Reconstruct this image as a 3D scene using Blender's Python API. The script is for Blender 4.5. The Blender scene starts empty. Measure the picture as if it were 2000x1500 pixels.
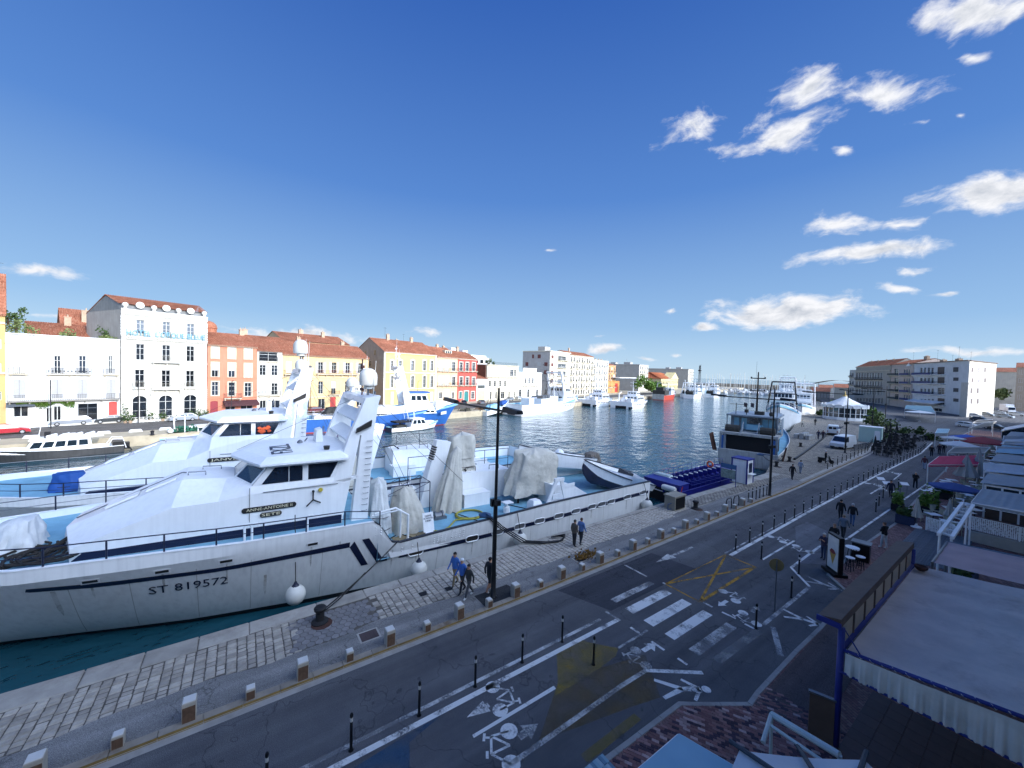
import bpy,bmesh,math,random
from mathutils import Vector as V,Matrix as Mx,Euler,noise as mnoise
R_=random.Random(7)
PI=math.pi
rad=math.radians
SC=bpy.context.scene
COL=SC.collection
FPX=751.0;CAMZ=11.0
YAW=rad(54.9);PITCH=math.atan(22.5/FPX);ROLL=math.atan(.0295)
fw=V((-math.sin(YAW)*math.cos(PITCH),math.cos(YAW)*math.cos(PITCH),-math.sin(PITCH)))
r0=V((math.cos(YAW),math.sin(YAW),0));u0=r0.cross(fw)
rt=r0*math.cos(ROLL)+u0*math.sin(ROLL);up=-r0*math.sin(ROLL)+u0*math.cos(ROLL)
cam=bpy.data.cameras.new('camera');camo=bpy.data.objects.new('camera',cam);COL.objects.link(camo)
cam.sensor_width=36;cam.lens=FPX/2000*36;cam.clip_end=60000;cam.clip_start=.1
camo.matrix_world=Mx(((rt.x,up.x,-fw.x,0),(rt.y,up.y,-fw.y,0),(rt.z,up.z,-fw.z,CAMZ),(0,0,0,1)))
SC.camera=camo
SC.view_settings.view_transform='Standard';SC.view_settings.look='None'
SC.view_settings.exposure=EXPO=0.55;SC.view_settings.gamma=1;SC.view_settings.use_curve_mapping=False
SC.cycles.max_bounces=6;SC.cycles.diffuse_bounces=3;SC.cycles.glossy_bounces=3;SC.cycles.transmission_bounces=3;SC.cycles.use_adaptive_sampling=True;SC.cycles.adaptive_threshold=.02
SC.cycles.use_denoising=True;SC.cycles.sample_clamp_indirect=4
def ray(u,v):return rt*((u-1000)/FPX)-up*((v-750)/FPX)+fw
def G(u,v,z=0.):
 d=ray(u,v);p=d*((z-CAMZ)/d.z);return V((p.x,p.y,z))
def AX(u,v,x):
 d=ray(u,v);p=d*(x/d.x);return V((x,p.y,p.z+CAMZ))
def AP(u,v,O,e):
 n=V((e[1],-e[0]));d=ray(u,v);t=(n.x*O[0]+n.y*O[1])/(n.x*d.x+n.y*d.y);p=d*t
 return(p.x-O[0])*e[0]+(p.y-O[1])*e[1],p.z+CAMZ
def lin(c):return c/12.92 if c<=.04045 else((c+.055)/1.055)**2.4
def hx(h):h=h.lstrip('#');return tuple(lin(int(h[i:i+2],16)/255)for i in(0,2,4))
MATS={}
def mat(name,color,rough=.6,metal=0.,var=.12,scale=1.2,bump=0.,bscale=30.,streak=0.,rand=0.,spec=.5,dirt=None,dirtamt=.3,alpha=1.,trans=0.,emis=0.):
 if name in MATS:return MATS[name]
 m=bpy.data.materials.new(name);m.use_nodes=True;nt=m.node_tree;N=nt.nodes;L=nt.links
 b=N['Principled BSDF'];c=hx(color)if isinstance(color,str)else color
 b.inputs['Roughness'].default_value=rough;b.inputs['Metallic'].default_value=metal;b.inputs['Specular IOR Level'].default_value=spec
 tc=N.new('ShaderNodeTexCoord')
 nz=N.new('ShaderNodeTexNoise');nz.inputs['Scale'].default_value=scale;nz.inputs['Detail'].default_value=6;nz.inputs['Roughness'].default_value=.65
 L.new(tc.outputs['Object'],nz.inputs['Vector'])
 rp=N.new('ShaderNodeMapRange');rp.inputs[1].default_value=.3;rp.inputs[2].default_value=.7;rp.inputs[3].default_value=1-var;rp.inputs[4].default_value=1+var
 L.new(nz.outputs['Fac'],rp.inputs[0]);val=rp.outputs[0]
 if streak:
  mp=N.new('ShaderNodeMapping');mp.inputs['Scale'].default_value=(2.2,2.2,.12);L.new(tc.outputs['Object'],mp.inputs[0])
  n2=N.new('ShaderNodeTexNoise');n2.inputs['Scale'].default_value=2.2;n2.inputs['Detail'].default_value=5;L.new(mp.outputs[0],n2.inputs['Vector'])
  r2=N.new('ShaderNodeMapRange');r2.inputs[1].default_value=.45;r2.inputs[2].default_value=.75;r2.inputs[3].default_value=1;r2.inputs[4].default_value=1-streak
  L.new(n2.outputs['Fac'],r2.inputs[0]);mm=N.new('ShaderNodeMath');mm.operation='MULTIPLY';L.new(val,mm.inputs[0]);L.new(r2.outputs[0],mm.inputs[1]);val=mm.outputs[0]
 if rand:
  oi=N.new('ShaderNodeObjectInfo');r3=N.new('ShaderNodeMapRange');r3.inputs[3].default_value=1-rand;r3.inputs[4].default_value=1+rand
  L.new(oi.outputs['Random'],r3.inputs[0]);mm=N.new('ShaderNodeMath');mm.operation='MULTIPLY';L.new(val,mm.inputs[0]);L.new(r3.outputs[0],mm.inputs[1]);val=mm.outputs[0]
 vm=N.new('ShaderNodeVectorMath');vm.operation='SCALE';vm.inputs[0].default_value=c;L.new(val,vm.inputs['Scale']);out=vm.outputs[0]
 if dirt:
  n4=N.new('ShaderNodeTexNoise');n4.inputs['Scale'].default_value=scale*.45;n4.inputs['Detail'].default_value=8;n4.inputs['Roughness'].default_value=.75;L.new(tc.outputs['Object'],n4.inputs['Vector'])
  r4=N.new('ShaderNodeMapRange');r4.inputs[1].default_value=.52;r4.inputs[2].default_value=.72;r4.inputs[3].default_value=0;r4.inputs[4].default_value=dirtamt;L.new(n4.outputs['Fac'],r4.inputs[0])
  mx=N.new('ShaderNodeMix');mx.data_type='RGBA';L.new(r4.outputs[0],mx.inputs[0]);L.new(out,mx.inputs[6]);mx.inputs[7].default_value=(*hx(dirt),1);out=mx.outputs[2]
 L.new(out,b.inputs['Base Color'])
 if bump:
  n3=N.new('ShaderNodeTexNoise');n3.inputs['Scale'].default_value=bscale;n3.inputs['Detail'].default_value=4;L.new(tc.outputs['Object'],n3.inputs['Vector'])
  bp=N.new('ShaderNodeBump');bp.inputs['Strength'].default_value=.6;bp.inputs['Distance'].default_value=bump;L.new(n3.outputs['Fac'],bp.inputs['Height']);L.new(bp.outputs[0],b.inputs['Normal'])
 if trans:b.inputs['Transmission Weight'].default_value=trans
 if alpha<1:b.inputs['Alpha'].default_value=alpha
 if emis:b.inputs['Emission Color'].default_value=(*c,1);b.inputs['Emission Strength'].default_value=emis
 m.diffuse_color=(*c,1);MATS[name]=m;return m
class MB:
 def __init__(s,T=None):s.v=[];s.f=[];s.mi=[];s.k=0;s.T=T
 def P(s,pts):
  i=len(s.v)
  for p in pts:
   p=V(p);s.v.append(s.T@p if s.T else p)
  return list(range(i,i+len(pts)))
 def F(s,idx):s.f.append(tuple(idx));s.mi.append(s.k)
 def poly(s,pts):s.F(s.P(pts));return s
 def grid(s,rows,cu=False,cv=False):
  n=len(rows[0]);ix=[s.P(r)for r in rows];m=len(ix)
  for i in range(m if cv else m-1):
   a=ix[i];b=ix[(i+1)%m]
   for j in range(n if cu else n-1):s.F((a[j],a[(j+1)%n],b[(j+1)%n],b[j]))
  return ix
 def loft(s,rings,cap0=True,cap1=True):
  ix=s.grid(rings,cu=True)
  if cap0:s.F(ix[0][::-1])
  if cap1:s.F(ix[-1])
  return s
 def box(s,a,b):
  x0,y0,z0=a;x1,y1,z1=b
  i=s.P([(x0,y0,z0),(x1,y0,z0),(x1,y1,z0),(x0,y1,z0),(x0,y0,z1),(x1,y0,z1),(x1,y1,z1),(x0,y1,z1)])
  for q in((0,3,2,1),(4,5,6,7),(0,1,5,4),(1,2,6,5),(2,3,7,6),(3,0,4,7)):s.F([i[k]for k in q])
  return s
 def cbox(s,c,sz,rz=0.,rx=0.,ry=0.):
  M=Mx.Translation(V(c))@Euler((rx,ry,rz)).to_matrix().to_4x4();o=s.T;s.T=(o@M)if o else M
  h=[q/2 for q in sz];s.box((-h[0],-h[1],-h[2]),(h[0],h[1],h[2]));s.T=o;return s
 def prism(s,pts,z0,z1):
  return s.loft([[(p[0],p[1],z0)for p in pts],[(p[0],p[1],z1)for p in pts]])
 def ext(s,pts,d):
  d=V(d);return s.loft([[V(p)for p in pts],[V(p)+d for p in pts]])
 def tube(s,pts,r,n=6,cap=True,closed=False):
  pts=[V(p)for p in pts];rings=[];m=len(pts)
  rr=r if isinstance(r,(list,tuple))else[r]*m
  pu=None
  for i,p in enumerate(pts):
   t=(pts[(i+1)%m]-pts[i-1])if closed or 0<i<m-1 else(pts[1]-pts[0]if i==0 else pts[-1]-pts[-2])
   t.normalize()
   if pu is None:pu=t.orthogonal().normalized()
   pu=(pu-t*pu.dot(t));pu=pu.normalized()if pu.length>1e-6 else t.orthogonal().normalized()
   w=t.cross(pu)
   rings.append([p+(pu*math.cos(2*PI*k/n)+w*math.sin(2*PI*k/n))*rr[i]for k in range(n)])
  if closed:s.grid(rings,cu=True,cv=True)
  else:s.loft(rings,cap,cap)
  return s
 def lathe(s,prof,c=(0,0,0),n=16,ax='z',cap=True):
  rings=[]
  for r,z in prof:
   q=[]
   for k in range(n):
    a=2*PI*k/n;x,y=r*math.cos(a),r*math.sin(a)
    q.append(V(c)+(V((x,y,z))if ax=='z' else V((z,x,y))if ax=='x' else V((y,z,x))))
   rings.append(q)
  return s.loft(rings,cap,cap)
 def ball(s,c,r,n=12,m=8,sq=(1,1,1)):
  return s.loft([[V(c)+V((r*sq[0]*math.sin(PI*(j+.02)/(m+.04))*math.cos(2*PI*k/n),r*sq[1]*math.sin(PI*(j+.02)/(m+.04))*math.sin(2*PI*k/n),-r*sq[2]*math.cos(PI*(j+.02)/(m+.04))))for k in range(n)]for j in range(m+1)])
 def ringpoly(s,c,r,n=12,z=None):
  return s.poly([(c[0]+r*math.cos(2*PI*k/n),c[1]+r*math.sin(2*PI*k/n),c[2])for k in range(n)])
 def build(s,name,mats,parent=None,smooth=False,world=True,fixn=True):
  me=bpy.data.meshes.new(name)
  W=wm(parent)if(parent and world)else None
  vs=[W@p for p in s.v]if W else s.v
  me.from_pydata([tuple(p)for p in vs],[],s.f)
  ms=mats if isinstance(mats,(list,tuple))else[mats]
  for q in ms:me.materials.append(q)
  if len(ms)>1:me.polygons.foreach_set('material_index',s.mi)
  if fixn:
   bm=bmesh.new();bm.from_mesh(me);bmesh.ops.recalc_face_normals(bm,faces=bm.faces);bm.to_mesh(me);bm.free()
  if smooth:
   me.polygons.foreach_set('use_smooth',[True]*len(me.polygons))
   if smooth is not True:
    me.set_sharp_from_angle(angle=rad(smooth))
  me.update()
  o=bpy.data.objects.new(name,me);COL.objects.link(o)
  if parent:o.parent=parent
  return o
def wm(o):
 M=Mx.Identity(4)
 while o:M=o.matrix_basis@M;o=o.parent
 return M.inverted()
def thing(name,label,cat,loc=(0,0,0),rz=0.,group=None):
 o=bpy.data.objects.new(name,None);COL.objects.link(o);o.location=loc;o.rotation_euler=(0,0,rz)
 o.empty_display_size=.2
 return tag(o,label,cat,group)
def tag(o,label,cat,group=None):
 o['label']=label;o['category']=cat
 if group:o['group']=group
 return o
def kind(o,k,label=None):
 o['kind']=k
 if label:o['label']=label
 return o
def place(me_o,name,parent,loc=None,M=None):
 o=bpy.data.objects.new(name,me_o.data);COL.objects.link(o)
 if parent:o.parent=parent
 if M is not None:o.matrix_basis=M
 elif loc is not None:o.location=loc
 return o
def kids(o):return[c for c in COL.objects if c.parent==o]
KID={}
def dup(root,loc,rz=None,label=None,group=None,scale=None):
 if root.name not in KID:
  ch=kids(root);KID[root.name]=[(c,kids(c))for c in ch]
 r=root.copy();COL.objects.link(r);r.location=loc
 if rz is not None:r.rotation_euler=(0,0,rz)
 if scale:r.scale=scale
 if label:r['label']=label
 if group:r['group']=group
 for c,gs in KID[root.name]:
  d=c.copy();COL.objects.link(d);d.parent=r
  for g in gs:
   q=g.copy();COL.objects.link(q);q.parent=d
 return r
def text(name,body,size,m,parent,M,ext=.01,width=None,fn=None,sx=1.):
 """flat lettering turned into a mesh; fn maps local (x, y, z) to world instead of matrix M"""
 cu=bpy.data.curves.new(name,'FONT');cu.body=body;cu.size=size;cu.extrude=ext;cu.align_x='CENTER';cu.align_y='CENTER';cu.resolution_u=2
 o=bpy.data.objects.new(name,cu);COL.objects.link(o);bpy.context.view_layer.update()
 me=bpy.data.meshes.new_from_object(o.evaluated_get(bpy.context.evaluated_depsgraph_get()));bpy.data.objects.remove(o);bpy.data.curves.remove(cu)
 xs=[v.co.x for v in me.vertices];k=sx*(width/(max(xs)-min(xs))if width else 1);x0=(max(xs)+min(xs))/2
 W=wm(parent)if parent else Mx.Identity(4)
 for v in me.vertices:
  c=V(((v.co.x-x0)*k,v.co.y,v.co.z));v.co=W@(fn(c)if fn else M@c)
 me.materials.clear();me.materials.append(m);me.update()
 o=bpy.data.objects.new(name,me);COL.objects.link(o)
 if parent:o.parent=parent
 return o
def frame(o,x,y):
 x=V(x).normalized();z=x.cross(V(y)).normalized();y=z.cross(x)
 return Mx(((x.x,y.x,z.x,o[0]),(x.y,y.y,z.y,o[1]),(x.z,y.z,z.z,o[2]),(0,0,0,1)))
def fbm(x,y,z=0.,o=4):return mnoise.fractal(V((x,y,z)),1.,2.,o)
def lerp(a,b,t):return a+(b-a)*t
def poly_at(pl,y):
 for(x0,y0),(x1,y1)in zip(pl,pl[1:]):
  if y<=y1:return lerp(x0,x1,(y-y0)/(y1-y0))
 return pl[-1][0]
SUN_AZ,SUN_EL=rad(70),rad(19);SKYGAIN,SUNSIDE=1.06,8.0  # SUNSIDE: extra sky glow around the sun, out of view, added to lift the shade
wd=bpy.data.worlds.new('World');SC.world=wd;wd.use_nodes=True
def make_world():
 nt=wd.node_tree;N=nt.nodes;L=nt.links;bg=N['Background'];bg.inputs[1].default_value=.15
 sk=N.new('ShaderNodeTexSky');sk.sky_type='NISHITA';sk.sun_disc=False;sk.sun_elevation=SUN_EL;sk.sun_rotation=SUN_AZ
 sk.altitude=0;sk.air_density=1.0;sk.dust_density=.35;sk.ozone_density=3.0
 tc=N.new('ShaderNodeTexCoord')
 sp=N.new('ShaderNodeSeparateXYZ');L.new(tc.outputs['Generated'],sp.inputs[0])
 rp=N.new('ShaderNodeValToRGB');e=rp.color_ramp.elements
 st=[(0,(.50,.68,.85)),(.05,(.42,.61,.82)),(.12,(.29,.49,.77)),(.4,(.09,.235,.61)),(.72,(.026,.107,.434)),(1,(.02,.085,.38))]
 while len(e)<len(st):e.new(.5)
 for q,(p,c)in zip(e,st):q.position=p;q.color=(*c,1)
 L.new(sp.outputs[2],rp.inputs[0])
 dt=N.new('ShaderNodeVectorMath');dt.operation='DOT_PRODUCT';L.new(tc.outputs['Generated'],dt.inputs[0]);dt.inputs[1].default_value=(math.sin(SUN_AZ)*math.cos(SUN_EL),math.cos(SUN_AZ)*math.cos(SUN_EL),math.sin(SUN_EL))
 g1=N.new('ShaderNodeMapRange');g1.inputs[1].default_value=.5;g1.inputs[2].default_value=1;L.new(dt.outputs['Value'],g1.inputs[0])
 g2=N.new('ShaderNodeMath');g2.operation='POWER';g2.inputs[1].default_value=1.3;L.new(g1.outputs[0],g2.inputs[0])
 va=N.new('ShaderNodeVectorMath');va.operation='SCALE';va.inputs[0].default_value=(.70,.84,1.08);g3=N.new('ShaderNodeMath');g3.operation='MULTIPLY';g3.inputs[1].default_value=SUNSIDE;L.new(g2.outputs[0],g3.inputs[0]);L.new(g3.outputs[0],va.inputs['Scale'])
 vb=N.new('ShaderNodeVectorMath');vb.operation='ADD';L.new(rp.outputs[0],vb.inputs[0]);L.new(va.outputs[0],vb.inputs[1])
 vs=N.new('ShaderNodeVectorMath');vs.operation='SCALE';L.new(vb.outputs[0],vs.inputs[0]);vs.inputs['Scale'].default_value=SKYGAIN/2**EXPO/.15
 hs=N.new('ShaderNodeMix');hs.data_type='RGBA';hs.inputs[0].default_value=.05;L.new(vs.outputs[0],hs.inputs[6]);L.new(sk.outputs[0],hs.inputs[7])
 wn=N.new('ShaderNodeTexNoise');wn.inputs['Scale'].default_value=9;wn.inputs['Detail'].default_value=3;L.new(tc.outputs['Generated'],wn.inputs['Vector'])
 w1=N.new('ShaderNodeVectorMath');w1.operation='SUBTRACT';L.new(wn.outputs['Color'],w1.inputs[0]);w1.inputs[1].default_value=(.5,.5,.5)
 w2=N.new('ShaderNodeVectorMath');w2.operation='MULTIPLY_ADD';L.new(w1.outputs[0],w2.inputs[0]);w2.inputs[1].default_value=(.09,.09,.045);L.new(tc.outputs['Generated'],w2.inputs[2])
 CL=[(1530,608,172,42,-2,1.35),(1385,641,34,12,0,1),(1695,494,165,26,-9,1.1),(1640,435,85,30,-6,.8),(1755,436,48,22,0,.75),(1935,372,135,46,-7,1.25),
  (1350,245,78,40,-18,.85),(1585,175,66,48,0,.95),(1550,265,100,46,-16,.95),(1430,288,62,26,0,.7),(1720,185,115,42,-8,.85),(1915,14,135,50,-8,1.2),
  (1915,95,46,20,0,.8),(1780,562,66,14,0,.8),(1800,527,56,17,-5,.6),(1865,572,30,10,0,.8),(70,526,120,18,6,.75),(580,652,190,20,3,.9),(1180,680,46,15,0,.95),
  (850,651,44,14,0,.7),(1910,686,200,13,0,.7),(1640,298,26,11,0,.7),(1880,238,18,9,0,.7),(1800,254,34,9,0,.6),(1312,606,20,7,0,.7),(1265,702,34,9,0,.8),
  (1322,690,18,9,0,.8),(100,617,80,7,3,.4),(1510,225,80,36,-40,.5),(1170,655,20,6,0,.5),(1072,492,14,5,0,.55)]
 last=None;side=None
 for u,v,sx,sy,rot,amp in CL:
  c=ray(u,v).normalized();t1=rt-c*rt.dot(c);t1.normalize();t2=c.cross(t1)*-1
  if t2.dot(up)<0:t2=-t2
  a=rad(-rot);x=t1*math.cos(a)+t2*math.sin(a);y=c.cross(x)
  k=1/FPX*fw.dot(c)
  M=Mx(((x.x,y.x,c.x),(x.y,y.y,c.y),(x.z,y.z,c.z)))
  mp=N.new('ShaderNodeMapping');mp.vector_type='TEXTURE';mp.inputs['Location'].default_value=c;mp.inputs['Rotation'].default_value=M.to_euler('XYZ');mp.inputs['Scale'].default_value=(sx*k,sy*k,.6)
  L.new(w2.outputs[0],mp.inputs[0])
  ln=N.new('ShaderNodeVectorMath');ln.operation='LENGTH';L.new(mp.outputs[0],ln.inputs[0])
  mr=N.new('ShaderNodeMath');mr.operation='MULTIPLY_ADD';mr.inputs[1].default_value=-amp;mr.inputs[2].default_value=amp;L.new(ln.outputs['Value'],mr.inputs[0])
  if last is None:last=mr.outputs[0]
  else:
   mxm=N.new('ShaderNodeMath');mxm.operation='SMOOTH_MAX';mxm.inputs[2].default_value=.1;L.new(last,mxm.inputs[0]);L.new(mr.outputs[0],mxm.inputs[1]);last=mxm.outputs[0]
 def nse(sc,off,det=9,ro=.62):
  ma=N.new('ShaderNodeMapping');ma.inputs['Location'].default_value=off;ma.inputs['Scale'].default_value=(1,1,2.1);L.new(w2.outputs[0],ma.inputs[0])
  nn=N.new('ShaderNodeTexNoise');nn.inputs['Scale'].default_value=sc;nn.inputs['Detail'].default_value=det;nn.inputs['Roughness'].default_value=ro;L.new(ma.outputs[0],nn.inputs['Vector']);return nn.outputs['Fac']
 na=nse(20,(0,0,0));nb=nse(20,(.012*math.sin(SUN_AZ),.012*math.cos(SUN_AZ),.03))
 d1=N.new('ShaderNodeMath');d1.operation='MULTIPLY_ADD';d1.inputs[1].default_value=1.7;d1.inputs[2].default_value=-.92;L.new(na,d1.inputs[0])
 d2=N.new('ShaderNodeMath');d2.operation='ADD';L.new(last,d2.inputs[0]);L.new(d1.outputs[0],d2.inputs[1])
 al=N.new('ShaderNodeMapRange');al.interpolation_type='SMOOTHSTEP';al.inputs[1].default_value=.12;al.inputs[2].default_value=.8;L.new(d2.outputs[0],al.inputs[0])
 sh=N.new('ShaderNodeMath');sh.operation='SUBTRACT';L.new(nb,sh.inputs[0]);L.new(na,sh.inputs[1])
 s2=N.new('ShaderNodeMath');s2.operation='MULTIPLY_ADD';s2.inputs[1].default_value=2.2;L.new(sh.outputs[0],s2.inputs[0])
 s3=N.new('ShaderNodeMath');s3.operation='MULTIPLY_ADD';s3.inputs[1].default_value=.8;s3.inputs[2].default_value=-.40;L.new(d2.outputs[0],s3.inputs[0]);L.new(s3.outputs[0],s2.inputs[2]);s2.use_clamp=True
 cc=N.new('ShaderNodeMix');cc.data_type='RGBA';L.new(s2.outputs[0],cc.inputs[0]);q=.15
 cc.inputs[6].default_value=(.95/2**EXPO/q,.96/2**EXPO/q,1/2**EXPO/q,1);cc.inputs[7].default_value=(.40/2**EXPO/q,.46/2**EXPO/q,.56/2**EXPO/q,1)
 mx=N.new('ShaderNodeMix');mx.data_type='RGBA';L.new(al.outputs[0],mx.inputs[0]);L.new(hs.outputs[2],mx.inputs[6]);L.new(cc.outputs[2],mx.inputs[7])
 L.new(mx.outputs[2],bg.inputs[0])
 wd.cycles.sampling_method='MANUAL';wd.cycles.sample_map_resolution=512
make_world()
sl=bpy.data.lights.new('sun','SUN');sl.energy=2.1;sl.angle=rad(.5);sl.color=(1,.91,.79)
slo=bpy.data.objects.new('sun',sl);COL.objects.link(slo)
sdir=V((math.sin(SUN_AZ)*math.cos(SUN_EL),math.cos(SUN_AZ)*math.cos(SUN_EL),math.sin(SUN_EL)))
slo.rotation_euler=sdir.to_track_quat('Z','Y').to_euler();slo.location=(60,60,80)
# ================================================================== SETTING
def nodes_of(name,rough=.8,spec=.4):
 m=bpy.data.materials.new(name);m.use_nodes=True;b=m.node_tree.nodes['Principled BSDF']
 b.inputs['Roughness'].default_value=rough;b.inputs['Specular IOR Level'].default_value=spec
 return m,m.node_tree,m.node_tree.nodes,m.node_tree.links,b
def ramp(N,L,src,stops):
 r=N.new('ShaderNodeValToRGB');e=r.color_ramp.elements
 while len(e)<len(stops):e.new(.5)
 for q,(p,c)in zip(e,stops):q.position=p;q.color=(*(hx(c)if isinstance(c,str)else c),1)
 L.new(src,r.inputs[0]);return r.outputs[0]
def nz(N,L,tc,sc,det=5,ro=.6,scale3=None):
 n=N.new('ShaderNodeTexNoise');n.inputs['Scale'].default_value=sc;n.inputs['Detail'].default_value=det;n.inputs['Roughness'].default_value=ro
 s=tc
 if scale3:
  mp=N.new('ShaderNodeMapping');mp.inputs['Scale'].default_value=scale3;L.new(tc,mp.inputs[0]);s=mp.outputs[0]
 L.new(s,n.inputs['Vector']);return n.outputs['Fac']
def water_mat():
 m,nt,N,L,b=nodes_of('water',.06,.5);b.inputs['IOR'].default_value=1.33
 tc=N.new('ShaderNodeTexCoord').outputs['Object']
 L.new(ramp(N,L,nz(N,L,tc,.02,4),[(.3,(.010,.055,.075)),(.7,(.016,.085,.115))]),b.inputs['Base Color'])
 h=None
 for sc,s3,amp in((.32,(1,.75,1),.5),(.95,(1,.6,1),.30),(2.6,(1,.7,1),.11)):
  f=nz(N,L,tc,sc,2,.5,s3);q=N.new('ShaderNodeMath');q.operation='MULTIPLY_ADD';q.inputs[1].default_value=amp
  L.new(f,q.inputs[0])
  if h:L.new(h,q.inputs[2])
  h=q.outputs[0]
 bp=N.new('ShaderNodeBump');bp.inputs['Strength'].default_value=1;bp.inputs['Distance'].default_value=.62;L.new(h,bp.inputs['Height']);L.new(bp.outputs[0],b.inputs['Normal'])
 return m
def asphalt_mat(name,c0,c1,patch='#3b3b3c'):
 m,nt,N,L,b=nodes_of(name,.85,.3)
 tc=N.new('ShaderNodeTexCoord').outputs['Object']
 base=ramp(N,L,nz(N,L,tc,.35,7,.7),[(.3,c0),(.7,c1)])
 sp=ramp(N,L,nz(N,L,tc,55,2,.7),[(.35,(.55,.55,.55)),(.5,(.95,.95,.95)),(.68,(1.7,1.7,1.7))])
 mu=N.new('ShaderNodeMix');mu.data_type='RGBA';mu.blend_type='MULTIPLY';mu.inputs[0].default_value=1;L.new(base,mu.inputs[6]);L.new(sp,mu.inputs[7])
 ws=ramp(N,L,nz(N,L,tc,.9,4,.6,(1.6,.06,1)),[(.35,(.8,.8,.8)),(.65,(1.2,1.2,1.2))])
 m2=N.new('ShaderNodeMix');m2.data_type='RGBA';m2.blend_type='MULTIPLY';m2.inputs[0].default_value=1;L.new(mu.outputs[2],m2.inputs[6]);L.new(ws,m2.inputs[7])
 vo=N.new('ShaderNodeTexVoronoi');vo.feature='DISTANCE_TO_EDGE';vo.inputs['Scale'].default_value=.33
 wv=N.new('ShaderNodeTexNoise');wv.inputs['Scale'].default_value=1.5;L.new(tc,wv.inputs['Vector'])
 ad=N.new('ShaderNodeVectorMath');ad.operation='MULTIPLY_ADD';ad.inputs[1].default_value=(1.6,1.6,1.6);L.new(wv.outputs['Color'],ad.inputs[0]);L.new(tc,ad.inputs[2]);L.new(ad.outputs[0],vo.inputs['Vector'])
 ck=ramp(N,L,vo.outputs['Distance'],[(.0,(.45,.45,.45)),(.012,(1,1,1))])
 m3=N.new('ShaderNodeMix');m3.data_type='RGBA';m3.blend_type='MULTIPLY';m3.inputs[0].default_value=.8;L.new(m2.outputs[2],m3.inputs[6]);L.new(ck,m3.inputs[7])
 L.new(m3.outputs[2],b.inputs['Base Color'])
 bp=N.new('ShaderNodeBump');bp.inputs['Strength'].default_value=.5;bp.inputs['Distance'].default_value=.01;L.new(nz(N,L,tc,70,2),bp.inputs['Height']);L.new(bp.outputs[0],b.inputs['Normal'])
 return m
def paint_mat(name,col,thr=.5,soft=.06,sc=14):
 m,nt,N,L,b=nodes_of(name,.7,.3)
 tc=N.new('ShaderNodeTexCoord').outputs['Object']
 b.inputs['Base Color'].default_value=(*hx(col),1)
 a=N.new('ShaderNodeMapRange');a.inputs[1].default_value=thr-soft;a.inputs[2].default_value=thr+soft;a.inputs[3].default_value=1;a.inputs[4].default_value=.12
 f1=nz(N,L,tc,sc,8,.75);f2=nz(N,L,tc,1.1,3,.6)
 av=N.new('ShaderNodeMath');av.operation='MULTIPLY_ADD';av.inputs[1].default_value=.6;L.new(f2,av.inputs[0])
 a2=N.new('ShaderNodeMath');a2.operation='MULTIPLY';a2.inputs[1].default_value=.4;L.new(f1,a2.inputs[0]);L.new(a2.outputs[0],av.inputs[2])
 L.new(av.outputs[0],a.inputs[0]);L.new(a.outputs[0],b.inputs['Alpha'])
 return m
def brick_mat(name,c1,c2,mo,w,h,off=.5,sq=1,mort=.02,bump=.01,rough=.85,rotz=0.):
 m,nt,N,L,b=nodes_of(name,rough,.3)
 tc=N.new('ShaderNodeTexCoord').outputs['Object']
 mp=N.new('ShaderNodeMapping');mp.inputs['Rotation'].default_value=(0,0,rotz);L.new(tc,mp.inputs[0])
 wn=N.new('ShaderNodeTexNoise');wn.inputs['Scale'].default_value=2;L.new(tc,wn.inputs['Vector'])
 ad=N.new('ShaderNodeVectorMath');ad.operation='MULTIPLY_ADD';ad.inputs[1].default_value=(.08,.08,0);L.new(wn.outputs['Color'],ad.inputs[0]);L.new(mp.outputs[0],ad.inputs[2])
 br=N.new('ShaderNodeTexBrick');br.offset=off;br.squash=sq;L.new(ad.outputs[0],br.inputs['Vector'])
 for k,v in(('Scale',1.),('Brick Width',w),('Row Height',h),('Mortar Size',mort),('Mortar Smooth',.3),('Bias',0.)):br.inputs[k].default_value=v
 br.inputs['Color1'].default_value=(*hx(c1),1);br.inputs['Color2'].default_value=(*hx(c2),1);br.inputs['Mortar'].default_value=(*hx(mo),1)
 gr=ramp(N,L,nz(N,L,tc,1.2,7,.7),[(.3,(.65,.65,.65)),(.7,(1.25,1.25,1.25))])
 mu=N.new('ShaderNodeMix');mu.data_type='RGBA';mu.blend_type='MULTIPLY';mu.inputs[0].default_value=1;L.new(br.outputs['Color'],mu.inputs[6]);L.new(gr,mu.inputs[7]);L.new(mu.outputs[2],b.inputs['Base Color'])
 bp=N.new('ShaderNodeBump');bp.invert=True;bp.inputs['Strength'].default_value=.8;bp.inputs['Distance'].default_value=bump;L.new(br.outputs['Fac'],bp.inputs['Height']);L.new(bp.outputs[0],b.inputs['Normal'])
 return m
WZ=-1.5;QZ=.10
QE=[(-19.3,-80),(-19.3,50),(-24.9,69),(-29.2,84),(-33.9,100),(-37.5,113),(-48.3,151),(-72,237),(-99,341),(-135,450),(-170,545)]
KL=[(-14.6,-80),(-14.6,12),(-14.75,20),(-15.1,36),(-15.15,46),(-16.6,81),(-19.5,100),(-24,130),(-34,160),(-56,215),(-88,290),(-128,400),(-160,545)]
LQ=[(-66,-90),(-77,-13),(-91,46),(-95,62),(-110,112),(-128,176),(-158,285),(-186,380),(-215,470),(-240,545)]
M_water=water_mat()
M_asph=asphalt_mat('asphalt','#505052','#666564');M_walk=asphalt_mat('asphalt_walk','#73716d','#8a8782')
M_conc=mat('concrete','#a9a499',.85,var=.16,scale=1.1,bump=.006,bscale=25,dirt='#5d574d',dirtamt=.5)
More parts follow.
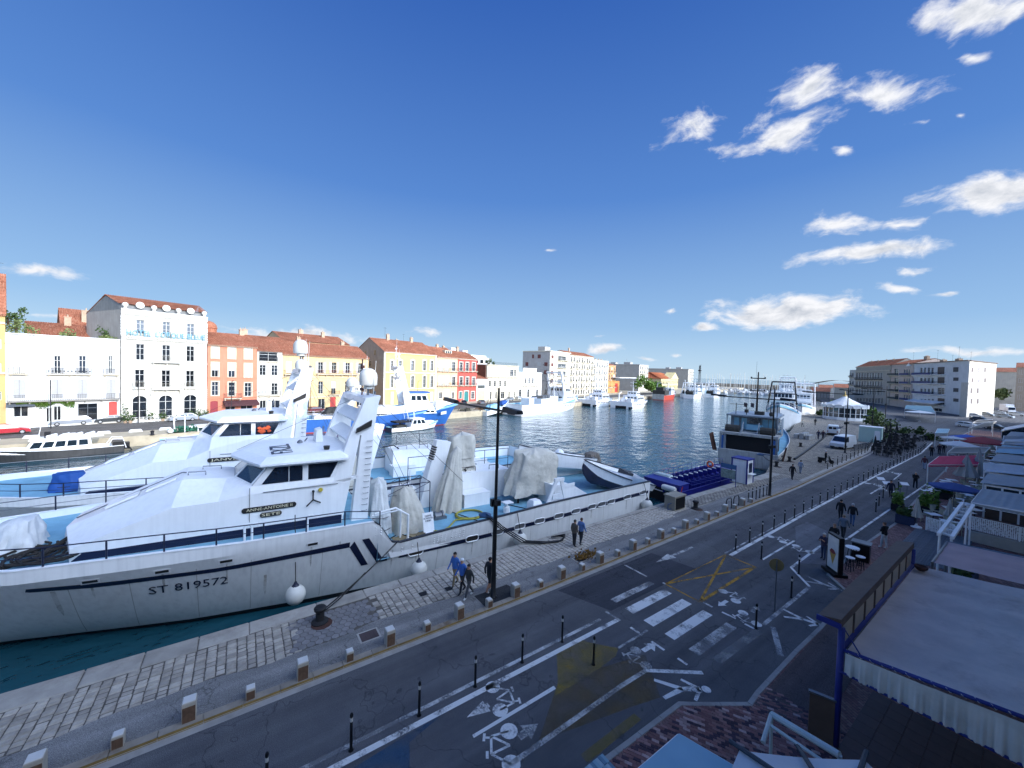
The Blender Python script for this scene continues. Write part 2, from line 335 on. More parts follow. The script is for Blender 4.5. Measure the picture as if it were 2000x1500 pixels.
M_stone=mat('quay_stone','#a39d92',.85,var=.2,scale=1.3,bump=.012,bscale=14,dirt='#5f584e',dirtamt=.55,rand=.12)
M_cob=mat('cobble_stone','#a79f92',.8,var=.22,scale=3,bump=.01,bscale=20,rand=.22,dirt='#6a6259',dirtamt=.5)
M_cobfar=brick_mat('cobble_far','#a79f92','#8a8377','#3d3a36',.34,.27,.5,mort=.03,bump=.03)
M_joint=mat('joint_earth','#5c564e',.95,var=.3,scale=5)
M_white=paint_mat('road_white','#e4e2da',.56,.06);M_whitew=paint_mat('road_white_worn','#dcdad2',.47,.10);M_yel=paint_mat('road_yellow','#b98a2c',.52,.09)
M_stainy=paint_mat('yellow_stain','#9a8236',.44,.18,40);M_staino=paint_mat('ochre_stain','#75603a',.42,.2,40)
M_brick=mat('paver_red','#7d5650',.85,var=.18,scale=6,rand=.3,bump=.003,bscale=40);BRK=[M_brick,mat('paver_dark','#46323a',.85,var=.18,scale=6,rand=.25),mat('paver_pale','#a98d84',.85,var=.18,scale=6,rand=.25),mat('paver_rose','#8f6a63',.85,var=.18,scale=6,rand=.25)]
M_brickfar=brick_mat('paver_red_far','#7a5550','#9a7a70','#4c403c',.22,.11,.5,mort=.008,bump=.004,rotz=.52)
M_black=mat('black_metal','#141518',.45,.3,var=.15,rand=.1);M_rust=mat('rust','#4a2f25',.9,var=.35,scale=6)
M_iron=mat('cast_iron','#2c2b2b',.7,.4,var=.2,scale=8)
ang=[2*PI*k/64 for k in range(64)]
mb=MB();mb.poly([(26000*math.cos(a),26000*math.sin(a),WZ)for a in ang]);kind(mb.build('water',M_water),'structure','choppy blue green canal water running out to the open sea')
def strip(mb,left,right,ys,z,z2=None):
 rows=[[(poly_at(left,y),y,z)if not callable(left)else(left(y),y,z),(poly_at(right,y),y,z)]for y in ys]
 mb.grid(rows);return mb
ys=[-80,-40,0,12,20,36,50,60,69,84,100,113,130,151,160,190,215,237,260,290,341,400,450,545]
def slab(name,A,B,z0,z1,m,lab):
 mb=MB();pts=[(poly_at(A,y),y)for y in ys]+[(poly_at(B,y),y)for y in ys[::-1]];mb.prism(pts,z0,z1)
 return kind(mb.build(name,m),'structure',lab)
RX=[(500,-80),(500,545)]
slab('ground',KL,RX,-5,-.02,M_conc,'town ground behind the quay')
quay=slab('quay',QE,KL,-5,QZ-.06,M_conc,'near stone quay beside the moored ships')
LX=[(-900,-90),(-900,545)]
far_quay=slab('far_quay',LX,LQ,-5,0,mat('far_quay_stone','#b5a88e',.85,var=.18,scale=.5,dirt='#7f735c',dirtamt=.5),'sunlit stone quay across the canal')
rs=[y for y in ys if y<=450]
mb=MB();pts=[(poly_at(KL,y),y)for y in rs]+[(3,450),(3,-80)];mb.poly([(x,y,0)for x,y in pts]);road=kind(mb.build('road',M_asph),'structure','dark asphalt quayside road with a cycle lane')
lr=lambda y,o:poly_at(LQ,y)-o
mb=MB();mb.grid([[(lr(y,19),y,.006),(lr(y,6.5),y,.006)]for y in(-60,-13,46,62,112,176,240)]);kind(mb.build('far_road',asphalt_mat('asphalt_far','#55524e','#6a6661')),'structure','road along the opposite quay')
def stone(mb,x0,x1,y0,y1,z0,z1,ch=.015,tw=None):
 j=lambda:R_.uniform(-.008,.008)
 b=[(x0+j(),y0+j()),(x1+j(),y0+j()),(x1+j(),y1+j()),(x0+j(),y1+j())]
 t=[(lerp(x0,x1,.02 if 0 else 0)+ch,y0+ch),(x1-ch,y0+ch),(x1-ch,y1-ch),(x0+ch,y1-ch)]
 mb.loft([[(x,y,z0)for x,y in b],[(x,y,z1-ch)for x,y in b],[(x,y,z1+R_.uniform(-.004,.004))for x,y in t]],cap0=False)
y=-12.
cop_in=lambda y:-18.28-.028*(y+6)if y<20 else-19.05+.03*(y-20)
while y<50:
 w=R_.uniform(1.5,2.6);mb=MB();stone(mb,-19.32,max(cop_in(y),-18.95)-.02,y+.015,y+w-.015,-.25,QZ+R_.uniform(-.008,.012),.03);mb.build('coping_stone',M_stone,quay);y+=w
def walk_in(y):
 return-16.3-.035*max(0,y)*.55+.12*math.sin(y*.9)+.07*math.sin(y*2.3)if y<28 else-17.2+.1*math.sin(y)
inhex=lambda x,y:1.7<y+.15*math.sin(x*9)<4.9
cob=[]
x=None
yy=-12.
while yy<31:
 ln=R_.uniform(.27,.33);xx=max(cop_in(yy),-18.95)+.03
 while xx<walk_in(yy)-.1:
  w=R_.uniform(.2,.27)
  if not inhex(xx,yy):cob.append((xx,min(xx+w,walk_in(yy)),yy,yy+ln))
  xx+=w
 yy+=ln
cob.sort(key=lambda c:(c[0]**2+c[2]**2)if c[2]>-6.5 else 1e9)
mbs=MB()
for i,c in enumerate(cob):
 mb=MB()if i<300 else mbs
 stone(mb,c[0]+.012,c[1]-.012,c[2]+.014,c[3]-.014,-.03,QZ+R_.uniform(-.022,.012),.03)
 if i<300:mb.build('cobble',M_cob,quay)
kind(mbs.build('cobbles',M_cob,quay),'stuff')
mb=MB();mb.poly([(-19.2,-12,QZ-.035),(-16,-12,QZ-.035),(-16,31,QZ-.035),(-19.2,31,QZ-.035)]);mb.build('joint_bed',M_joint,quay)
hxm=mat('hex_paver','#7d7a78',.8,var=.15,rand=.15,scale=4)
r=.17
for i in range(12):
 for k in range(12):
  cx,cy=-18.25+i*r*1.5,1.55+k*r*1.732+(r*.866 if i%2 else 0)
  if inhex(cx,cy)and cop_in(cy)+.05<cx<walk_in(cy)-.05 and not(abs(cx+17.73)<.22 and abs(cy-2.8)<.3):
   mb=MB();mb.lathe([(r*.93,-.02),(r*.93,QZ-.012),(r*.86,QZ)],(cx,cy,0),6);mb.build('hex_paver',hxm,quay)
mb=MB();mb.grid([[(max(cop_in(y),-18.95),y,QZ-.01),(walk_in(y),y,QZ-.01)]for y in(31,36,42,50)]);kind(mb.build('far_setts',M_cobfar,quay),'stuff')
ysf=[50,60,69,84,100,113,130,151,190,237,290,341,450]
mb=MB();mb.grid([[(poly_at(QE,y)+.02,y,QZ-.01),(poly_at(KL,y)-.7,y,QZ-.01)]for y in ysf]);kind(mb.build('far_paving',M_cobfar,quay),'stuff')
mb=MB();yl=[-12+k*.5 for k in range(125)];mb.grid([[(walk_in(y),y,QZ-.004),(poly_at(KL,y)-.28,y,QZ-.004)]for y in yl]);kind(mb.build('footway',M_walk,quay),'structure')
M_kerb=mat('kerb_stone','#8f8678',.85,var=.2,scale=2,bump=.006,bscale=20,dirt='#6b4d24',dirtamt=.7,rand=.1)
M_kface=mat('kerb_paint','#8a6f3a',.8,var=.3,scale=2.5,dirt='#4d4436',dirtamt=.7)
y=-13.
while y<75:
 w=R_.uniform(.95,1.05);x=poly_at(KL,y);x2=poly_at(KL,y+w);mb=MB()
 mb.loft([[(x-.29,y+.008,-.05),(x,y+.008,-.05),(x2,y+w-.008,-.05),(x2-.29,y+w-.008,-.05)],[(x-.29,y+.008,QZ+.012),(x-.02,y+.008,QZ+.012),(x2-.02,y+w-.008,QZ+.012),(x2-.29,y+w-.008,QZ+.012)]],False)
 mb.k=1;mb.poly([(x+.004,y+.008,0),(x2+.004,y+w-.008,0),(x2-.016,y+w-.008,QZ+.005),(x-.016,y+.008,QZ+.005)])
 mb.build('kerb_stone',[M_kerb,M_kface],quay,fixn=False);y+=w
M_gut=mat('gutter_concrete','#a19c93',.85,var=.15,scale=1.5,dirt='#6c6659',dirtamt=.5)
mb=MB();mb.grid([[(poly_at(KL,y)+.005,y,.005),(poly_at(KL,y)+.27,y,.005)]for y in[-13+k*4 for k in range(26)]]);mb.build('gutter',M_gut,road)
def plate(x0,x1,y0,y1,m,name='manhole_cover',z=QZ+.004,fr=.07):
 mb=MB();mb.box((x0-fr,y0-fr,z-.03),(x1+fr,y1+fr,z));o=mb.build('cover_frame',M_conc,quay)
 mb=MB();mb.box((x0,y0,z-.02),(x1,y1,z+.004))
 for k in range(4):mb.box((x0+.06,lerp(y0,y1,(k+.3)/4.2),z+.004),(x1-.06,lerp(y0,y1,(k+.8)/4.2),z+.011))
 mb.build(name,m,quay)
plate(-16.05,-15.5,3.98,4.66,mat('rust_plate','#4d3f3d',.8,var=.2));plate(-16.1,-15.6,16.1,16.7,M_iron);plate(-17.55,-17.2,7.1,7.5,M_iron,fr=.02);plate(-17.3,-16.95,8.35,8.7,M_iron,fr=.02)
mb=MB();mb.poly([(-15.9,9.3,QZ),(-14.92,9.3,QZ),(-14.92,11.5,QZ),(-15.9,11.2,QZ)]);mb.build('footway_patch',asphalt_mat('patch_dark','#2c2c2d','#3a3938'),quay)
def mark(name,pts,m=M_white,z=.005):
 mb=MB();mb.poly([(p[0],p[1],z)for p in pts]);return mb.build(name,m,road)
def stripe(name,a,b,w,m=M_white,z=.005):
 a,b=V(a[:2]),V(b[:2]);d=(b-a).normalized();n=V((-d.y,d.x))*w/2
 n_=max(1,int((b-a).length/3));mb=MB()
 mb.grid([[(*(lerp(a,b,i/n_)+n),z),(*(lerp(a,b,i/n_)-n),z)]for i in range(n_+1)]);return mb.build(name,m,road)
def Z(ox,oy,s):return lambda x,y,z=0.:G(ox+x/s,oy+y/s,z)
z4=Z(900,1050,3.333);z5=Z(1150,950,3.75);zs=Z(1520,800,6.25)
stripe('lane_line',(-11.45,-8),(-11.45,13.3),.15,M_whitew);stripe('lane_line',(-11.03,-8),(-11.0,13.9),.2)
for x0,x1 in((-12.25,-11.9),(-11.37,-10.89),(-10.34,-9.83),(-9.28,-8.82),(-8.2,-7.75)):
 mark('crossing_stripe',[(x0,14.9),(x1,14.9),(x1,17.98),(x0,17.98)],M_whitew if x0<-12 or x0>-8.5 else M_white)
for a,b in(((-11.7,13.95),(-10.9,13.98)),((-10.35,14.),(-9.75,14.)),((-9.3,14),(-8.7,14)),((-8.15,14.05),(-7.75,14.05)),((-11.75,18.5),(-11.5,18.5)),((-9.6,18.6),(-9.15,18.6)),((-8.7,18.6),(-8.1,18.65)),((-7.7,18.6),(-7.3,18.6)),((-14.1,18.3),(-12.6,18.3))):
 stripe('crossing_dash',a,b,.12,M_whitew if a[0]<-11 else M_white)
for a,b,w in(((-11.6,18.5),(-11.57,24.83),.07),((-9.7,18.5),(-9.83,24.77),.16),((-11.6,18.5),(-9.7,18.5),.1),((-11.57,24.8),(-9.83,24.77),.12),((-11.6,18.55),(-9.85,24.6),.12),((-11.5,24.7),(-9.75,18.6),.12)):stripe('box_marking',a,b,w,M_yel)
pl=[(-11.35,25),(-11.7,39),(-12.05,59),(-12.3,89),(-13.5,108)]
for a,b in zip(pl,pl[1:]):stripe('lane_line',a,b,.22)
pl2=[(-11.68,25),(-11.95,39),(-12.3,59),(-12.6,89),(-13.9,108)]
for a,b in zip(pl2,pl2[1:]):stripe('lane_line',a,b,.1,M_whitew)
def cyc(f,pts_img,m=M_white):mark('cycle_dash',[f(*p)for p in pts_img],m)
cyc(z4,[(85,1305),(75,1285),(605,965),(620,985)]);cyc(z4,[(1030,725),(1022,712),(1205,600),(1222,608)],M_whitew);cyc(z5,[(1280,540),(1268,532),(1500,393),(1515,400)])
cyc(zs,[(1135,1032),(1115,1025),(1285,925),(1300,932)],M_white);cyc(zs,[(1410,865),(1395,858),(1500,775),(1512,780)])
q=[z4(290,1500),z4(730,1190),z4(1045,965),z4(1205,865)]
for a,b in zip(q,q[1:]):stripe('lane_line',a,b,.16,M_whitew)
stripe('lane_line',z4(1205,865),z4(1575,880),.17)
q=[G(1810,945),G(1655,1052),z5(1690,440),z5(1482,595)]
for a,b in zip(q,q[1:]):stripe('lane_line',a,b,.15)
stripe('lane_line',z5(1482,595),z5(1618,735),.14);stripe('lane_line',z5(1618,735),z5(1280,1012),.17,M_whitew);stripe('old_line',z5(1350,1030),z5(1405,1240),.22,M_whitew);stripe('old_line',z5(1250,1055),z5(935,1280),.35,paint_mat('ghost_paint','#a8a79f',.42,.14))
def arrow(f,tail,tip,w,hw,hl,m=M_white):
 a,b=f(*tail),f(*tip);a=V(a[:2]);b=V(b[:2]);d=(b-a).normalized();n=V((-d.y,d.x));s=b-d*hl
 mb=MB();mb.poly([(*p,.005)for p in(a+n*w,a-n*w,s-n*w,s-n*hw,b,s+n*hw,s+n*w)]);mb.build('road_arrow',m,road)
arrow(z4,(182,1088),(38,1172),.09,.24,.75);arrow(z4,(378,1300),(503,1212),.12,.28,.5,M_whitew);arrow(z4,(1185,738),(1268,690),.1,.27,.42);arrow(z5,(762,445),(492,556),.09,.3,1.6,M_whitew)
arrow(z5,(1012,838),(948,876),.09,.2,.4);arrow(z5,(1195,920),(1250,880),.09,.2,.4,M_whitew)
def cycle(cx,cy,ang,s,m=M_white):
 T=Mx.Translation((cx,cy,.005))@Mx.Rotation(ang,4,'Z')@Mx.Scale(s,4);mb=MB(T)
 for wx in(-.5,.5):mb.ringpoly((wx,-.25,0),.27,14)
 def bar(a,b,w=.036):
  a,b=V(a),V(b);d=(b-a).normalized();n=V((-d.y,d.x))*w;mb.poly([(*p,0)for p in(a+n,a-n,b-n,b+n)])
 bar((-.5,-.25),(-.2,.3));bar((-.2,.3),(.35,.3));bar((.35,.3),(.5,-.25));bar((-.2,.3),(.05,-.25));bar((.05,-.25),(.35,.3));bar((.3,.3),(.32,.5));bar((.2,.52),(.45,.5),.04);bar((-.32,.42),(-.1,.42),.04)
 mb.build('cycle_symbol',m,road)
for f,p,an,s,m in((z4,(275,1035),-.3,.95,M_white),(z4,(265,1365),2.6,1.0,M_white),(z4,(1140,785),2.7,.8,M_whitew),(z5,(1055,800),-.4,.85,M_white),(z5,(1150,968),2.7,.8,M_white),(z5,(1395,385),-.3,.9,M_white),(z5,(1548,460),2.8,.9,M_white),(zs,(1180,915),-.3,1.1,M_white),(zs,(1310,985),2.8,1.,M_white),(zs,(1400,770),-.3,1.2,M_white)):
 c=f(*p);cycle(c.x,c.y,an,s,m)
def walker(f,p,an,s,m=M_white):
 c=f(*p);T=Mx.Translation((c.x,c.y,.005))@Mx.Rotation(an,4,'Z')@Mx.Scale(s,4);mb=MB(T);mb.ringpoly((0,1.05,0),.17,12)
 def bar(a,b,w=.08):
  a,b=V(a),V(b);d=(b-a).normalized();n=V((-d.y,d.x))*w;mb.poly([(*q,0)for q in(a+n,a-n,b-n*.7,b+n*.7)])
 bar((0,.85),(0,.1),.13);bar((0,.15),(-.4,-.75),.1);bar((0,.15),(.42,-.7),.1);bar((-.02,.8),(-.45,.3));bar((.02,.8),(.5,.4));mb.build('walker_symbol',m,road)
walker(z5,(1545,965),-1.25,.85);walker(z4,(1415,985),-.6,.95);walker(z5,(1700,710),-1.4,.9,M_whitew)
mark('yellow_patch',[z4(*p)for p in((625,735),(770,660),(860,690),(1025,720),(1010,770),(905,850),(600,1040),(632,950))],M_stainy,.003)
mark('ochre_patch',[z4(*p)for p in((600,1040),(905,850),(1200,760),(1300,1040),(1090,1110),(505,1330))],M_staino,.0026)
stripe('yellow_line',z4(800,1440),z4(1150,1165),.28,M_stainy,.0034)
mark('blue_patch',[G(*p)for p in((690,1500),(800,1432),(862,1397),(800,1450),(800,1500))],paint_mat('blue_wash','#2f5f80',.40,.2,30),.003)
for q,mm in(([(-9.6,30.2),(-8.6,29.9),(-8.3,33.5),(-9.4,35.4),(-10.9,36.3),(-11.0,34.2)],'#6f6f70'),([(-8.6,27.6),(-7.5,29.),(-8.1,31.),(-9.2,29.)],'#67676a'),([(-14.2,13.2),(-11.6,14.2),(-11.6,21.5),(-14.2,21)],'#414145')):
 mark('road_patch',q,asphalt_mat('patch'+mm,mm,mm),.0022)
BK=[(-7.3,-20),(-7.06,7.95),(-6.93,12.1),(-6.68,12.45),(-5.62,14.07),(-5.68,14.78),(-5.74,18.35),(-5.72,21),(-5.92,25.85),(-7.16,27.22),(-7.2,35.15),(-7.0,41.8),(-7.6,57),(-8.1,75),(-9.2,95),(-12,118),(-12,150)]
pts=BK+[(3,150),(3,-20)]
mb=MB();mb.prism(pts,-.1,QZ-.02);pave=kind(mb.build('pavement',M_conc),'structure','raised red brick pavement along the terraces')
mb=MB();pin=[(x+.16,y)for x,y in BK];mb.poly([(x,y,QZ-.014)for x,y in pin+[(3,150),(3,-20)]]);kind(mb.build('paving',M_brickfar,pave),'stuff')
for(a,b)in zip(BK[1:-4],BK[2:-3]):
 n=max(1,round((V(b)-V(a)).length/1.0))
 for k in range(n):
  p,q=lerp(V(a),V(b),k/n),lerp(V(a),V(b),(k+.985)/n);d=(q-p).normalized();w=V((d.y,-d.x))*.15
  mb=MB();mb.prism([p,q,q+w,p+w],-.05,QZ+R_.uniform(-.004,.004));mb.build('kerb_stone',M_gut,pave)
bl=[]
def inpoly(x,y,P):
 c=False
 for(x0,y0),(x1,y1)in zip(P,P[1:]+P[:1]):
  if(y0>y)!=(y1>y)and x<(x1-x0)*(y-y0)/(y1-y0)+x0:c=not c
 return c
pin2=pin+[(3,150),(3,-20)]
for i in range(-60,110):
 for k in range(-60,120):
  u=i*.21+(k%2)*.105;v=k*.105;ca=math.cos(.52);sa=math.sin(.52)
  x=-6+u*ca-v*sa;y=11+u*sa+v*ca
  if-7.2<x<-2.6 and 6.6<y<15.4 and inpoly(x-.05,y,pin2)and inpoly(x+.12,y-.05,pin2):bl.append((x,y))
bl.sort(key=lambda p:(p[0]+6.)**2+(p[1]-11.7)**2)
mbs=MB()
base=None
for i,(x,y)in enumerate(bl):
 if i<300:
  if base is None:mb=MB();stone(mb,-.1,.1,-.0475,.0475,-.04,.0,.006);o=base=mb.build('brick',M_brick,pave);
  else:o=place(base,'brick',pave)
  o.location=(x,y,QZ+R_.uniform(-.003,.003));o.rotation_euler=(0,0,.52+R_.uniform(-.02,.02));o.material_slots[0].link='OBJECT';o.material_slots[0].material=BRK[R_.choice((0,0,0,1,1,2,3,3))]
 else:
  mbs.k=R_.choice((0,0,0,1,1,2,3,3));mbs.T=Mx.Translation((x,y,QZ))@Mx.Rotation(.52,4,'Z');stone(mbs,-.1,.1,-.0475,.0475,-.04,R_.uniform(-.003,.003),.006)
if mbs.v:kind(mbs.build('bricks',BRK,pave),'stuff')
mark2=MB();mark2.poly([(x,y,QZ-.002)for x,y in((-5.46,14.2),(-5.55,21),(-5.75,25.7),(-4.2,24),(-3.9,17.5),(-4.6,14.3))]);mark2.build('asphalt_inlay',asphalt_mat('inlay','#5d4f4b','#6d5c56'),pave)
# ================================================================== house row behind the camera (casts the street's evening shade)
def simple_house(y0,y1,h,x0=2.3,x1=14,m=None,lab='',z0=0):
 t=thing('town_house',lab,'house',(x0,(y0+y1)/2,0),0,'houses lining the near quay')
 L=y1-y0;mb=MB();mb.box((0,-L/2,-.3),(x1-x0,L/2,h));mb.build('wall',m,t,world=False)
 mb=MB();mb.ext([(-.35,-L/2+.01,h+.003),(x1-x0+.3,-L/2+.01,h+.003),((x1-x0)/2,-L/2+.01,h+1.6)],(0,L-.02,0));mb.build('roof',M_tile,t,world=False)
 n=max(2,int(L/3));fl=int(h/3.4)
 b=None
 for f in range(1,fl):
  for k in range(n):
   yy=-L/2+(k+.5)*L/n;z=f*3.4+.5
   if abs((y0+y1)/2+yy)<2.5:continue
   if b is None:
    mb=MB();mb.box((-.08,-.62,0),(-.002,.62,2.1));b=mb.build('window',mat('plain_shutter','#8d9299',.6),t,world=False)
   else:place(b,'window',t)
   o=list(COL.objects)[-1];o.location=(0,yy,z)
M_tile=None
def tile_mat():
 m,nt,N,L,b=nodes_of('roof_tile',.85,.25);tc=N.new('ShaderNodeTexCoord').outputs['Object']
 c=ramp(N,L,nz(N,L,tc,2.2,6,.75,(1.8,.7,.7)),[(.28,'#6b3f2e'),(.42,'#a2644a'),(.58,'#b57a5e'),(.72,'#cda88d')])
 g=ramp(N,L,nz(N,L,tc,.35,4,.6),[(.3,(.7,.68,.66)),(.7,(1.15,1.12,1.1))])
 mu=N.new('ShaderNodeMix');mu.data_type='RGBA';mu.blend_type='MULTIPLY';mu.inputs[0].default_value=1;L.new(c,mu.inputs[6]);L.new(g,mu.inputs[7]);L.new(mu.outputs[2],b.inputs['Base Color']);return m
M_tile=tile_mat()
for y0,y1,h,c in((-75,-52,18.6,'#e6e4df'),(-52,-36,19.6,'#d8d0ba'),(-36,-18,18.1,'#e2ddd2'),(-18,-6,19.1,'#d9d3c4'),(-6,9,18.6,'#ddd8ca'),(9,26,19.1,'#d9d2c2'),(26,44,18.1,'#e6e4df'),(44,62,19.1,'#d8d0ba'),(62,84,18.6,'#e2ddd2'),(84,104,19.6,'#d9d3c4'),(104,126,18.6,'#ddd8ca'),(126,138.5,18.6,'#d9d2c2'),(147,178,17.6,'#e6e4df'),(178,200,18.6,'#d8d0ba')):
 simple_house(y0,y1,h,m=mat('row_render'+c,c,.85,var=.1,scale=.4,streak=.15),lab='tall rendered house behind the terraces on the near quay')
# ================================================================== OPPOSITE BANK
LO=V((-97,-16));LE=V((-.30,.954)).normalized()
M_glass=mat('window_glass','#2a323c',.12,var=.4,scale=.9,spec=.8,rand=.6);M_gdark=mat('dark_glass','#1c2127',.1,var=.45,scale=1.1,spec=.8,rand=.6)
M_fr=mat('white_frame','#cfccc2',.6,var=.05);M_shw=mat('shutter_white','#bdb9b0',.7,var=.08,scale=3);M_shg=mat('shutter_grey','#a9a7a2',.7,var=.08,scale=3);M_rail=mat('railing_iron','#2b2b2e',.6,.3)
M_trim=mat('trim_cream','#cbbfa6',.8,var=.1,scale=.8,streak=.15);M_zinc=mat('zinc','#8a8984',.55,.3,var=.15,scale=.7,streak=.25);M_chim=mat('chimney_render','#b59b80',.85,var=.2)
WC={}
def win_mesh(w,h,k,fm,arch=False):
 """frame object data and pane data for an opening w x h, origin at bottom centre, front at y=0"""
 key=(round(w,1),round(h,1),k,fm.name)
 if key in WC:return WC[key]
 mb=MB();pn=MB();f=.07;y=.2;hw=w/2
 bx=lambda x0,x1,z0,z1,ya=y-.04,yb=y+.03:mb.box((x0,ya,z0),(x1,yb,z1))
 if k in('sc',):
  for sx in(-1,1):
   x0,x1=(-hw+.02,-.015)if sx<0 else(.015,hw-.02);mb.box((x0,.05,.03),(x1,.09,h-.03))
   for q in range(3):mb.box((x0+.06,.035,.1+q*h/3),(x1-.06,.052,h/3*(q+1)-.06))
  pn.box((-.012,.095,.03),(.012,.1,h-.03))
 elif k=='d':
  mb.box((-hw,.1,0),(hw,.18,h))
  for sx in(-.5,.5):
   for z0,z1 in((.1,.42),(.47,.9)):mb.box((sx*hw-hw*.36,.085,z0*h),(sx*hw+hw*.36,.101,z1*h))
  pn.box((-.03,.07,h*.45),(.03,.1,h*.47))
 elif k=='rb':
  mb.box((-hw,.1,h*.45),(hw,.13,h));mb.box((-hw,.2,0),(-hw+f,.26,h*.45));mb.box((hw-f,.2,0),(hw,.26,h*.45));mb.box((-f/2,.2,0),(f/2,.26,h*.45));pn.poly([(-hw,.25,0),(hw,.25,0),(hw,.25,h*.45),(-hw,.25,h*.45)])
 elif k=='rf':
  mb.box((-hw,.1,0),(hw,.13,h))
  pn.box((-hw+.05,.08,.03),(hw-.05,.101,.09))
 else:
  bx(-hw,-hw+f,0,h);bx(hw-f,hw,0,h);bx(-hw,hw,h-f,h);bx(-hw,hw,0,f+.02);bx(-f*.6,f*.6,0,h)
  if k!='p':
   bx(-hw,hw,h*.72,h*.72+f)
   if h>1.6:bx(-hw,hw,h*.36,h*.36+f*.6)
  pn.poly([(-hw,y+.05,0),(hw,y+.05,0),(hw,y+.05,h),(-hw,y+.05,h)])
  if k=='so':
   for sx in(-1,1):
    c=sx*(hw+hw*.55);mb.k=1;mb.box((c-hw*.5,-.05,0),(c+hw*.5,-.012,h));mb.k=0
  if k=='sn':
   for sx in(-1,1):
    mb.k=1;c=sx*(hw+.17);mb.box((c-.15,-.05,0),(c+.15,-.012,h));mb.k=0
 WC[key]=(mb,pn);return WC[key]
WD={}
def add_win(b,x,z,w,h,k='w',fm=None,sm=None,gm=None,name='window',y=0.):
 fm=fm or M_fr;sm=sm or M_shw;gm=gm or M_glass
 key=(round(w,1),round(h,1),k,fm.name,sm.name,gm.name)
 if key not in WD:
  mb,pn=win_mesh(w,h,k,fm);o=mb.build(name,[fm,sm],b,world=False);p=pn.build('pane',gm,o,world=False)if pn.v else None
  WD[key]=(o.data,p.data if p else None);o.location=(x,y,z);return o
 d=WD[key];o=bpy.data.objects.new(name,d[0]);COL.objects.link(o);o.parent=b;o.location=(x,y,z)
 if d[1]:p=bpy.data.objects.new('pane',d[1]);COL.objects.link(p);p.parent=o
 return o
def wall_front(mb,L,z0,z1,ops,x0=0.,y=0.,rv=.28):
 xs=sorted({x0,x0+L,*[o[0]for o in ops],*[o[1]for o in ops]});zs_=sorted({z0,z1,*[o[2]for o in ops],*[o[3]for o in ops]})
 for a,b in zip(xs,xs[1:]):
  for c,d in zip(zs_,zs_[1:]):
   mx,mz=(a+b)/2,(c+d)/2
   if any(o[0]<mx<o[1]and o[2]<mz<o[3]for o in ops):continue
   mb.poly([(a,y,c),(b,y,c),(b,y,d),(a,y,d)])
 for o in ops:
  a,b,c,d=o[:4]
  mb.poly([(a,y,c),(a,y,d),(a,y+rv,d),(a,y+rv,c)]);mb.poly([(b,y,c),(b,y+rv,c),(b,y+rv,d),(b,y,d)])
  mb.poly([(a,y,d),(b,y,d),(b,y+rv,d),(a,y+rv,d)]);mb.poly([(a,y,c),(a,y+rv,c),(b,y+rv,c),(b,y,c)])
  if len(o)>4 and o[4]:
   r=(b-a)/2;cx=(a+b)/2;zc=d-r*o[4]
   for s in(-1,1):
    P=[(cx+s*r*math.cos(t*PI/10),y+.002,zc+r*o[4]*math.sin(t*PI/10))for t in range(6)]
    mb.poly(P+[(cx+s*r,y+.002,d)])if 0 else[mb.poly([P[t],P[t+1],(cx+s*r,y+.002,d)])for t in range(5)]
def tiles(mb,a,b,c,d,pitch=.3,amp=.045):
 a,b,c,d=V(a),V(b),V(c),V(d);n=max(2,int((b-a).length/pitch*2));nn=(b-a).cross(d-a).normalized()
 if nn.z<0:nn=-nn
 k=max(1,int((d-a).length/.42));
 k=min(k,14)
 for j in range(k):
  t0,t1=j/k,(j+1)/k
  mb.grid([[lerp(lerp(a,b,i/n),lerp(d,c,i/n),t)+nn*((amp if i%2 else-amp)+(.03 if t==t0 else 0))for i in range(n+1)]for t in(t0,t1)])
def railing(mb,x0,x1,z0,z1,y0,sp=.2,t=.02,sides=True,fancy=False):
 mb.box((x0,y0-t,z1-.05),(x1,y0+t,z1));mb.box((x0,y0-t,z0+.06),(x1,y0+t,z0+.1))
 n=max(2,int((x1-x0)/sp))
 for i in range(n+1):xx=lerp(x0+.015,x1-.015,i/n);mb.box((xx-t*.7,y0-t*.7,z0),(xx+t*.7,y0+t*.7,z1-.03))
 if fancy:
  for i in range(n//2):mb.lathe([(.09,0),(.11,.01),(.09,.02)],(lerp(x0,x1,(i+.5)/(n//2)),y0-.02,(z0+z1)/2),8,'y')
 if sides:
  for xx in(x0,x1):mb.box((xx-t,y0,z1-.05),(xx+t,-.003,z1));mb.box((xx-t,y0/2-t,z0),(xx+t,y0/2+t,z1-.03))
def balcony(b,x0,x1,z,d=.7,hr=1.,m=None,rm=None,fancy=False,sp=.2,rail=True):
 mb=MB();mb.box((x0,-d,z-.16),(x1,-.003,z));mb.box((x0+.05,-d*.75,z-.24),(x1-.05,-.003,z-.162))
 n=max(2,round((x1-x0)/2.2)+1)
 for i in range(n):xx=lerp(x0+.25,x1-.25,i/(n-1));mb.box((xx-.09,-d*.6,z-.5),(xx+.09,-.003,z-.242))
 o=mb.build('balcony',m or M_trim,b,world=False)
 if rail:mb=MB();railing(mb,x0+.03,x1-.03,z,z+hr,-d+.04,sp,fancy=fancy);mb.build('railing',rm or M_rail,o,world=False)
 return o
def band(mb,x0,x1,z,h,d):mb.box((x0-.001,-d,z),(x1+.001,-.002,z+h))
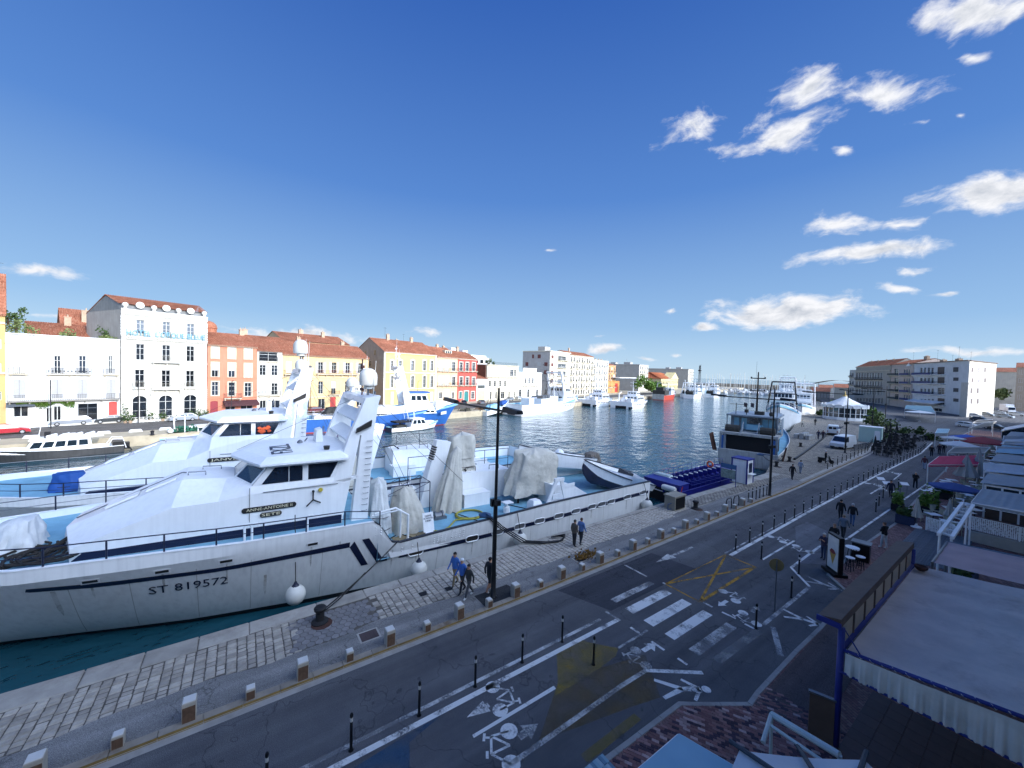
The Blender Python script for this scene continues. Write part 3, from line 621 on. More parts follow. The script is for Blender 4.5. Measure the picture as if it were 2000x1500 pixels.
class Bld:
 def __init__(s,name,label,cat,f,u0,u1,zt,depth,wm_,O=LO,E=LE,group=None,hz=None,zb=-.3):
  """f maps drawing coordinates to photo points; u0,u1 side points; zt point on the wall top"""
  s.f=f;s.O=O;s.E=E
  s.a0=AP(*f(*u0),O,E)[0]if isinstance(u0,tuple)else u0;s.a1=AP(*f(*u1),O,E)[0]if isinstance(u1,tuple)else u1
  s.L=s.a1-s.a0;s.h=hz if hz else AP(*f(*zt),O,E)[1];s.D=depth;s.wm=wm_;s.zb=zb;s.ops=[];s.wins=[]
  p=O+E*s.a0;s.t=thing(name,label,cat,(p.x,p.y,0),math.atan2(E.y,E.x),group)
 def q(s,x,y):a,z=AP(*s.f(x,y),s.O,s.E);return a-s.a0,z
 def op(s,c0,c1,r0,r1,k='w',arch=0.,base=None,**kw):
  """opening between columns c0..c1 and rows r0 (top)..r1 (bottom) in drawing coordinates"""
  xa,zt=s.q(c0,r0);xb,_=s.q(c1,r0);_,zb=s.q((c0+c1)/2,r1);zt=s.q((c0+c1)/2,r0)[1]
  if base is not None:zb=base
  s.add(xa,xb,zb,zt,k,arch,**kw)
 def add(s,xa,xb,zb,zt,k='w',arch=0.,**kw):
  s.ops.append((xa,xb,zb,zt,arch));s.wins.append(((xa+xb)/2,zb,xb-xa,zt-zb,k,kw))
 def finish(s,roof=None,side_m=None,skew=0.,skew2=0.):
  mb=MB();wall_front(mb,s.L,s.zb,s.h,s.ops)
  L,D,h,z=s.L,s.D,s.h,s.zb
  mb.k=1
  mb.poly([(0,0,z),(0,0,h),(-skew,D,h),(-skew,D,z)]);mb.poly([(L,0,z),(L+skew2,D,z),(L+skew2,D,h),(L,0,h)]);mb.poly([(-skew,D,z),(-skew,D,h),(L+skew2,D,h),(L+skew2,D,z)]);mb.k=0
  if roof is None:mb.poly([(0,0,h),(L,0,h),(L+skew2,D,h),(-skew,D,h)])
  if roof:
   hr,ry=roof[0],roof[1]if len(roof)>1 else .5
   mb.k=1
   mb.poly([(0,0,h),(0,D*ry,h+hr),(-skew,D,h)]);mb.poly([(L,0,h),(L+skew2,D,h),(L,D*ry,h+hr)]);mb.k=0
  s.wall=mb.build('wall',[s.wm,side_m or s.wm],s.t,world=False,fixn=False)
  if roof:
   mb=MB();ov=.45;dz=hr*ov/(D*ry)
   tiles(mb,(-.12,-ov,h-dz+.14),(L+.12,-ov,h-dz+.14),(L+.12,D*ry,h+hr+.14),(-.12,D*ry,h+hr+.14));mb.poly([(-.12-skew,D+.3,h+.05),(L+.12+skew2,D+.3,h+.05),(L+.12,D*ry,h+hr+.1),(-.12,D*ry,h+hr+.1)])
   mb.box((-.1,-ov,h-dz-.02),(L+.1,-.003,h-dz+.09));s.roof=mb.build('roof',M_tile,s.t,world=False,fixn=False)
  for x,zb,w,hh,k,kw in s.wins:
   nm=kw.pop('name','door' if k=='d' else 'window');add_win(s.t,x,zb,w,hh,k,name=nm,**kw)
 def trimbox(s,name,m,fn,fixn=True):
  mb=MB();fn(mb);return mb.build(name,m,s.t,world=False,fixn=fixn)
 def chimney(s,x,y,z0,w=.9,d=.6,h=1.4,pots=2):
  mb=MB();mb.box((x-w/2,y-d/2,z0-1),(x+w/2,y+d/2,z0+h));mb.box((x-w/2-.06,y-d/2-.06,z0+h),(x+w/2+.06,y+d/2+.06,z0+h+.12))
  for i in range(pots):mb.lathe([(.12,z0+h+.12),(.1,z0+h+.5)],(x-w/2+w*(i+.5)/pots,y,0),8)
  return mb.build('chimney',M_chim,s.t,world=False)
def aerial(b,x,y,z,h=2.):
 mb=MB();mb.tube([(x,y,z-.3),(x,y,z+h)],.025,4);mb.tube([(x-.5,y,z+h*.95),(x+.5,y,z+h*.95)],.015,4)
 for i in range(5):mb.tube([(x-.4+i*.2,y-.25,z+h*.95),(x-.4+i*.2,y+.25,z+h*.95)],.012,4)
 mb.build('aerial',M_rail,b,world=False)
def surround(mb,x0,x1,z0,z1,w=.14,d=.05,sill=True):
 mb.box((x0-w,-d,z0),(x0-.002,-.001,z1));mb.box((x1+.002,-d,z0),(x1+w,-.001,z1));mb.box((x0-w,-d-.02,z1+.002),(x1+w,-.001,z1+w))
 if sill:mb.box((x0-w,-d-.06,z0-.12),(x1+w,-.001,z0-.002))
zA=lambda x,y:(x/4.688,560+y/4.688);zB=lambda x,y:(400+x/4.688,620+y/4.688);zC=lambda x,y:(800+x/4.688,620+y/4.688);zD=lambda x,y:(1120+x/7.143,680+y/7.143);zE=lambda x,y:(880+x/7.692,680+y/7.692)
def render(name,c,**k):return mat(name,c,.88,**{**dict(var=.08,scale=.5,streak=.14,dirt='#8f8370',dirtamt=.22),**k})
b=Bld('town_house','ochre house with a steep tiled roof beside the white shuttered building, at the left edge','house',zA,-29.,(46,300),(20,235),11,render('ochre','#d3a86c'))
b.op(-20,14,960,1040,'w');b.op(-20,14,700,790,'sc');b.op(-20,14,480,570,'sc')
def f(mb):
 for yy in(340,800):band(mb,0,b.L,b.q(20,yy)[1],.3,.15)
b.trimbox('cornice',M_trim,f);b.finish(roof=(6.5,.55));b.chimney(b.L-1.2,4,b.h+4);aerial(b.t,b.L-.6,3,b.h+5,3)
W_white=render('white_render','#e6e4df',streak=.08,dirtamt=.12)
b=Bld('shuttered_building','white building with closed shutters, iron balconies and a red door beside the hotel','building',zA,(50,700),(1098,700),(1050,487),12,W_white)
for c0,c1,k in((122,228,'sc'),(494,556,'sn'),(722,788,'sn'),(992,1030,'sn')):b.op(c0,c1,632 if k!='sc' else 625,795,k,sm=M_shg)
for c0,c1 in((122,228),(475,573),(706,798),(975,1058)):b.op(c0,c1,850,1022,'sc',arch=.25,sm=M_shg,fm=M_shg)
b.op(122,260,1075,1193,'p',gm=M_gdark,name='shop_window');b.op(372,412,1115,1235,'d',fm=M_fr);b.op(422,478,1110,1240,'p',gm=M_gdark,name='shop_door');b.op(490,560,1095,1225,'p',gm=M_gdark,name='shop_window');b.op(714,892,1070,1222,'w',gm=M_gdark,fm=mat('slate_frame','#555a5e',.6),name='shop_front');b.op(995,1072,1052,1218,'d',arch=.3,fm=mat('red_door','#c0453c',.6))
zf1=b.q(600,808)[1];zf0=b.q(600,1035)[1]
def f(mb):
 band(mb,0,b.L,zf1-.05,.2,.12);band(mb,0,b.L,b.h-1.45,.22,.25);band(mb,0,b.L,b.h-.02,.16,.3);band(mb,0,b.L,b.h-1.2,.12,.12)
b.trimbox('cornice',W_white,f);b.finish()
for x0,x1 in((75,262),(425,838),(940,1090)):balcony(b.t,b.q(x0,800)[0],b.q(x1,800)[0],zf1+.17,.6,.95,fancy=x0==425)
balcony(b.t,.1,b.L-.1,zf0,.75,.95,m=M_stone,fancy=False)
b.trimbox('shop_awning',mat('slate_frame','#555a5e'),lambda mb:mb.ext([(0,-.003,b.q(800,1062)[1]),(0,-.8,b.q(800,1075)[1]),(0,-.003,b.q(800,1058)[1]+.25)],(b.q(912,1070)[0]-b.q(690,1070)[0],0,0))or[setattr(mb,'v',[v+V((b.q(690,1070)[0],0,0))for v in mb.v])])
M_leaf=mat('leaf_green','#5d7a2c',.7,var=.3,scale=3,rand=.2);M_leafd=mat('leaf_dark','#3c5222',.75,var=.35,scale=2);M_leafy=mat('leaf_olive','#6f7a45',.75,var=.35,scale=2)
def leaves(n,fn,s=.12,mb=None):
 mb=mb or MB()
 for _ in range(n):
  p=V(fn());a=V((R_.uniform(-1,1),R_.uniform(-1,1),R_.uniform(-1,1))).normalized();c=a.orthogonal().normalized();d=a.cross(c);k=s*R_.uniform(.6,1.4)
  mb.poly([p+c*k,p+d*k*.6,p-c*k,p-d*k*.6])
 return mb
ow=b.t.matrix_basis if 0 else Mx.Translation(b.t.location)@Mx.Rotation(b.t.rotation_euler.z,4,'Z')
ivt=thing('climbing_ivy','green ivy trailing over the shop windows of the white shuttered building','ivy',ow@V((b.q(400,1100)[0],-.1,b.q(400,1100)[1])))
zi=b.q(400,1045)[1]
def iv():
 x=R_.uniform(150,680);t=abs(R_.gauss(0,.45));X=b.q(x,1080)[0];dr=.45+.35*math.sin(x*.02)+(1.0 if 560<x<680 else .3)*.9*R_.random()
 return ow@V((X,-.15-R_.random()*.3,zi-.05-min(t,1.2)*dr))
leaves(2200,iv,.13).build('foliage',M_leaf,ivt,fixn=False)
W_hot=render('hotel_stone','#ddd8ca',streak=.16,dirtamt=.25)
b=Bld('hotel','tall cream hotel with blue roof-line lettering, red tiled roof and arched ground floor','hotel',zA,(1108,900),(1893,900),(1500,245),14,W_hot)
hh=b.h
for c0,c1,r0,r1 in((1247,1322,305,432),(1488,1560,322,440),(1712,1780,340,452)):b.op(c0,c1,r0,r1,'w')
for c0,c1,r0,r1 in((1245,1322,525,672),(1485,1560,535,682),(1708,1780,545,685)):b.op(c0,c1,r0,r1,'w',gm=M_gdark)
for c0,c1,r0,r1 in((1236,1322,760,925),(1480,1560,765,925),(1703,1780,768,922)):b.op(c0,c1,r0,r1,'w',gm=M_gdark)
for i,(c0,c1)in enumerate(((1212,1345),(1455,1580),(1685,1800))):b.op(c0,c1,1000-i*5,1195-i*10,'w',arch=1.,base=.35,gm=M_gdark,name='arched_door')
zl={k:b.q(1500,k)[1]for k in(248,285,478,500,690,705,935)}
def f(mb):
 band(mb,0,b.L,zl[285],.75,.28);band(mb,0,b.L,zl[285]+.75,.2,.5);band(mb,0,b.L,zl[500],.35,.3);band(mb,0,b.L,zl[500]+.35,.18,.6);band(mb,0,b.L,zl[705],.3,.25);band(mb,0,b.L,zl[935]+.1,.3,.2);band(mb,0,b.L,.32,.12,.08)
 n=int(b.L/.42)
 for i in range(n):x=(i+.5)*b.L/n;mb.box((x-.1,-.5,zl[500]+.14),(x+.1,-.302,zl[500]+.345))
 for x in(.35,b.L-.35):
  mb.box((x-.3,-.14,zl[935]+.45),(x+.3,-.001,zl[500]-.02))
  for i in range(14):mb.box((x-.38,-.2,.5+i*.42),(x+.38,-.003,.5+i*.42+.3))if .5+i*.42+.3<zl[935]+.05 else None
  for i in range(9):mb.box((x-.42,-.17,zl[500]+.75+i*.5),(x+.42,-.141+.14,zl[500]+1.05+i*.5))if zl[500]+1.05+i*.5<zl[285]else None
 for(x,z,w,h,k,kw)in b.wins[:9]:surround(mb,x-w/2,x+w/2,z,z+h,.2,.09)
 for(x,z,w,h,k,kw)in b.wins[6:9]:mb.ext([(x-w*.85,-.25,z+h+.55),(x+w*.85,-.25,z+h+.55),(x,-.25,z+h+1.0)],(0,.247,0));mb.box((x-w*.85,-.2,z+h+.3),(x+w*.85,-.004,z+h+.5))
 for(x,z,w,h,k,kw)in b.wins[9:12]:
  r=w/2;zc=z+h-r
  for t in range(10):
   a0,a1=t*PI/10,(t+1)*PI/10;g=lambda a,R:(x+R*math.cos(a),-.1,zc+R*math.sin(a));mb.ext([g(a0,r+.02),g(a0,r+.3),g(a1,r+.3),g(a1,r+.02)],(0,.098,0))
  mb.box((x-.14,-.16,zc+r-.02),(x+.14,-.101,zc+r+.4))
 for u in(1385,1655):xx=b.q(u,800)[0];mb.box((xx-.16,-.1,zl[935]+.5),(xx+.16,-.0025,zl[705]-.02));mb.box((xx-.16,-.55,zl[935]-1.2),(xx+.16,-.004,zl[935]-.05))
b.trimbox('stonework',W_hot,f)
b.finish(roof=None,side_m=mat('side_shade_grey','#a29c92',.9,var=.12,scale=.5,streak=.25),skew=3.0)  # flank shade is put into a greyer wall colour
za=b.q(1500,195)[1]
mb=MB();D=b.D;L=b.L;mb.grid([[(.0,.05,hh),(L,.05,hh)],[(.12,.75,za),(L-.12,.75,za)]]);mb.poly([(0,.05,hh),(-1.25,6,hh),(-1.25,6,za+1.7),(.12,.75,za)]);mb.poly([(L,.05,hh),(L-.12,.75,za),(L,6,za+1.7),(L,6,hh)]);mb.poly([(-1.25,6,hh),(-3.0,D,hh),(-2.9,D,za-1.4),(-1.25,6,za+1.7)]);mb.build('attic',M_zinc,b.t,world=False,fixn=False)
mb=MB();tiles(mb,(-.25,.3,za+.02),(L+.2,.3,za+.02),(L+.05,6,za+1.95),(-1.4,6,za+1.95));mb.poly([(-1.4,6,za+1.9),(L,6,za+1.9),(L,D,za-1.3),(-3.1,D,za-1.3)]);mb.build('roof',M_tile,b.t,world=False,fixn=False)
for u in(1145,1408,1632,1868):
 x=b.q(u,240)[0];mb=MB();mb.lathe([(.28,zl[285]+.95),(.28,zl[285]+1.15),(.15,zl[285]+1.25),(.42,zl[285]+1.5),(.45,zl[285]+1.75),(.3,zl[285]+2.0),(.05,zl[285]+2.1)],(x,-.2,0),12);mb.build('finial',W_hot,b.t,True,world=False)
for u in(1280,1520,1742):
 x=b.q(u,205)[0];mb=MB();zz=hh+1.;mb.lathe([(.3,-.45),(.58,-.45),(.6,-.3),(.3,-.28)],(x,0,zz),14,'y');mb.lathe([(.01,-.3),(.32,-.3),(.32,.9),(.01,.9)],(x,0,zz),12,'y');o=mb.build('oval_dormer',W_hot,b.t,world=False);mb=MB();mb.lathe([(.01,-.31),(.27,-.31),(.27,-.305)],(x,0,zz),12,'y');mb.build('pane',M_gdark,o,world=False)
for u0,u1,rr in((1385,1655,690),(1378,1658,935)):balcony(b.t,b.q(u0,rr)[0],b.q(u1,rr)[0],b.q(1500,rr)[1],.9,1.05,m=W_hot,rm=mat('rail_stone','#8d8778',.7))
for u0,u1 in((1210,1345),(1682,1805)):balcony(b.t,b.q(u0,920)[0],b.q(u1,920)[0],b.q(u0,925)[1],.5,1.,m=W_hot,rm=mat('rail_stone','#8d8778',.7))
x0,x1=b.q(1155,410)[0],b.q(1870,440)[0];zs0=b.q(1500,440)[1]-.1
sg=thing('hotel_sign','blue raised letters HOTEL L ORQUE BLEUE along the hotel cornice','sign',ow@V((0,0,0)))
hw_=Mx.Translation(b.t.location)@Mx.Rotation(b.t.rotation_euler.z,4,'Z');ex=V((LE.x,LE.y,0));sg.location=hw_@V(((x0+x1)/2,-.5,zs0));ppos=sg.location
tx=text('lettering',"HOTEL  L'ORQUE BLEUE",1.5,mat('sign_blue','#5f97a8',.5,var=.05),sg,frame(ppos,ex,(0,0,1)),.12,width=x1-x0)
mb=MB(hw_);[mb.box((x,-.47,zl[500]+.4),(x+.05,-.4,zl[500]+1.9))for x in(x0,x0+3,x0+6,x1-.1)];mb.box((x0,-.46,zl[500]+.8),(x1,-.42,zl[500]+.86));mb.build('sign_frame',M_rail,sg)
tf=thing('terrace_fence','low white terrace fence in front of the hotel arches','fence',hw_@V((L/2,-2.4,0)));mb=MB(hw_);mb.box((1,-2.4,.05),(L*.62,-2.3,.35))
for i in range(14):x=1+i*(L*.62-1)/13;mb.box((x-.05,-2.42,0),(x+.05,-2.28,1))
mb.box((1,-2.39,.9),(L*.62,-2.31,.98));mb.build('pickets',M_fr,tf)
for i,x in enumerate((.3,.9,3.6,5.2,9.6,10.6,11.8)):
 pt=thing('potted_shrub','leafy potted shrub standing by the hotel terrace','plant',hw_@V((x,-1.8-.5*(i%2),0)),0,'potted shrubs by the hotel');c=pt.location.copy();mb=MB();mb.lathe([(.22,0),(.32,.5)],c,8);mb.build('pot',M_chim,pt)
 H=R_.uniform(.6,1.6)if i else 2.6;leaves(160,lambda:(c.x+R_.gauss(0,.3),c.y+R_.gauss(0,.3),c.z+.5+abs(R_.gauss(.2,.45))*H),.14).build('foliage',M_leafd,pt,fixn=False)
b=Bld('town_house','salmon pink house with white window surrounds and a dark red door next to the hotel','house',zB,(25,400),(480,400),(250,255),11,render('salmon','#cd8264'))
wr=[(265,374),(415,540),(590,715)]
for r,(r0,r1)in enumerate(wr):
 for c,(c0,c1)in enumerate(((65,125),(218,278),(366,428))):b.op(c0,c1,r0+c*5,r1+c*4,('rf','rb','w')[r]if not(r==1 and c==2)else 'rf',fm=M_fr)
b.op(50,120,765,870,'d',arch=.3,fm=mat('crimson_door','#8e2f35',.6),base=0.)
b.op(190,280,790,870,'p',gm=M_gdark,base=.2,name='shop_window');b.op(330,440,790,870,'p',gm=M_gdark,base=.2,name='shop_window')
def f(mb):
 for(x,z,w,h,k,kw)in b.wins[:9]:surround(mb,x-w/2,x+w/2,z,z+h,.22,.05)
 band(mb,0,b.L,b.h-.35,.33,.3)
b.trimbox('surrounds',M_trim,f);b.trimbox('string_course',render('salmon','#cd8264'),lambda mb:(band(mb,0,b.L,b.q(240,740)[1],.25,.12),band(mb,0,b.L,b.q(240,555)[1],.12,.08)))
b.finish(roof=(2.7,.5));balcony(b.t,b.q(170,735)[0],b.q(330,735)[0],b.q(250,738)[1],.7,1.);b.chimney(b.L-1.4,5.2,b.h+2.6,h=1.2)
sw=Mx.Translation(b.t.location)@Mx.Rotation(b.t.rotation_euler.z,4,'Z')
aw=thing('shop_awning','dark awning with pale lettering along the ground floor of the salmon house','awning',sw@V((5,-.8,2.8)));mb=MB(sw);mb.ext([(2.6,-.05,3.3),(2.6,-1.5,2.6),(2.6,-1.5,2.1),(2.6,-.05,2.9)],(b.L-2.6,0,0));mb.build('canvas',mat('awning_dark','#4a2a2c',.8),aw)
b=Bld('town_house','narrow white house with a loggia between the salmon house and the cream block','house',zB,(481,400),(712,400),(600,303),11,render('pale_white','#d9d3c4'))
b.op(498,668,318,402,'w',gm=M_gdark,name='loggia');b.op(503,560,435,530,'w',gm=M_gdark);b.op(612,668,438,532,'w');b.op(500,556,600,710,'sc',sm=M_shg);b.op(612,668,602,708,'w',gm=M_gdark)
b.op(505,560,760,850,'p',gm=M_gdark,base=.2,name='shop_window');b.op(600,690,760,850,'p',gm=M_gdark,base=.2,name='shop_window')
b.trimbox('string_course',M_trim,lambda mb:[band(mb,0,b.L,b.q(600,y)[1],.16,.1)for y in(412,560,722)]);b.finish(roof=(2.6,.5));balcony(b.t,b.q(496,402)[0],b.q(670,402)[0],b.q(600,402)[1],.3,.95);balcony(b.t,b.q(488,712)[0],b.q(690,712)[0],b.q(600,714)[1],.5,.95)
b=Bld('apartment_block','long cream yellow block with a low red hipped roof and shuttered doors','building',zB,(713,500),(1497,500),(1100,352),12,render('cream_yellow','#dcbb87'))
for c0,c1,k in((745,800,'rf'),(882,930,'so'),(1040,1085,'so'),(1165,1205,'so'),(1290,1330,'so'),(1405,1442,'so')):b.op(c0,c1,400+(c0-745)*.03,512,k,sm=M_shw,gm=M_gdark)
for c0,c1,k in((752,795,'w'),(885,930,'w'),(1040,1085,'w'),(1160,1200,'rb'),(1285,1325,'w'),(1400,1440,'sc')):b.op(c0,c1,585,700,k)
for c0,c1 in((760,820),(900,960),(1040,1100),(1240,1300),(1390,1450)):b.op(c0,c1,745,850,'p',gm=M_gdark,base=.2,name='shop_window')
b.op(1148,1200,720,850,'d',base=0.,fm=mat('red_door','#c0453c'))
b.trimbox('string_course',M_trim,lambda mb:[band(mb,0,b.L,b.q(1100,y)[1],.2,.12)for y in(550,730)]+[band(mb,0,b.L,b.h-.35,.33,.3)])
b.finish(roof=(3.2,.5));balcony(b.t,.2,b.q(935,520)[0],b.q(800,520)[1],.9,1.);balcony(b.t,b.q(1020,520)[0],b.q(1390,520)[0],b.q(1200,520)[1],.8,1.,rm=mat('rail_red','#7d4238'));balcony(b.t,b.q(1130,705)[0],b.q(1230,705)[0],b.q(1180,706)[1],.7,1.);b.chimney(6,6,b.h+3);b.chimney(18,6.5,b.h+2.8)
b=Bld('town_house','lemon yellow house with arched white window surrounds and a gable wall painted in shade brown','house',zC,(-235,300),(247,330),(100,330),15,render('lemon','#dfc577'))
for r0,r1 in((395,488),(535,642)):
 for c0,c1 in((-172,-148),(-97,-70),(15,42),(124,150),(192,218)):b.op(c0,c1,r0,r1,'w',arch=.6)
for c0,c1 in((-170,-145),(-95,-70),(15,42),(124,150),(192,218)):b.op(c0,c1,680,770,'sc',sm=M_shw,base=.5)
def f(mb):
 for(x,z,w,h,k,kw)in b.wins[:10]:surround(mb,x-w/2,x+w/2,z,z+h,.3,.06);mb.box((x-w*.3,-.1,z+h+.15),(x+w*.3,-.003,z+h+.5))
 band(mb,0,b.L,b.q(100,512)[1],.25,.14);band(mb,0,b.L,b.h-.5,.45,.35);band(mb,0,b.L,b.q(100,655)[1],.25,.14);mb.box((0,-.12,0),(.5,-.004,b.h-.5));mb.box((b.L-.5,-.12,0),(b.L,-.004,b.h-.5))
b.trimbox('surrounds',mat('trim_white','#d8d2bf',.8,var=.08),f);b.finish(roof=(4.0,.5),side_m=mat('gable_shade_brown','#a08f7e',.9,var=.15,scale=.4,streak=.3))  # gable side coloured brown to stand for its shade
mb=MB();[mb.box((-.02,y,z),(.03,y+.9,z+1.5))for y,z in((4,b.h-1.2),(9,b.h-1.4),(6.5,b.h-4.5))];mb.build('gable_window',M_gdark,b.t,world=False);b.chimney(6,7,b.h+4);b.chimney(15,7,b.h+3.8);aerial(b.t,5,7,b.h+5,2.6)
for nm,lab,u0,u1,col,gd in(('beige','beige house with iron balconies between the lemon house and the red house',(248,400),(441,400),'#dcb892',0),('red','coral red house with white surrounds and a teal arched door',(442,400),(620,400),'#c4574b',1)):
 b=Bld('town_house',lab,'house',zC,u0,u1,((345 if not gd else 530),362 if not gd else 378),12,render('house_'+nm,col))
 cs=((270,308),(325,358),(390,420))if not gd else((458,486),(515,541),(574,600))
 for r0,r1 in((405,490),(540,620)):
  for c0,c1 in cs:b.op(c0,c1,r0+(c0-270)*.03,r1,('rf' if c0<360 and not gd else 'w'),gm=M_glass)
 if gd:
  b.op(455,478,680,742,'sc',sm=M_shg,fm=mat('teal_door','#2f7a76'));b.op(500,538,675,765,'d',arch=1.,base=0.,fm=mat('teal_door','#2f7a76'));b.op(565,592,680,745,'w')
 else:b.op(270,300,685,742,'w');b.op(318,357,668,760,'rf',arch=1.,base=0.);b.op(386,408,685,742,'w')
 def f(mb):
  for(x,z,w,h,k,kw)in b.wins:surround(mb,x-w/2,x+w/2,z,z+h,.25,.07)
  band(mb,0,b.L,b.h-.4,.36,.35)
 b.trimbox('surrounds',mat('trim_white','#d8d2bf'),f);b.finish(roof=(3.4 if not gd else 2.6,.5));mid=(u0[0]+u1[0])/2
 for rr in(492,622):balcony(b.t,.3,b.L-.3,b.q(mid,rr)[1],.8,1.,sp=.25)
 b.chimney(b.L*.55,6,b.h+2.8)
 if not gd:
  mb=MB();zz=b.h+1.4;x=b.L*.75;mb.box((x-1.6,2.2,zz-.6),(x+1.6,5,zz+1));o=mb.build('dormer',M_trim,b.t,world=False);mb=MB();[mb.box((x-1.3+i*.9,2.15,zz-.1),(x-.7+i*.9,2.19,zz+.8))for i in range(3)];mb.build('pane',M_gdark,o,world=False)
b=Bld('low_house','low white garage house with a louvred opening beside the red house','house',zC,(612,600),(708,600),(660,558),9,W_white)
b.op(622,690,620,650,'sc',sm=M_shg,fm=mat('louvre_dark','#4b4f4a'));b.op(622,688,672,758,'rf',fm=mat('roller_cream','#d6bf92'),base=0.);b.trimbox('cornice',W_white,lambda mb:(band(mb,0,b.L,b.h-.3,.28,.2),band(mb,0,b.L,b.q(650,662)[1],.15,.12)));b.finish(roof=(2.2,.9))
b=Bld('town_house','cream white house with a roof terrace and closed roller shutters on the top floor','house',zC,(708,600),(992,600),(850,436),12,render('cream_white','#dfd5bb'))
for c0,c1,k in((718,775,'rf'),(790,842,'rf'),(856,908,'rf'),(922,952,'w'),(958,976,'w')):b.op(c0,c1,478,540,k,fm=M_fr)
for c0,c1,k in((725,746,'w'),(770,792,'w'),(822,841,'w'),(866,884,'w'),(920,945,'rf'),(955,968,'rf')):b.op(c0,c1,580,634,k,gm=M_gdark)
for c0,c1 in((735,752),(785,800),(835,870),(905,918),(955,968)):b.op(c0,c1,682,745,'w',gm=M_gdark,base=.4)
b.trimbox('cornice',M_trim,lambda mb:[band(mb,0,b.L,b.q(850,y)[1],.25,.3)for y in(560,650)]+[band(mb,0,b.L,b.h-.3,.28,.45)]);b.finish()
mb=MB();railing(mb,.2,b.L-.2,b.h,b.h+1.,.3,.3,sides=False);mb.build('railing',M_rail,b.t,world=False);balcony(b.t,.2,b.L-.2,b.q(850,545)[1],.5,.9,rm=M_fr)
b=Bld('villa','white villa with a raised stepped gable, three dark windows and three ground floor arches','house',zC,(990,600),(1208,600),(1020,500),12,W_white)
for c0,c1,k in((1012,1026,'rf'),(1054,1070,'w'),(1088,1104,'w'),(1121,1138,'w'),(1166,1182,'rf')):b.op(c0,c1,555,606,k,gm=M_gdark)
for c0,c1 in((1000,1026),(1078,1100),(1158,1178)):b.op(c0,c1,657,725,'w',arch=1.,gm=M_gdark,base=.2,name='arched_door')
xa,xb=b.q(1043,480)[0],b.q(1162,480)[0];ztop=b.q(1100,468)[1]
b.trimbox('parapet',W_white,lambda mb:(mb.box((xa,-.05,b.h-.02),(xb,.6,ztop)),mb.box((xa-.2,-.2,ztop),(xb+.2,.7,ztop+.2)),band(mb,0,b.L,b.h-.35,.3,.25),band(mb,0,b.L,b.q(1100,640)[1],.2,.1)));b.finish();balcony(b.t,b.q(1035,622)[0],b.q(1165,622)[0],b.q(1100,626)[1],.8,.9,rm=M_fr)
M_grey=render('grey_render_shade','#a8a29b',streak=.1);M_cr=render('cream_apart','#ddd3bb')
P0=LO+LE*141.6;HB=21.6
b=Bld('apartment_block','shade-grey flanked corner apartment block with dark red shutters, tallest on the far quay','building',zC,(1282,500),(1466,500),None,16,M_cr,hz=HB)
zr=[(345,376),(418,448),(490,522),(565,598),(640,668)]
for i,(r0,r1)in enumerate(zr):
 za_,zb_=b.q(1300,r0)[1],b.q(1300,r1)[1]
 b.add(1.2,3.2,zb_,za_,'sc',sm=M_shw,fm=mat('shutter_red','#6d3a34'));b.add(7.5,15.5,zb_-.5,za_,'w',gm=M_glass,name='balcony_door')
b.finish(side_m=M_grey)  # side wall uses the grey as painted shade, front stays cream
for i,(r0,r1)in enumerate(zr):balcony(b.t,6.8,16.2,b.q(1300,r1)[1]-.5,1.3,1.,m=M_cr,rm=M_fr,sp=.3)
b.trimbox('cornice',M_cr,lambda mb:mb.box((-.35,-.5,b.h),(b.L+.1,b.D,b.h+.35)))
b.trimbox('lift_house',M_grey,lambda mb:mb.box((3,5,b.h+.36),(8,9,b.h+2.6)))
fl=Mx.Rotation(-PI/2,4,'Z')
shr=mat('shutter_red','#6d3a34');WD2=None
for i,(r0,r1)in enumerate(zr[:5]):
 for k,(y,w)in enumerate(((2.2,1.8),(6.2,1.8),(9.8,1.2),(13.4,1.7))):
  o=add_win(b.t,0,0,w,1.9,'sc' if(i+k)%3 else 'p',fm=shr if(i*3+k)%4 else M_shg);o.matrix_basis=Mx.Translation((-.1,y,b.q(1300,r1)[1]))@fl
aerial(b.t,4,4,b.h+.4,3);aerial(b.t,10,7,b.h+.4,2.4)
def rowhouse(lab,u0,u1,h0,col,floors,nb,f=zC,bal=True,roof=None,sh=None,name='apartment_block',depth=13,z0=3.4,side=None):
 b=Bld(name,lab,'building',f,u0,u1,None,depth,render('far_'+col,col),hz=h0);fh=(h0-z0-.5)/floors
 for fl_ in range(floors):
  for k in range(nb):
   x=(k+.5)*b.L/nb;w=min(1.5,b.L/nb*.5);b.add(x-w/2,x+w/2,z0+fl_*fh+.35,z0+fl_*fh+fh*.8,'w' if(k+fl_)%3 else 'rb',gm=M_gdark)
 for k in range(nb):x=(k+.5)*b.L/nb;w=min(2.2,b.L/nb*.6);b.add(x-w/2,x+w/2,.2,2.8,'p',gm=M_gdark,name='shop_window')
 b.trimbox('cornice',M_trim,lambda mb:(band(mb,0,b.L,b.h-.3,.28,.4),band(mb,0,b.L,z0-.3,.2,.2)));b.finish(roof=roof,side_m=side)
 if bal:
  for fl_ in range(floors):
   for k in range(0,nb,2):x=(k+.5)*b.L/nb;balcony(b.t,x-b.L/nb*.45,x+b.L/nb*.45,z0+fl_*fh+.3,1.,.95,sp=.35,m=M_cr)
 return b
b=rowhouse('long cream apartment row with stacked balconies beyond the shade-grey corner block',(1467,500),(1680,500),21.2,'#ded4bd',5,9,roof=(2.2,.5));b.chimney(9,6,b.h+1.2,h=2.6)
b=rowhouse('white apartment house with dark windows and small rooftop vents past the long cream row',(1681,500),(1818,500),19.8,'#e2ddd2',4,6,roof=None);[b.chimney(3+i*4,4,b.h,h=.7)for i in range(5)]
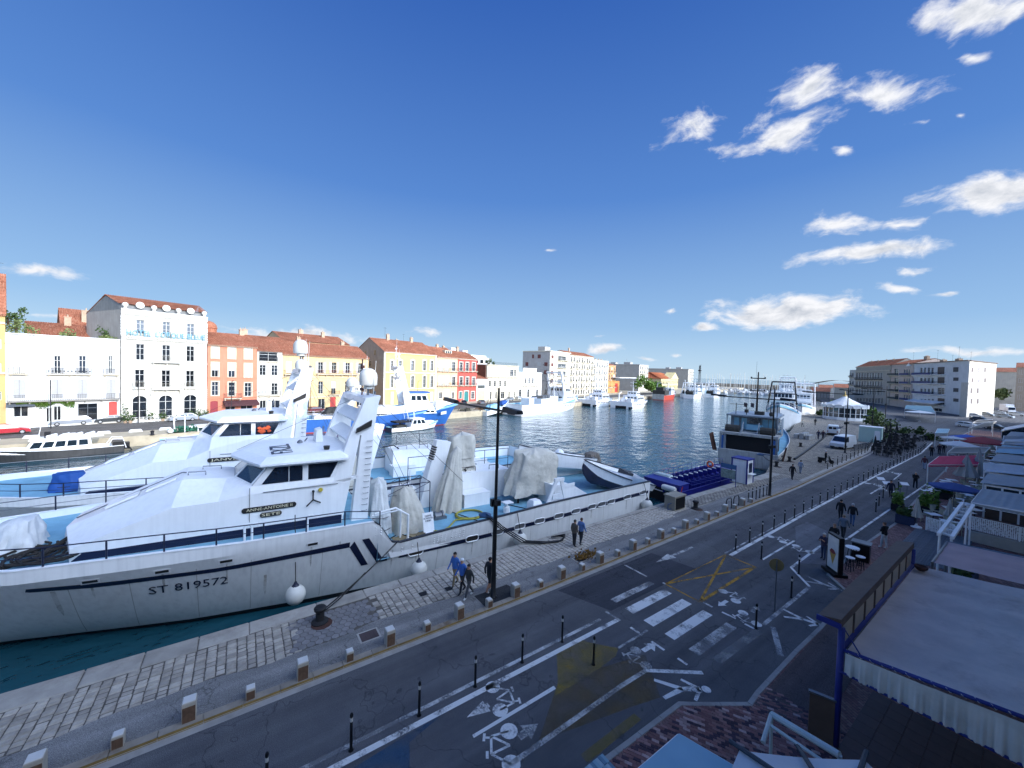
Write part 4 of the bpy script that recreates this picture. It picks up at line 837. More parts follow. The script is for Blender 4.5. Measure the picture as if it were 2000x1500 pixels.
b=rowhouse('narrow orange brown house with tall red shutters on the far quay',(1820,500),(1885,500),17.5,'#cf9a68',3,3,bal=True,roof=(1.5,.5));
def slab_block(lab,u0,u1,h,col,side_len,floors,nb):
 b=Bld('apartment_block',lab,'building',zD,u0,u1,None,side_len,render('blk_'+col,col),hz=h);fh=(h-3)/floors
 for fl_ in range(floors):
  for k in range(nb):x=(k+.5)*b.L/nb;w=b.L/nb*.45;b.add(x-w/2,x+w/2,3+fl_*fh+.3,3+fl_*fh+fh*.75,'w',gm=M_gdark)
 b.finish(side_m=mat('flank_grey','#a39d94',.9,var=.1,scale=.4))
 for fl_ in range(floors):
  for k in range(3):
   o=add_win(b.t,0,0,side_len*.09,fh*.6,'p',gm=M_gdark);o.matrix_basis=Mx.Translation((-.1,side_len*(.25+.22*k),3+fl_*fh+.4))@fl
  balcony(b.t,b.L*.1,b.L*.9,3+fl_*fh+.1,1.2,1,sp=.5,m=M_cr)
 b.trimbox('roof_edge',M_grey,lambda mb:mb.box((-.3,-.3,b.h),(b.L+.3,b.D,b.h+.5)))
 b.trimbox('lift_house',M_grey,lambda mb:(mb.box((3,8,b.h+.5),(8,13,b.h+2.2)),mb.box((4,20,b.h+.5),(9,24,b.h+2)),mb.tube([(6,12,b.h+2),(6,12,b.h+5)],.08,4)))
 return b
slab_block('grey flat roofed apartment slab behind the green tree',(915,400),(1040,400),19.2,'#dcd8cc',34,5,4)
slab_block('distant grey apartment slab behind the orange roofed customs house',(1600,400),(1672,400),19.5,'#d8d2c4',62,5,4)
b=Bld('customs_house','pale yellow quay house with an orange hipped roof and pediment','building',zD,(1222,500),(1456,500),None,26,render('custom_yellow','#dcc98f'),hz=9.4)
for k in range(12):x=(k+.5)*b.L/12;b.add(x-1,x+1,5,8,'w',gm=M_gdark);b.add(x-1.2,x+1.2,.2,3.5,'p',gm=M_gdark)
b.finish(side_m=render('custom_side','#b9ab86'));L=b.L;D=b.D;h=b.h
mb=MB();tiles(mb,(-.6,-.6,h),(L+.6,-.6,h),(L-9,D/2,h+5.5),(9,D/2,h+5.5),.8,.1);tiles(mb,(-.6,D,h),(-.6,-.6,h),(9,D/2,h+5.5),(9,D/2,h+5.5),.8,.1);mb.poly([(L+.6,-.6,h),(L+.6,D,h),(L-9,D/2,h+5.5)]);mb.poly([(-.6,D,h),(L+.6,D,h),(L-9,D/2,h+5.5),(9,D/2,h+5.5)]);mb.build('roof',mat('roof_orange','#b5683f',.85,var=.25,scale=.6),b.t,world=False)
b.trimbox('pediment',render('custom_yellow','#dcc98f'),lambda mb:mb.ext([(L*.52,-.8,h),(L*.98,-.8,h),(L*.75,-.8,h+6)],(0,8,0)));
for k in range(4):
 o=add_win(b.t,0,0,2,2.6,'p',gm=M_gdark);o.matrix_basis=Mx.Translation((-.1,4+k*5.5,5))@fl
b=Bld('cafe','low orange cafe with a red door panel under a white flat canopy','building',zD,(486,560),(640,560),None,10,render('cafe_orange','#d39a5e'),hz=7.5);b.add(2,5,.2,3,'p',gm=M_gdark);b.add(b.L*.55,b.L*.85,.3,6,'d',fm=mat('red_panel','#b8392f'));b.finish();b.trimbox('canopy',W_white,lambda mb:mb.box((b.L*.3,-5,9.5),(b.L*2.2,4,10)))
if 1:ct=thing('dock_crane','slim lattice dock crane above the distant roofs','crane',(-235,425,0));mb=MB()
for sx in(-1.2,1.2):
 for sy in(-1.2,1.2):mb.tube([(-235+sx,425+sy,0),(-235+sx*.35,425+sy*.35,25)],.2,4)
for i in range(5):z=16+i*2;mb.tube([(-236,424,z),(-234,426,z+2)],.14,4);mb.tube([(-234,424,z),(-236,426,z+2)],.2,4)
mb.box((-236.5,424,19),(-233.5,426,20));mb.build('lattice',M_rail,ct)
def back_house(lab,a0,a1,y,h,hr,D,col='#b98a68',ry=.5):
 p=LO+LE*a0;t=thing('back_house',lab,'house',(p.x,p.y,0),math.atan2(LE.y,LE.x));L=a1-a0;mb=MB();m=render('back_'+col,col)
 mb.box((0,y,0),(L,y+D,h));mb.poly([(0,y,h),(0,y+D*ry,h+hr),(0,y+D,h)]);mb.poly([(L,y,h),(L,y+D,h),(L,y+D*ry,h+hr)]);mb.build('wall',m,t,world=False)
 mb=MB();tiles(mb,(-.2,y-.3,h+.1),(L+.2,y-.3,h+.1),(L+.2,y+D*ry,h+hr+.12),(-.2,y+D*ry,h+hr+.12));mb.poly([(-.2,y+D+.3,h),(L+.2,y+D+.3,h),(L+.2,y+D*ry,h+hr+.1),(-.2,y+D*ry,h+hr+.1)]);mb.build('roof',M_tile,t,world=False,fixn=False)
 return t,L
def bc(t,x,y,z,h=1.6,w=.9):
 mb=MB();mb.box((x-w/2,y-.35,z-1),(x+w/2,y+.35,z+h));mb.box((x-w/2-.07,y-.42,z+h),(x+w/2+.07,y+.42,z+h+.14));mb.lathe([(.13,z+h+.14),(.1,z+h+.6)],(x,y,0),8);mb.build('chimney',M_chim,t,world=False)
t,L=back_house('back house with a skylight roof rising behind the white shuttered building',-12,-2.6,12.5,15.2,2.6,10);bc(t,5,17,17.5)
t,L=back_house('brick coloured gabled back house against the hotel flank',-7.5,-3.4,23,18,3.6,8,'#b5744f');bc(t,3.5,24,19.5,1.8,1.4)
t,L=back_house('long tiled back roof behind the small white house',20,38,14,16,2.8,14,'#c9a878');bc(t,4,21,18.6)
t,L=back_house('large pale tiled back roof beside the shade-brown gable',34,54,22,18.2,3,16,'#d2b48a');bc(t,8,30,21,1.4,1.2);bc(t,14,28,20.5)
t,L=back_house('red tiled back roof rising behind the lemon and beige houses',66,86,15,17.6,3,14,'#c9a07a');bc(t,6,22,20.4,1.2);aerial(t,9,22,21,3)
t,L=back_house('red tiled back roof behind the coral house',86,101,14,17,2.4,12,'#c9a07a');bc(t,7,20,19.2)
t,L=back_house('back house with a dome capped turret behind the salmon house',10,18,15,16.5,2.2,9,'#cfa887');mb=MB();mb.lathe([(1.6,18),(1.6,19.6),(1.75,19.7),(1.5,20.6),(.9,21.2),(.1,21.5)],(6,20,0),12);mb.build('turret',M_tile,t,world=False)
for lab,a0,a1,y,h in(('white flat roofed modern block behind the terrace house',102,126,26,18.6),('white rooftop penthouse with a stair tower behind the terrace house',97,116,14,17)):
 p=LO+LE*a0;t=thing('modern_block',lab,'building',(p.x,p.y,0),math.atan2(LE.y,LE.x));mb=MB();mb.box((0,y,0),(a1-a0,y+10,h));mb.box((3,y+2,h),(6,y+6,h+2.6));mb.build('wall',W_white,t,world=False);mb=MB();[mb.box((2+i*3.2,y-.06,h-2.4),(4+i*3.2,y-.002,h-.9))for i in range(int((a1-a0)/3.4))];mb.build('window_band',M_gdark,t,world=False)
def bush(lab,c,r,m,n=500,s=.3,name='shrub',cat='shrub',group=None,sq=.8,trunk=True):
 t=thing(name,lab,cat,c,0,group);c=V(c)
 cl=[(V((R_.gauss(0,.45),R_.gauss(0,.45),abs(R_.gauss(.5,.35))*sq))*r,R_.uniform(.3,.55)*r)for _ in range(9)]
 def fn():
  o,q=R_.choice(cl);d=V((R_.gauss(0,1),R_.gauss(0,1),R_.gauss(0,1))).normalized()*q*(R_.random()**.4);return c+o+d
 leaves(n,fn,s).build('foliage',m,t,fixn=False)
 if trunk:mb=MB();mb.tube([c-V((0,0,.3)),c+V((.1,0,r*.6))],[.1*r,.04*r],6);mb.build('stem',mat('bark','#4a3b2e',.9,var=.25,scale=5),t)
 return t
lw=lambda a,y,z:tuple(LO+LE*a+V((-LE.y,LE.x))*y)+(z,)
for lab,a,y,z,r,m in(('olive green shrub on the terrace behind the white parapet, by the ochre house',-13.2,3,14.6,2.2,M_leafy),('tall dark shrub behind the ochre house corner',-14.0,5,16.5,1.8,M_leafd),('spreading shrub midway along the white parapet terrace',-7.6,3,14.2,1.6,M_leafy),('small shrub against the hotel flank above the parapet',-2.9,2.2,14.2,1.2,M_leafy),('dark conical shrub beside the hotel flank',-2.6,5,14.8,2.2,M_leafd),('round terrace shrub behind the cream roof terrace',108,8,14.5,1.8,M_leafd),('rooftop shrub above the dark brown flank by the coral house',96,9,14.8,1.8,M_leafd)):bush(lab,lw(a,y,z),r,m,420,.2)
bush('dense green tree in front of the grey slab on the far quay',(-150,212,3),7,M_leaf,1500,.7,'quay_tree','tree')
b=MB();p=LO+LE*97.2;t=thing('flank_wall','dark brown party wall above the low white garage house','wall',(p.x,p.y,0),math.atan2(LE.y,LE.x));b.box((-.3,.4,8),(-.05,11.8,13.6));b.build('brickwork',mat('party_brown','#6d4a3a',.9,var=.25,scale=1),t,world=False)
qx=lambda y:poly_at(LQ,y)
kb=None
for i in range(24):
 y=-34+i*3.4
 if kb is None:kb=thing('kerb_block','white painted kerb block along the parking edge of the far quay','kerb block',(qx(y)-6,y,0),1.8,'white kerb blocks on the far quay');mb=MB();mb.loft([[(-.8,-.3,0),(.8,-.3,0),(.8,.3,0),(-.8,.3,0)],[(-.6,-.2,.35),(.6,-.2,.35),(.6,.2,.35),(-.6,.2,.35)]]);mb.build('block',W_white,kb,world=False)
 else:dup(kb,(qx(y)-6,y,0),1.8)
for y,lab in((-7,'green net heap on the far quay before the hotel'),(51,'net and rope heap on the far quay edge beside the blue trawler bow'),(57,'brown tarpaulin heap on the far quay edge, short of the skiff')):
 t=thing('net_heap',lab,'net',(qx(y)-2,y,0));leaves(200,lambda:(qx(y)-2.2+R_.gauss(0,.7),y+R_.gauss(0,1.0),abs(R_.gauss(0,.35))),.25).build('mesh',mat('net_'+str(y),('#2f6b52','#5d5a4c','#6b5138')[(-7,51,57).index(y)],.9,var=.4,scale=3),t,fixn=False)
for i,y in enumerate((-30,-20,-11,-3,9,22,36,50,62,74,90,108)):
 if not i:ml=thing('quay_mooring','small iron bollard on the edge of the far quay','bollard',(qx(y)-.7,y,0),0,'iron bollards along the far quay');mb=MB();mb.lathe([(.3,0),(.2,.1),(.2,.5),(.3,.6),(.02,.7)],(0,0,0),8);mb.build('post',M_rail,ml,world=False)
 else:dup(ml,(qx(y)-.7,y,0))
for i,a in enumerate((-10,0,14,30,46,62,80,100)):
 p=LO+LE*a+V((LE.y,-LE.x))*3
 if not i:fl0=thing('quay_lamp','thin grey lamp post on the opposite pavement','street lamp',(p.x,p.y,0),fa_ if 0 else 0,'lamp posts on the opposite pavement');mb=MB();mb.tube([(0,0,0),(0,0,7),(.4,.1,7.6),(1.3,.35,7.7)],.07,6);mb.build('pole',M_rail,fl0,world=False)
 else:dup(fl0,(p.x,p.y,0))
# ================================================================== THE TWO PURSE SEINERS
def interp(x,tb):
 if x<=tb[0][0]:return tb[0][1]
 for(a,b),(c,d)in zip(tb,tb[1:]):
  if x<=c:return lerp(b,d,(x-a)/(c-a))
 return tb[-1][1]
M_hull=mat('hull_white','#e9e9e6',.38,var=.06,scale=.35,streak=.13,dirt='#9a9384',dirtamt=.16,spec=.5);M_shipw=mat('ship_white','#efefed',.4,var=.05,scale=.5,streak=.07,dirt='#a8a294',dirtamt=.14)
M_navy=mat('navy_stripe','#101a38',.4,var=.1);M_anti=mat('antifouling','#17181b',.7,var=.2);M_deck=mat('deck_blue','#79a9bd',.7,var=.16,scale=1.2,dirt='#5f7d86',dirtamt=.5,bump=.003);M_caprail=mat('cap_rail','#2e3138',.5)
M_tarp=mat('tarp_cream','#c2bdb0',.75,var=.14,scale=1.2,dirt='#8d8674',dirtamt=.5,bump=.12,bscale=2.6);M_tarpw=mat('tarp_white','#d2d3d1',.75,var=.1,scale=1.3,dirt='#9b988c',dirtamt=.3,bump=.1,bscale=3);M_steel=mat('steel','#7c7f83',.4,.7,var=.15);M_navyp=mat('navy_pipe','#1a2138',.45)
M_screen=mat('cabin_glass','#1b2736',.08,var=.35,scale=.8,spec=.9);M_rope=mat('rope_dark','#2a2724',.9,var=.25,scale=8);M_yhose=mat('yellow_hose','#a39b3c',.6,var=.15);M_grn=mat('net_green','#2f6b52',.9,var=.3,scale=5);M_bluet=mat('blue_cover','#1f4f94',.7,var=.12);M_sand=mat('sand_mat','#8b7d5f',.9,var=.25,scale=3)
M_plate=mat('name_plate','#23211f',.5);M_gold=mat('plate_letter','#d8cfae',.5);M_buoyw=mat('fender_white','#d8d6cd',.45,var=.08,dirt='#8d8672',dirtamt=.4);M_orange=mat('life_orange','#d0562b',.6)
HBT=[(-14,.15),(-12,1.6),(-10,2.9),(-7,4.1),(-4,4.5),(0,4.8),(7,4.85),(20,4.65),(29.5,4.25)]
WBT=[(-14,.03),(-8.9,.05),(-8.5,.1),(-6.5,.75),(-4.5,1.45),(-1.8,2.35),(2,3.15),(6,3.8),(12,4.3),(20,4.5),(29.5,4.1)]
GZT=[(-14,3.5),(-10,3.2),(-7.2,3.06),(-3.7,3.02),(0,2.88),(5.85,2.78),(6.15,2.55),(6.8,1.5),(7.3,1.36),(10,1.49),(15,1.64),(19,1.82),(29.5,1.76)]
M_streak=paint_mat('streak_rust','#94836b',.36,.2,9);M_seam=mat('seam_grey','#b9b7b0',.6)
class SB(MB):
 off=(0,0,0)
 def P(s,pts):
  i=len(s.v);dx,dy,dz=s.off
  for p in pts:s.v.append(V((-25.55+.042*(p[1]-7)+p[0]+dx,p[1]+dy,p[2]+dz)))
  return list(range(i,i+len(pts)))
def S(p,y,z):dx,dy,dz=SB.off;return V((-25.55+.042*(y-7)+p+dx,y+dy,z+dz))
def dkz(y):return interp(y,[(-14,3.05),(-5.5,2.66),(4.6,2.36),(6.2,2.33)])
def knz(y):return min(interp(y,[(-14,2.95),(-7,2.55),(-1,2.4),(6,2.34),(6.6,1.3),(29,1.2)]),interp(y,GZT)-.12)
def hside(y,z):
 hb,wb=interp(y,HBT),interp(y,WBT);k=knz(y)
 if z>=k:return hb
 t=(z+1.5)/(k+1.5)
 return lerp(wb,hb-.03,max(0,t)**.8)if t>0 else wb
def panel(name,m,par,pts,off=.02,side=1):
 mb=SB();mb.grid([[(side*(hside(y,z)+off),y,z)for z in(lerp(a,b,t/3)for t in range(4))]for y,a,b in pts]);return mb.build(name,m,par,fixn=False)
def tarp(mb,c,rx,ry,h,top=.6,fold=.12,n=64,rows=12,seed=0.,lean=(0,0),rz=0.,floor=None):
 rings=[];f0=mb.F
 for j in range(rows+1):
  t=j/rows;z=h*(1-t);ring=[]
  for k in range(n):
   a=2*PI*k/n;sq=1/max(abs(math.cos(a)),abs(math.sin(a)))**.55
   e=lerp(top,1,t**.8)*(.12 if j==0 else 1)*sq
   w=1+fold*(.25+.75*t)*(abs(math.sin(a*4.5+seed+t*2.2))*1.5-.8+.7*math.sin(a*11+seed*2-t*3)*t+.4*math.sin(a*19+seed-t*2))+.2*fbm(math.cos(a)*1.3+seed,math.sin(a)*1.3,t*1.8)
   x,y=rx*e*w*math.cos(a),ry*e*w*math.sin(a);cr,sr=math.cos(rz),math.sin(rz)
   ring.append((c[0]+x*cr-y*sr+lean[0]*(1-t),c[1]+x*sr+y*cr+lean[1]*(1-t),c[2]+z+.12*h*fbm(x*.8+seed,y*.8,3)*(1-t)-.06*h*abs(math.sin(a*3.5+seed))*t))
  rings.append(ring)
 mb.loft(rings);return mb
def seiner(lab,name2,off,wz=0.,tz=0.,first=True):
 SB.off=off;o=S(0,0,-1.5);t=thing('fishing_boat',lab,'fishing boat',o)
 ysn=[-14,-13,-12,-11,-10,-9,-8,-7,-6,-5,-4,-3,-2,-1,0,1,2,3,4,5,5.85,6.15,6.8,7.3,8.5,10,12,14,16,18,20,22,24,26,28,29.5]
 mb=SB();rings=[]
 for y in ysn:
  g=interp(y,GZT);k=knz(y);hb=interp(y,HBT);zs2=[-1.5,-1.2]+[lerp(-1.2,k,q)for q in(.25,.5,.75)]+[k]
  side=[(hside(y,z),y,z)for z in zs2]+[(hb,y,g)];kb=[(interp(y,WBT)*.6,y,-2.4)]
  rings.append([(-a,b,c)for a,b,c in side[::-1]]+[(-kb[0][0],y,-2.4)]+kb+side)
 ix=mb.grid(rings);mb.F(ix[-1]);hull=mb.build('hull',[M_hull,M_anti],t,smooth=25)
 me=hull.data
 for p in me.polygons:
  if p.center.z+o.z<-1.3:p.material_index=1
 mb=SB();mb.grid([[(s*(interp(y,HBT)-.14),y,lerp(interp(y,GZT),(dkz(y)if y<6.2 else .55),u))for u in(0,.5,1)]for s in(1,)for y in ysn]);mb.grid([[(-(interp(y,HBT)-.14),y,lerp(interp(y,GZT),(dkz(y)if y<6.2 else .55),u))for u in(0,.5,1)]for y in ysn]);mb.poly([(4.1,29.38,.55),(-4.1,29.38,.55),(-4.1,29.38,1.76),(4.1,29.38,1.76)]);mb.build('bulwark_lining',M_shipw,t,fixn=False)
 mb=SB()
 for s in(1,-1):mb.loft([[(s*(interp(y,HBT)+.03),y,interp(y,GZT)-.01),(s*(interp(y,HBT)+.03),y,interp(y,GZT)+.05),(s*(interp(y,HBT)-.17),y,interp(y,GZT)+.05),(s*(interp(y,HBT)-.17),y,interp(y,GZT)-.01)]for y in ysn if y>5.5]);mb.k=1;mb.loft([[(s*(interp(y,HBT)+.02),y,interp(y,GZT)-.01),(s*(interp(y,HBT)+.02),y,interp(y,GZT)+.03),(s*(interp(y,HBT)-.16),y,interp(y,GZT)+.03),(s*(interp(y,HBT)-.16),y,interp(y,GZT)-.01)]for y in ysn if y<6]);mb.k=0
 mb.build('cap_rail',[M_caprail,M_shipw],t)
 mb=SB();mb.grid([[(-(interp(y,HBT)-.15),y,dkz(y)),(interp(y,HBT)-.15,y,dkz(y))]for y in ysn if y<6.2]);mb.poly([(-4.7,6.1,.5),(4.7,6.1,.5),(4.7,6.1,2.34),(-4.7,6.1,2.34)]);mb.build('fore_deck',M_deck,t)
 mb=SB();mb.grid([[(-(interp(y,HBT)-.15),y,.56),(interp(y,HBT)-.15,y,.56)]for y in ysn if y>6.1]);mb.build('main_deck',M_deck,t)
 fy=lambda a,b,n=14:[lerp(a,b,i/n)for i in range(n+1)]
 for sd in((1,-1)if first else(1,)):
  panel('hull_stripe',M_navy,hull,[(-7.35,2.27,2.28),(-6.6,2.02,2.22)]+[(y,interp(y,[(-6.6,2.02),(-4.9,1.8),(-1,1.6),(4.7,1.58)]),interp(y,[(-6.6,2.22),(-4.9,2.03),(-1,1.81),(4.7,1.88)]))for y in fy(-6.5,4.68)],side=sd)
  mb=SB();q=[((4.68,1.58),(4.9,1.88)),((5.35,.31),(5.69,.31))];mb.grid([[(sd*(hside(lerp(a[0],b[0],u),z)+.02),lerp(a[0],b[0],u),z)for u in(0,1)for z in(lerp(a[1],b[1],u),)]for a,b in((tuple(lerp(q[0][0][i],q[1][0][i],v)for i in(0,1)),tuple(lerp(q[0][1][i],q[1][1][i],v)for i in(0,1)))for v in(0,.25,.5,.75,1))]);mb.build('hull_chevron',M_navy,hull,fixn=False)
  mb=SB();q=[((5.27,1.91),(5.63,1.91)),((6.11,.36),(6.36,.64))];mb.grid([[(sd*(hside(lerp(a[0],b[0],u),lerp(a[1],b[1],u))+.02),lerp(a[0],b[0],u),lerp(a[1],b[1],u))for u in(0,1)]for a,b in((tuple(lerp(q[0][0][i],q[1][0][i],v)for i in(0,1)),tuple(lerp(q[0][1][i],q[1][1][i],v)for i in(0,1)))for v in(0,.25,.5,.75,1))]);mb.build('hull_chevron',M_navy,hull,fixn=False)
  panel('hull_stripe',M_navy,hull,[(6.12,.36,.38)]+[(y,interp(y,[(6.3,.37),(13,.39),(29,.76)]),interp(y,[(6.3,.63),(13,.65),(29,1.05)]))for y in fy(6.4,29.3,20)],side=sd)
 for y0,y1,z in((-5.13,-4.68,2.1),(-2.94,-2.5,2.05),(-.75,-.3,2.06),(2.72,3.15,2.13)):
  mb=SB();hq=lambda y,zz,o:(hside(y,zz)+o,y,zz)
  mb.loft([[hq(y0-.06,z-.06,o),hq(y1+.06,z-.06,o),hq(y1+.06,z+.18,o),hq(y0-.06,z+.18,o)]for o in(0.,.035)]);hp=mb.build('hawse_port',M_shipw,hull)
  mb=SB();mb.poly([hq(y0,z,.045),hq(y1,z,.045),hq(y1,z+.13,.045),hq(y0,z+.13,.045)]);mb.build('opening',M_plate,hp)
 for y,z in((8.25,.5),(11.84,.55),(13.69,.58),(15.41,.62),(17.09,.68),(18.83,.72),(20.48,.77),(22.21,.8),(23.3,.81),(24.39,.83),(26.43,.87),(28.5,.93)):
  x=hside(y,z)+.03;mb=SB();L=.42;r=.16
  ov=lambda a,k:(x,y+math.copysign(L-r,math.cos(a))+r*k*math.cos(a),z+.02+r*k*math.sin(a))
  mb.grid([[ov(2*PI*i/20+.05,1.3)for i in range(20)],[tuple(V(ov(2*PI*i/20+.05,1.15))+V((.05,0,0)))for i in range(20)],[ov(2*PI*i/20+.05,.95)for i in range(20)]],cu=True);fl_=mb.build('oval_port',M_shipw,hull);mb=SB();mb.poly([ov(2*PI*i/20+.05,.96)for i in range(20)]);mb.build('opening',M_steel if y>13 else M_plate,fl_)
 mb=SB()
 for y0,y1,n,z0,z1,m_ in((5.95,6.2,2,2.05,2.45,4),(9.3,10.0,4,.85,1.25,4),(10.4,11.2,4,.88,1.28,4),(7.4,8.0,2,.8,1.0,2)):
  for i in range(n):
   for k in range(m_):y=lerp(y0,y1,i/max(1,n-1));z=lerp(z0,z1,k/max(1,m_-1));x=hside(y,z);mb.ball((x+.01,y,z),.045,6,4)
 kind(mb.build('hull_studs',M_shipw,hull),'stuff')
 for sd in((1,-1)if first else(1,)):
  def onh(c,sd=sd):y=-1.85+c.x*sd;z=1.05+.03*(y+1.85)*-1+c.y;return S(sd*(hside(y,z)+.02+c.z),y,z)
  text('registration','ST 819572' if first else 'ST 819571',.62,M_navy,hull,None,.006,width=2.75,fn=onh)
 for y,z0,L,w_ in((-4.9,2.05,.9,.1),(-2.7,2.0,.8,.12),(-.5,2.0,1.1,.08),(2.9,2.05,1.2,.1),(4.2,2.2,.7,.07),(8.3,.35,.9,.12),(11.9,.4,1.0,.1),(15.4,.45,.9,.12),(18.8,.5,1.0,.1),(22.2,.6,.8,.1),(26.4,.6,.9,.14),(10.4,1.4,.6,.07),(17.2,1.5,.6,.06),(-6.0,1.9,1.6,.2),(1.0,.9,1.3,.16),(6.9,1.0,1.2,.1)):
  panel('rust_streak',M_streak,hull,[(y-w_*.45,z0-L*.7,z0),(y,z0-L,z0),(y+w_*.3,z0-L*.8,z0)],.016)
 mb=SB();[mb.grid([[(hside(y,z)+.006,y,z)for z in(lerp(-1.1,knz(y)-.05,q/6)for q in range(7))]for y in(yw,yw+.025)])for yw in(-5.6,-3.8,-1.6,.4,3.4,9.6,13.0,16.4,19.9,23.6,27.2)];kind(mb.build('plate_seams',M_seam,hull,fixn=False),'stuff')
 w=wz
 SIDE=[(-5.75,3.05,3.2),(-2.6,3.05,4.39),(-.9,3.05,4.42),(.3,3.05,4.55+w*.5),(2.5,3.03,4.68+w),(4.6,3.0,4.7+w)]
 TOP=[(-6.35,1.0,3.55),(-2.35,1.45,5.28),(-.6,1.3,5.12+w*.3)]
 mb=SB()
 for s in(1,-1):
  base=[(s*3.05,y,2.33)for y,_,_ in SIDE];ch=[(s*p,y,z)for y,p,z in SIDE];mb.grid([base,ch])
  tp=[(s*p,y,z)for y,p,z in TOP]
  mb.poly([ch[0],ch[1],tp[1],tp[0]]);mb.poly([ch[1],ch[2],tp[2],tp[1]]);mb.poly([tp[2],ch[2],ch[3],(s*2.95,.44,4.97+w),(s*1.15,-.3,5.1+w)])
  mb.poly([base[0],ch[0],tp[0],(s*1.0,-6.5,2.33)])
  mb.poly([(s*2.95,.44,4.97+w),ch[3],ch[4],(s*2.95,2.5,4.97+w)]);mb.poly([ch[4],ch[5],(s*2.95,4.6,4.97+w),(s*2.95,2.5,4.97+w)])
 a=[(1.0,-6.35,3.55),(-1.0,-6.35,3.55),(-1.45,-2.35,5.28),(1.45,-2.35,5.28)];mb.poly(a);mb.poly([(1.45,-2.35,5.28),(-1.45,-2.35,5.28),(-1.3,-.6,5.12+w*.3),(1.3,-.6,5.12+w*.3)]);mb.poly([(1.3,-.6,5.12+w*.3),(-1.3,-.6,5.12+w*.3),(-1.15,-.3,5.1+w),(1.15,-.3,5.1+w)])
 mb.poly([(1,-6.5,2.33),(-1,-6.5,2.33),(-1,-6.35,3.55),(1,-6.35,3.55)]);mb.poly([(3.05,4.6,2.33),(-3.05,4.6,2.33),(-2.95,4.6,5.9+w),(2.95,4.6,5.9+w)])
 cab=mb.build('cabin',M_shipw,t,smooth=14)
 def quad3(P,off=0.):return[tuple(V(p)+V((off,0,0)))for p in P]
 mb=SB()
 for s in(1,-1):
  def tri(P):mb.ext([(s*q[0],q[1],q[2]+w)for q in P],(-s*.1,0,0))
  tri([(2.96,.44,4.96),(2.96,.82,4.96),(2.96,1.42,5.82),(2.96,1.1,5.82)]);tri([(2.96,2.66,4.96),(2.96,2.92,4.96),(2.96,2.92,5.82),(2.96,2.66,5.82)]);tri([(2.96,3.98,4.96),(2.96,4.6,4.96),(2.96,4.6,5.82),(2.96,4.4,5.82)]);tri([(2.96,2.02,4.96),(2.96,2.05,4.96),(2.96,2.05,5.82),(2.96,2.02,5.82)])
  tri([(2.97,1.05,5.8),(2.97,4.6,5.8),(2.97,4.6,6.0),(2.97,1.2,6.0)])
  A,B_,C_,D_=V((s*2.95,.44,4.97)),V((s*1.15,-.3,5.1)),V((s*.98,.26,5.7)),V((s*2.92,1.1,5.82))
  for P in([A,lerp(A,B_,.09),lerp(D_,C_,.09),D_],[B_,lerp(B_,A,.09),lerp(C_,D_,.09),C_],[lerp(D_,A,.1),lerp(C_,B_,.1),C_,D_],[A,B_,lerp(B_,C_,.07),lerp(A,D_,.07)]):mb.poly([(q.x,q.y-.012,q.z+w+.012)for q in P])
 mb.poly([(.98,.26,5.7+w),(-.98,.26,5.7+w),(-1.0,.2,5.62+w),(1.0,.2,5.62+w)]);mb.build('window_posts',M_shipw,cab)
 mb=SB()
 for s in(1,-1):mb.poly([(s*2.9,.5,4.98+w),(s*2.9,4.5,4.98+w),(s*2.9,4.5,5.9+w),(s*2.9,1.1,5.9+w)]);mb.poly([(s*2.94,.44,4.97+w),(s*1.15,-.3,5.1+w),(s*.98,.26,5.72+w),(s*2.91,1.1,5.84+w)])
 mb.poly([(1.15,-.3,5.1+w),(-1.15,-.3,5.1+w),(-.98,.26,5.72+w),(.98,.26,5.72+w)]);mb.build('cabin_glass',M_screen,cab,fixn=False)
 mb=SB();rim=[(.25,-.45),(3.4,.75),(3.45,4.75),(1.6,5.45),(-1.6,5.45),(-3.45,4.75),(-3.4,.75),(-.25,-.45)];inn=[(.2,.1),(2.75,1.05),(2.8,4.5),(1.4,5.1),(-1.4,5.1),(-2.8,4.5),(-2.75,1.05),(-.2,.1)]
 mb.loft([[(p*.97,y*.98+.04,5.93+w)for p,y in rim],[(p,y,5.98+w)for p,y in rim],[(p,y,6.08+w)for p,y in rim],[(p,y,6.3+w+.03*(y-1))for p,y in inn]]);roof=mb.build('wheelhouse_roof',M_shipw,t)
 if first:text('call_sign','FXZL',1.45,M_navy,roof,None,.004,width=2.6,fn=lambda c:S(.85-c.x,1.85-c.y,6.335+.03*(.85-c.y)+c.z))
 mb=SB();mb.cbox((2.1,4.1,6.5+w),(.25,.25,.3));mb.lathe([(.14,6.4+w),(.17,6.6+w)],(2.3,3.9,0),10);mb.build('roof_lamp',M_plate,roof)
 mb=SB();mb.lathe([(.16,6.35+w),(.16,6.42+w),(.1,6.5+w),(.02,6.55+w)],(-.6,2.9,0),10);mb.tube([(-.9,3.2,6.4+w),(-.7,3.3,6.6+w)],.04,6);mb.build('horn',M_steel,roof)
 for sd in(1,-1):mb=SB();mb.grid([[(sd*3.058,y,dkz(y)+.01),(sd*3.058,y,interp(y,[(-5.7,2.7),(-5.4,2.97),(4.58,2.85)]))]for y in(-5.7,-5.4,-2,1,4.58)]);mb.build('cabin_stripe',M_navy,cab,fixn=False)
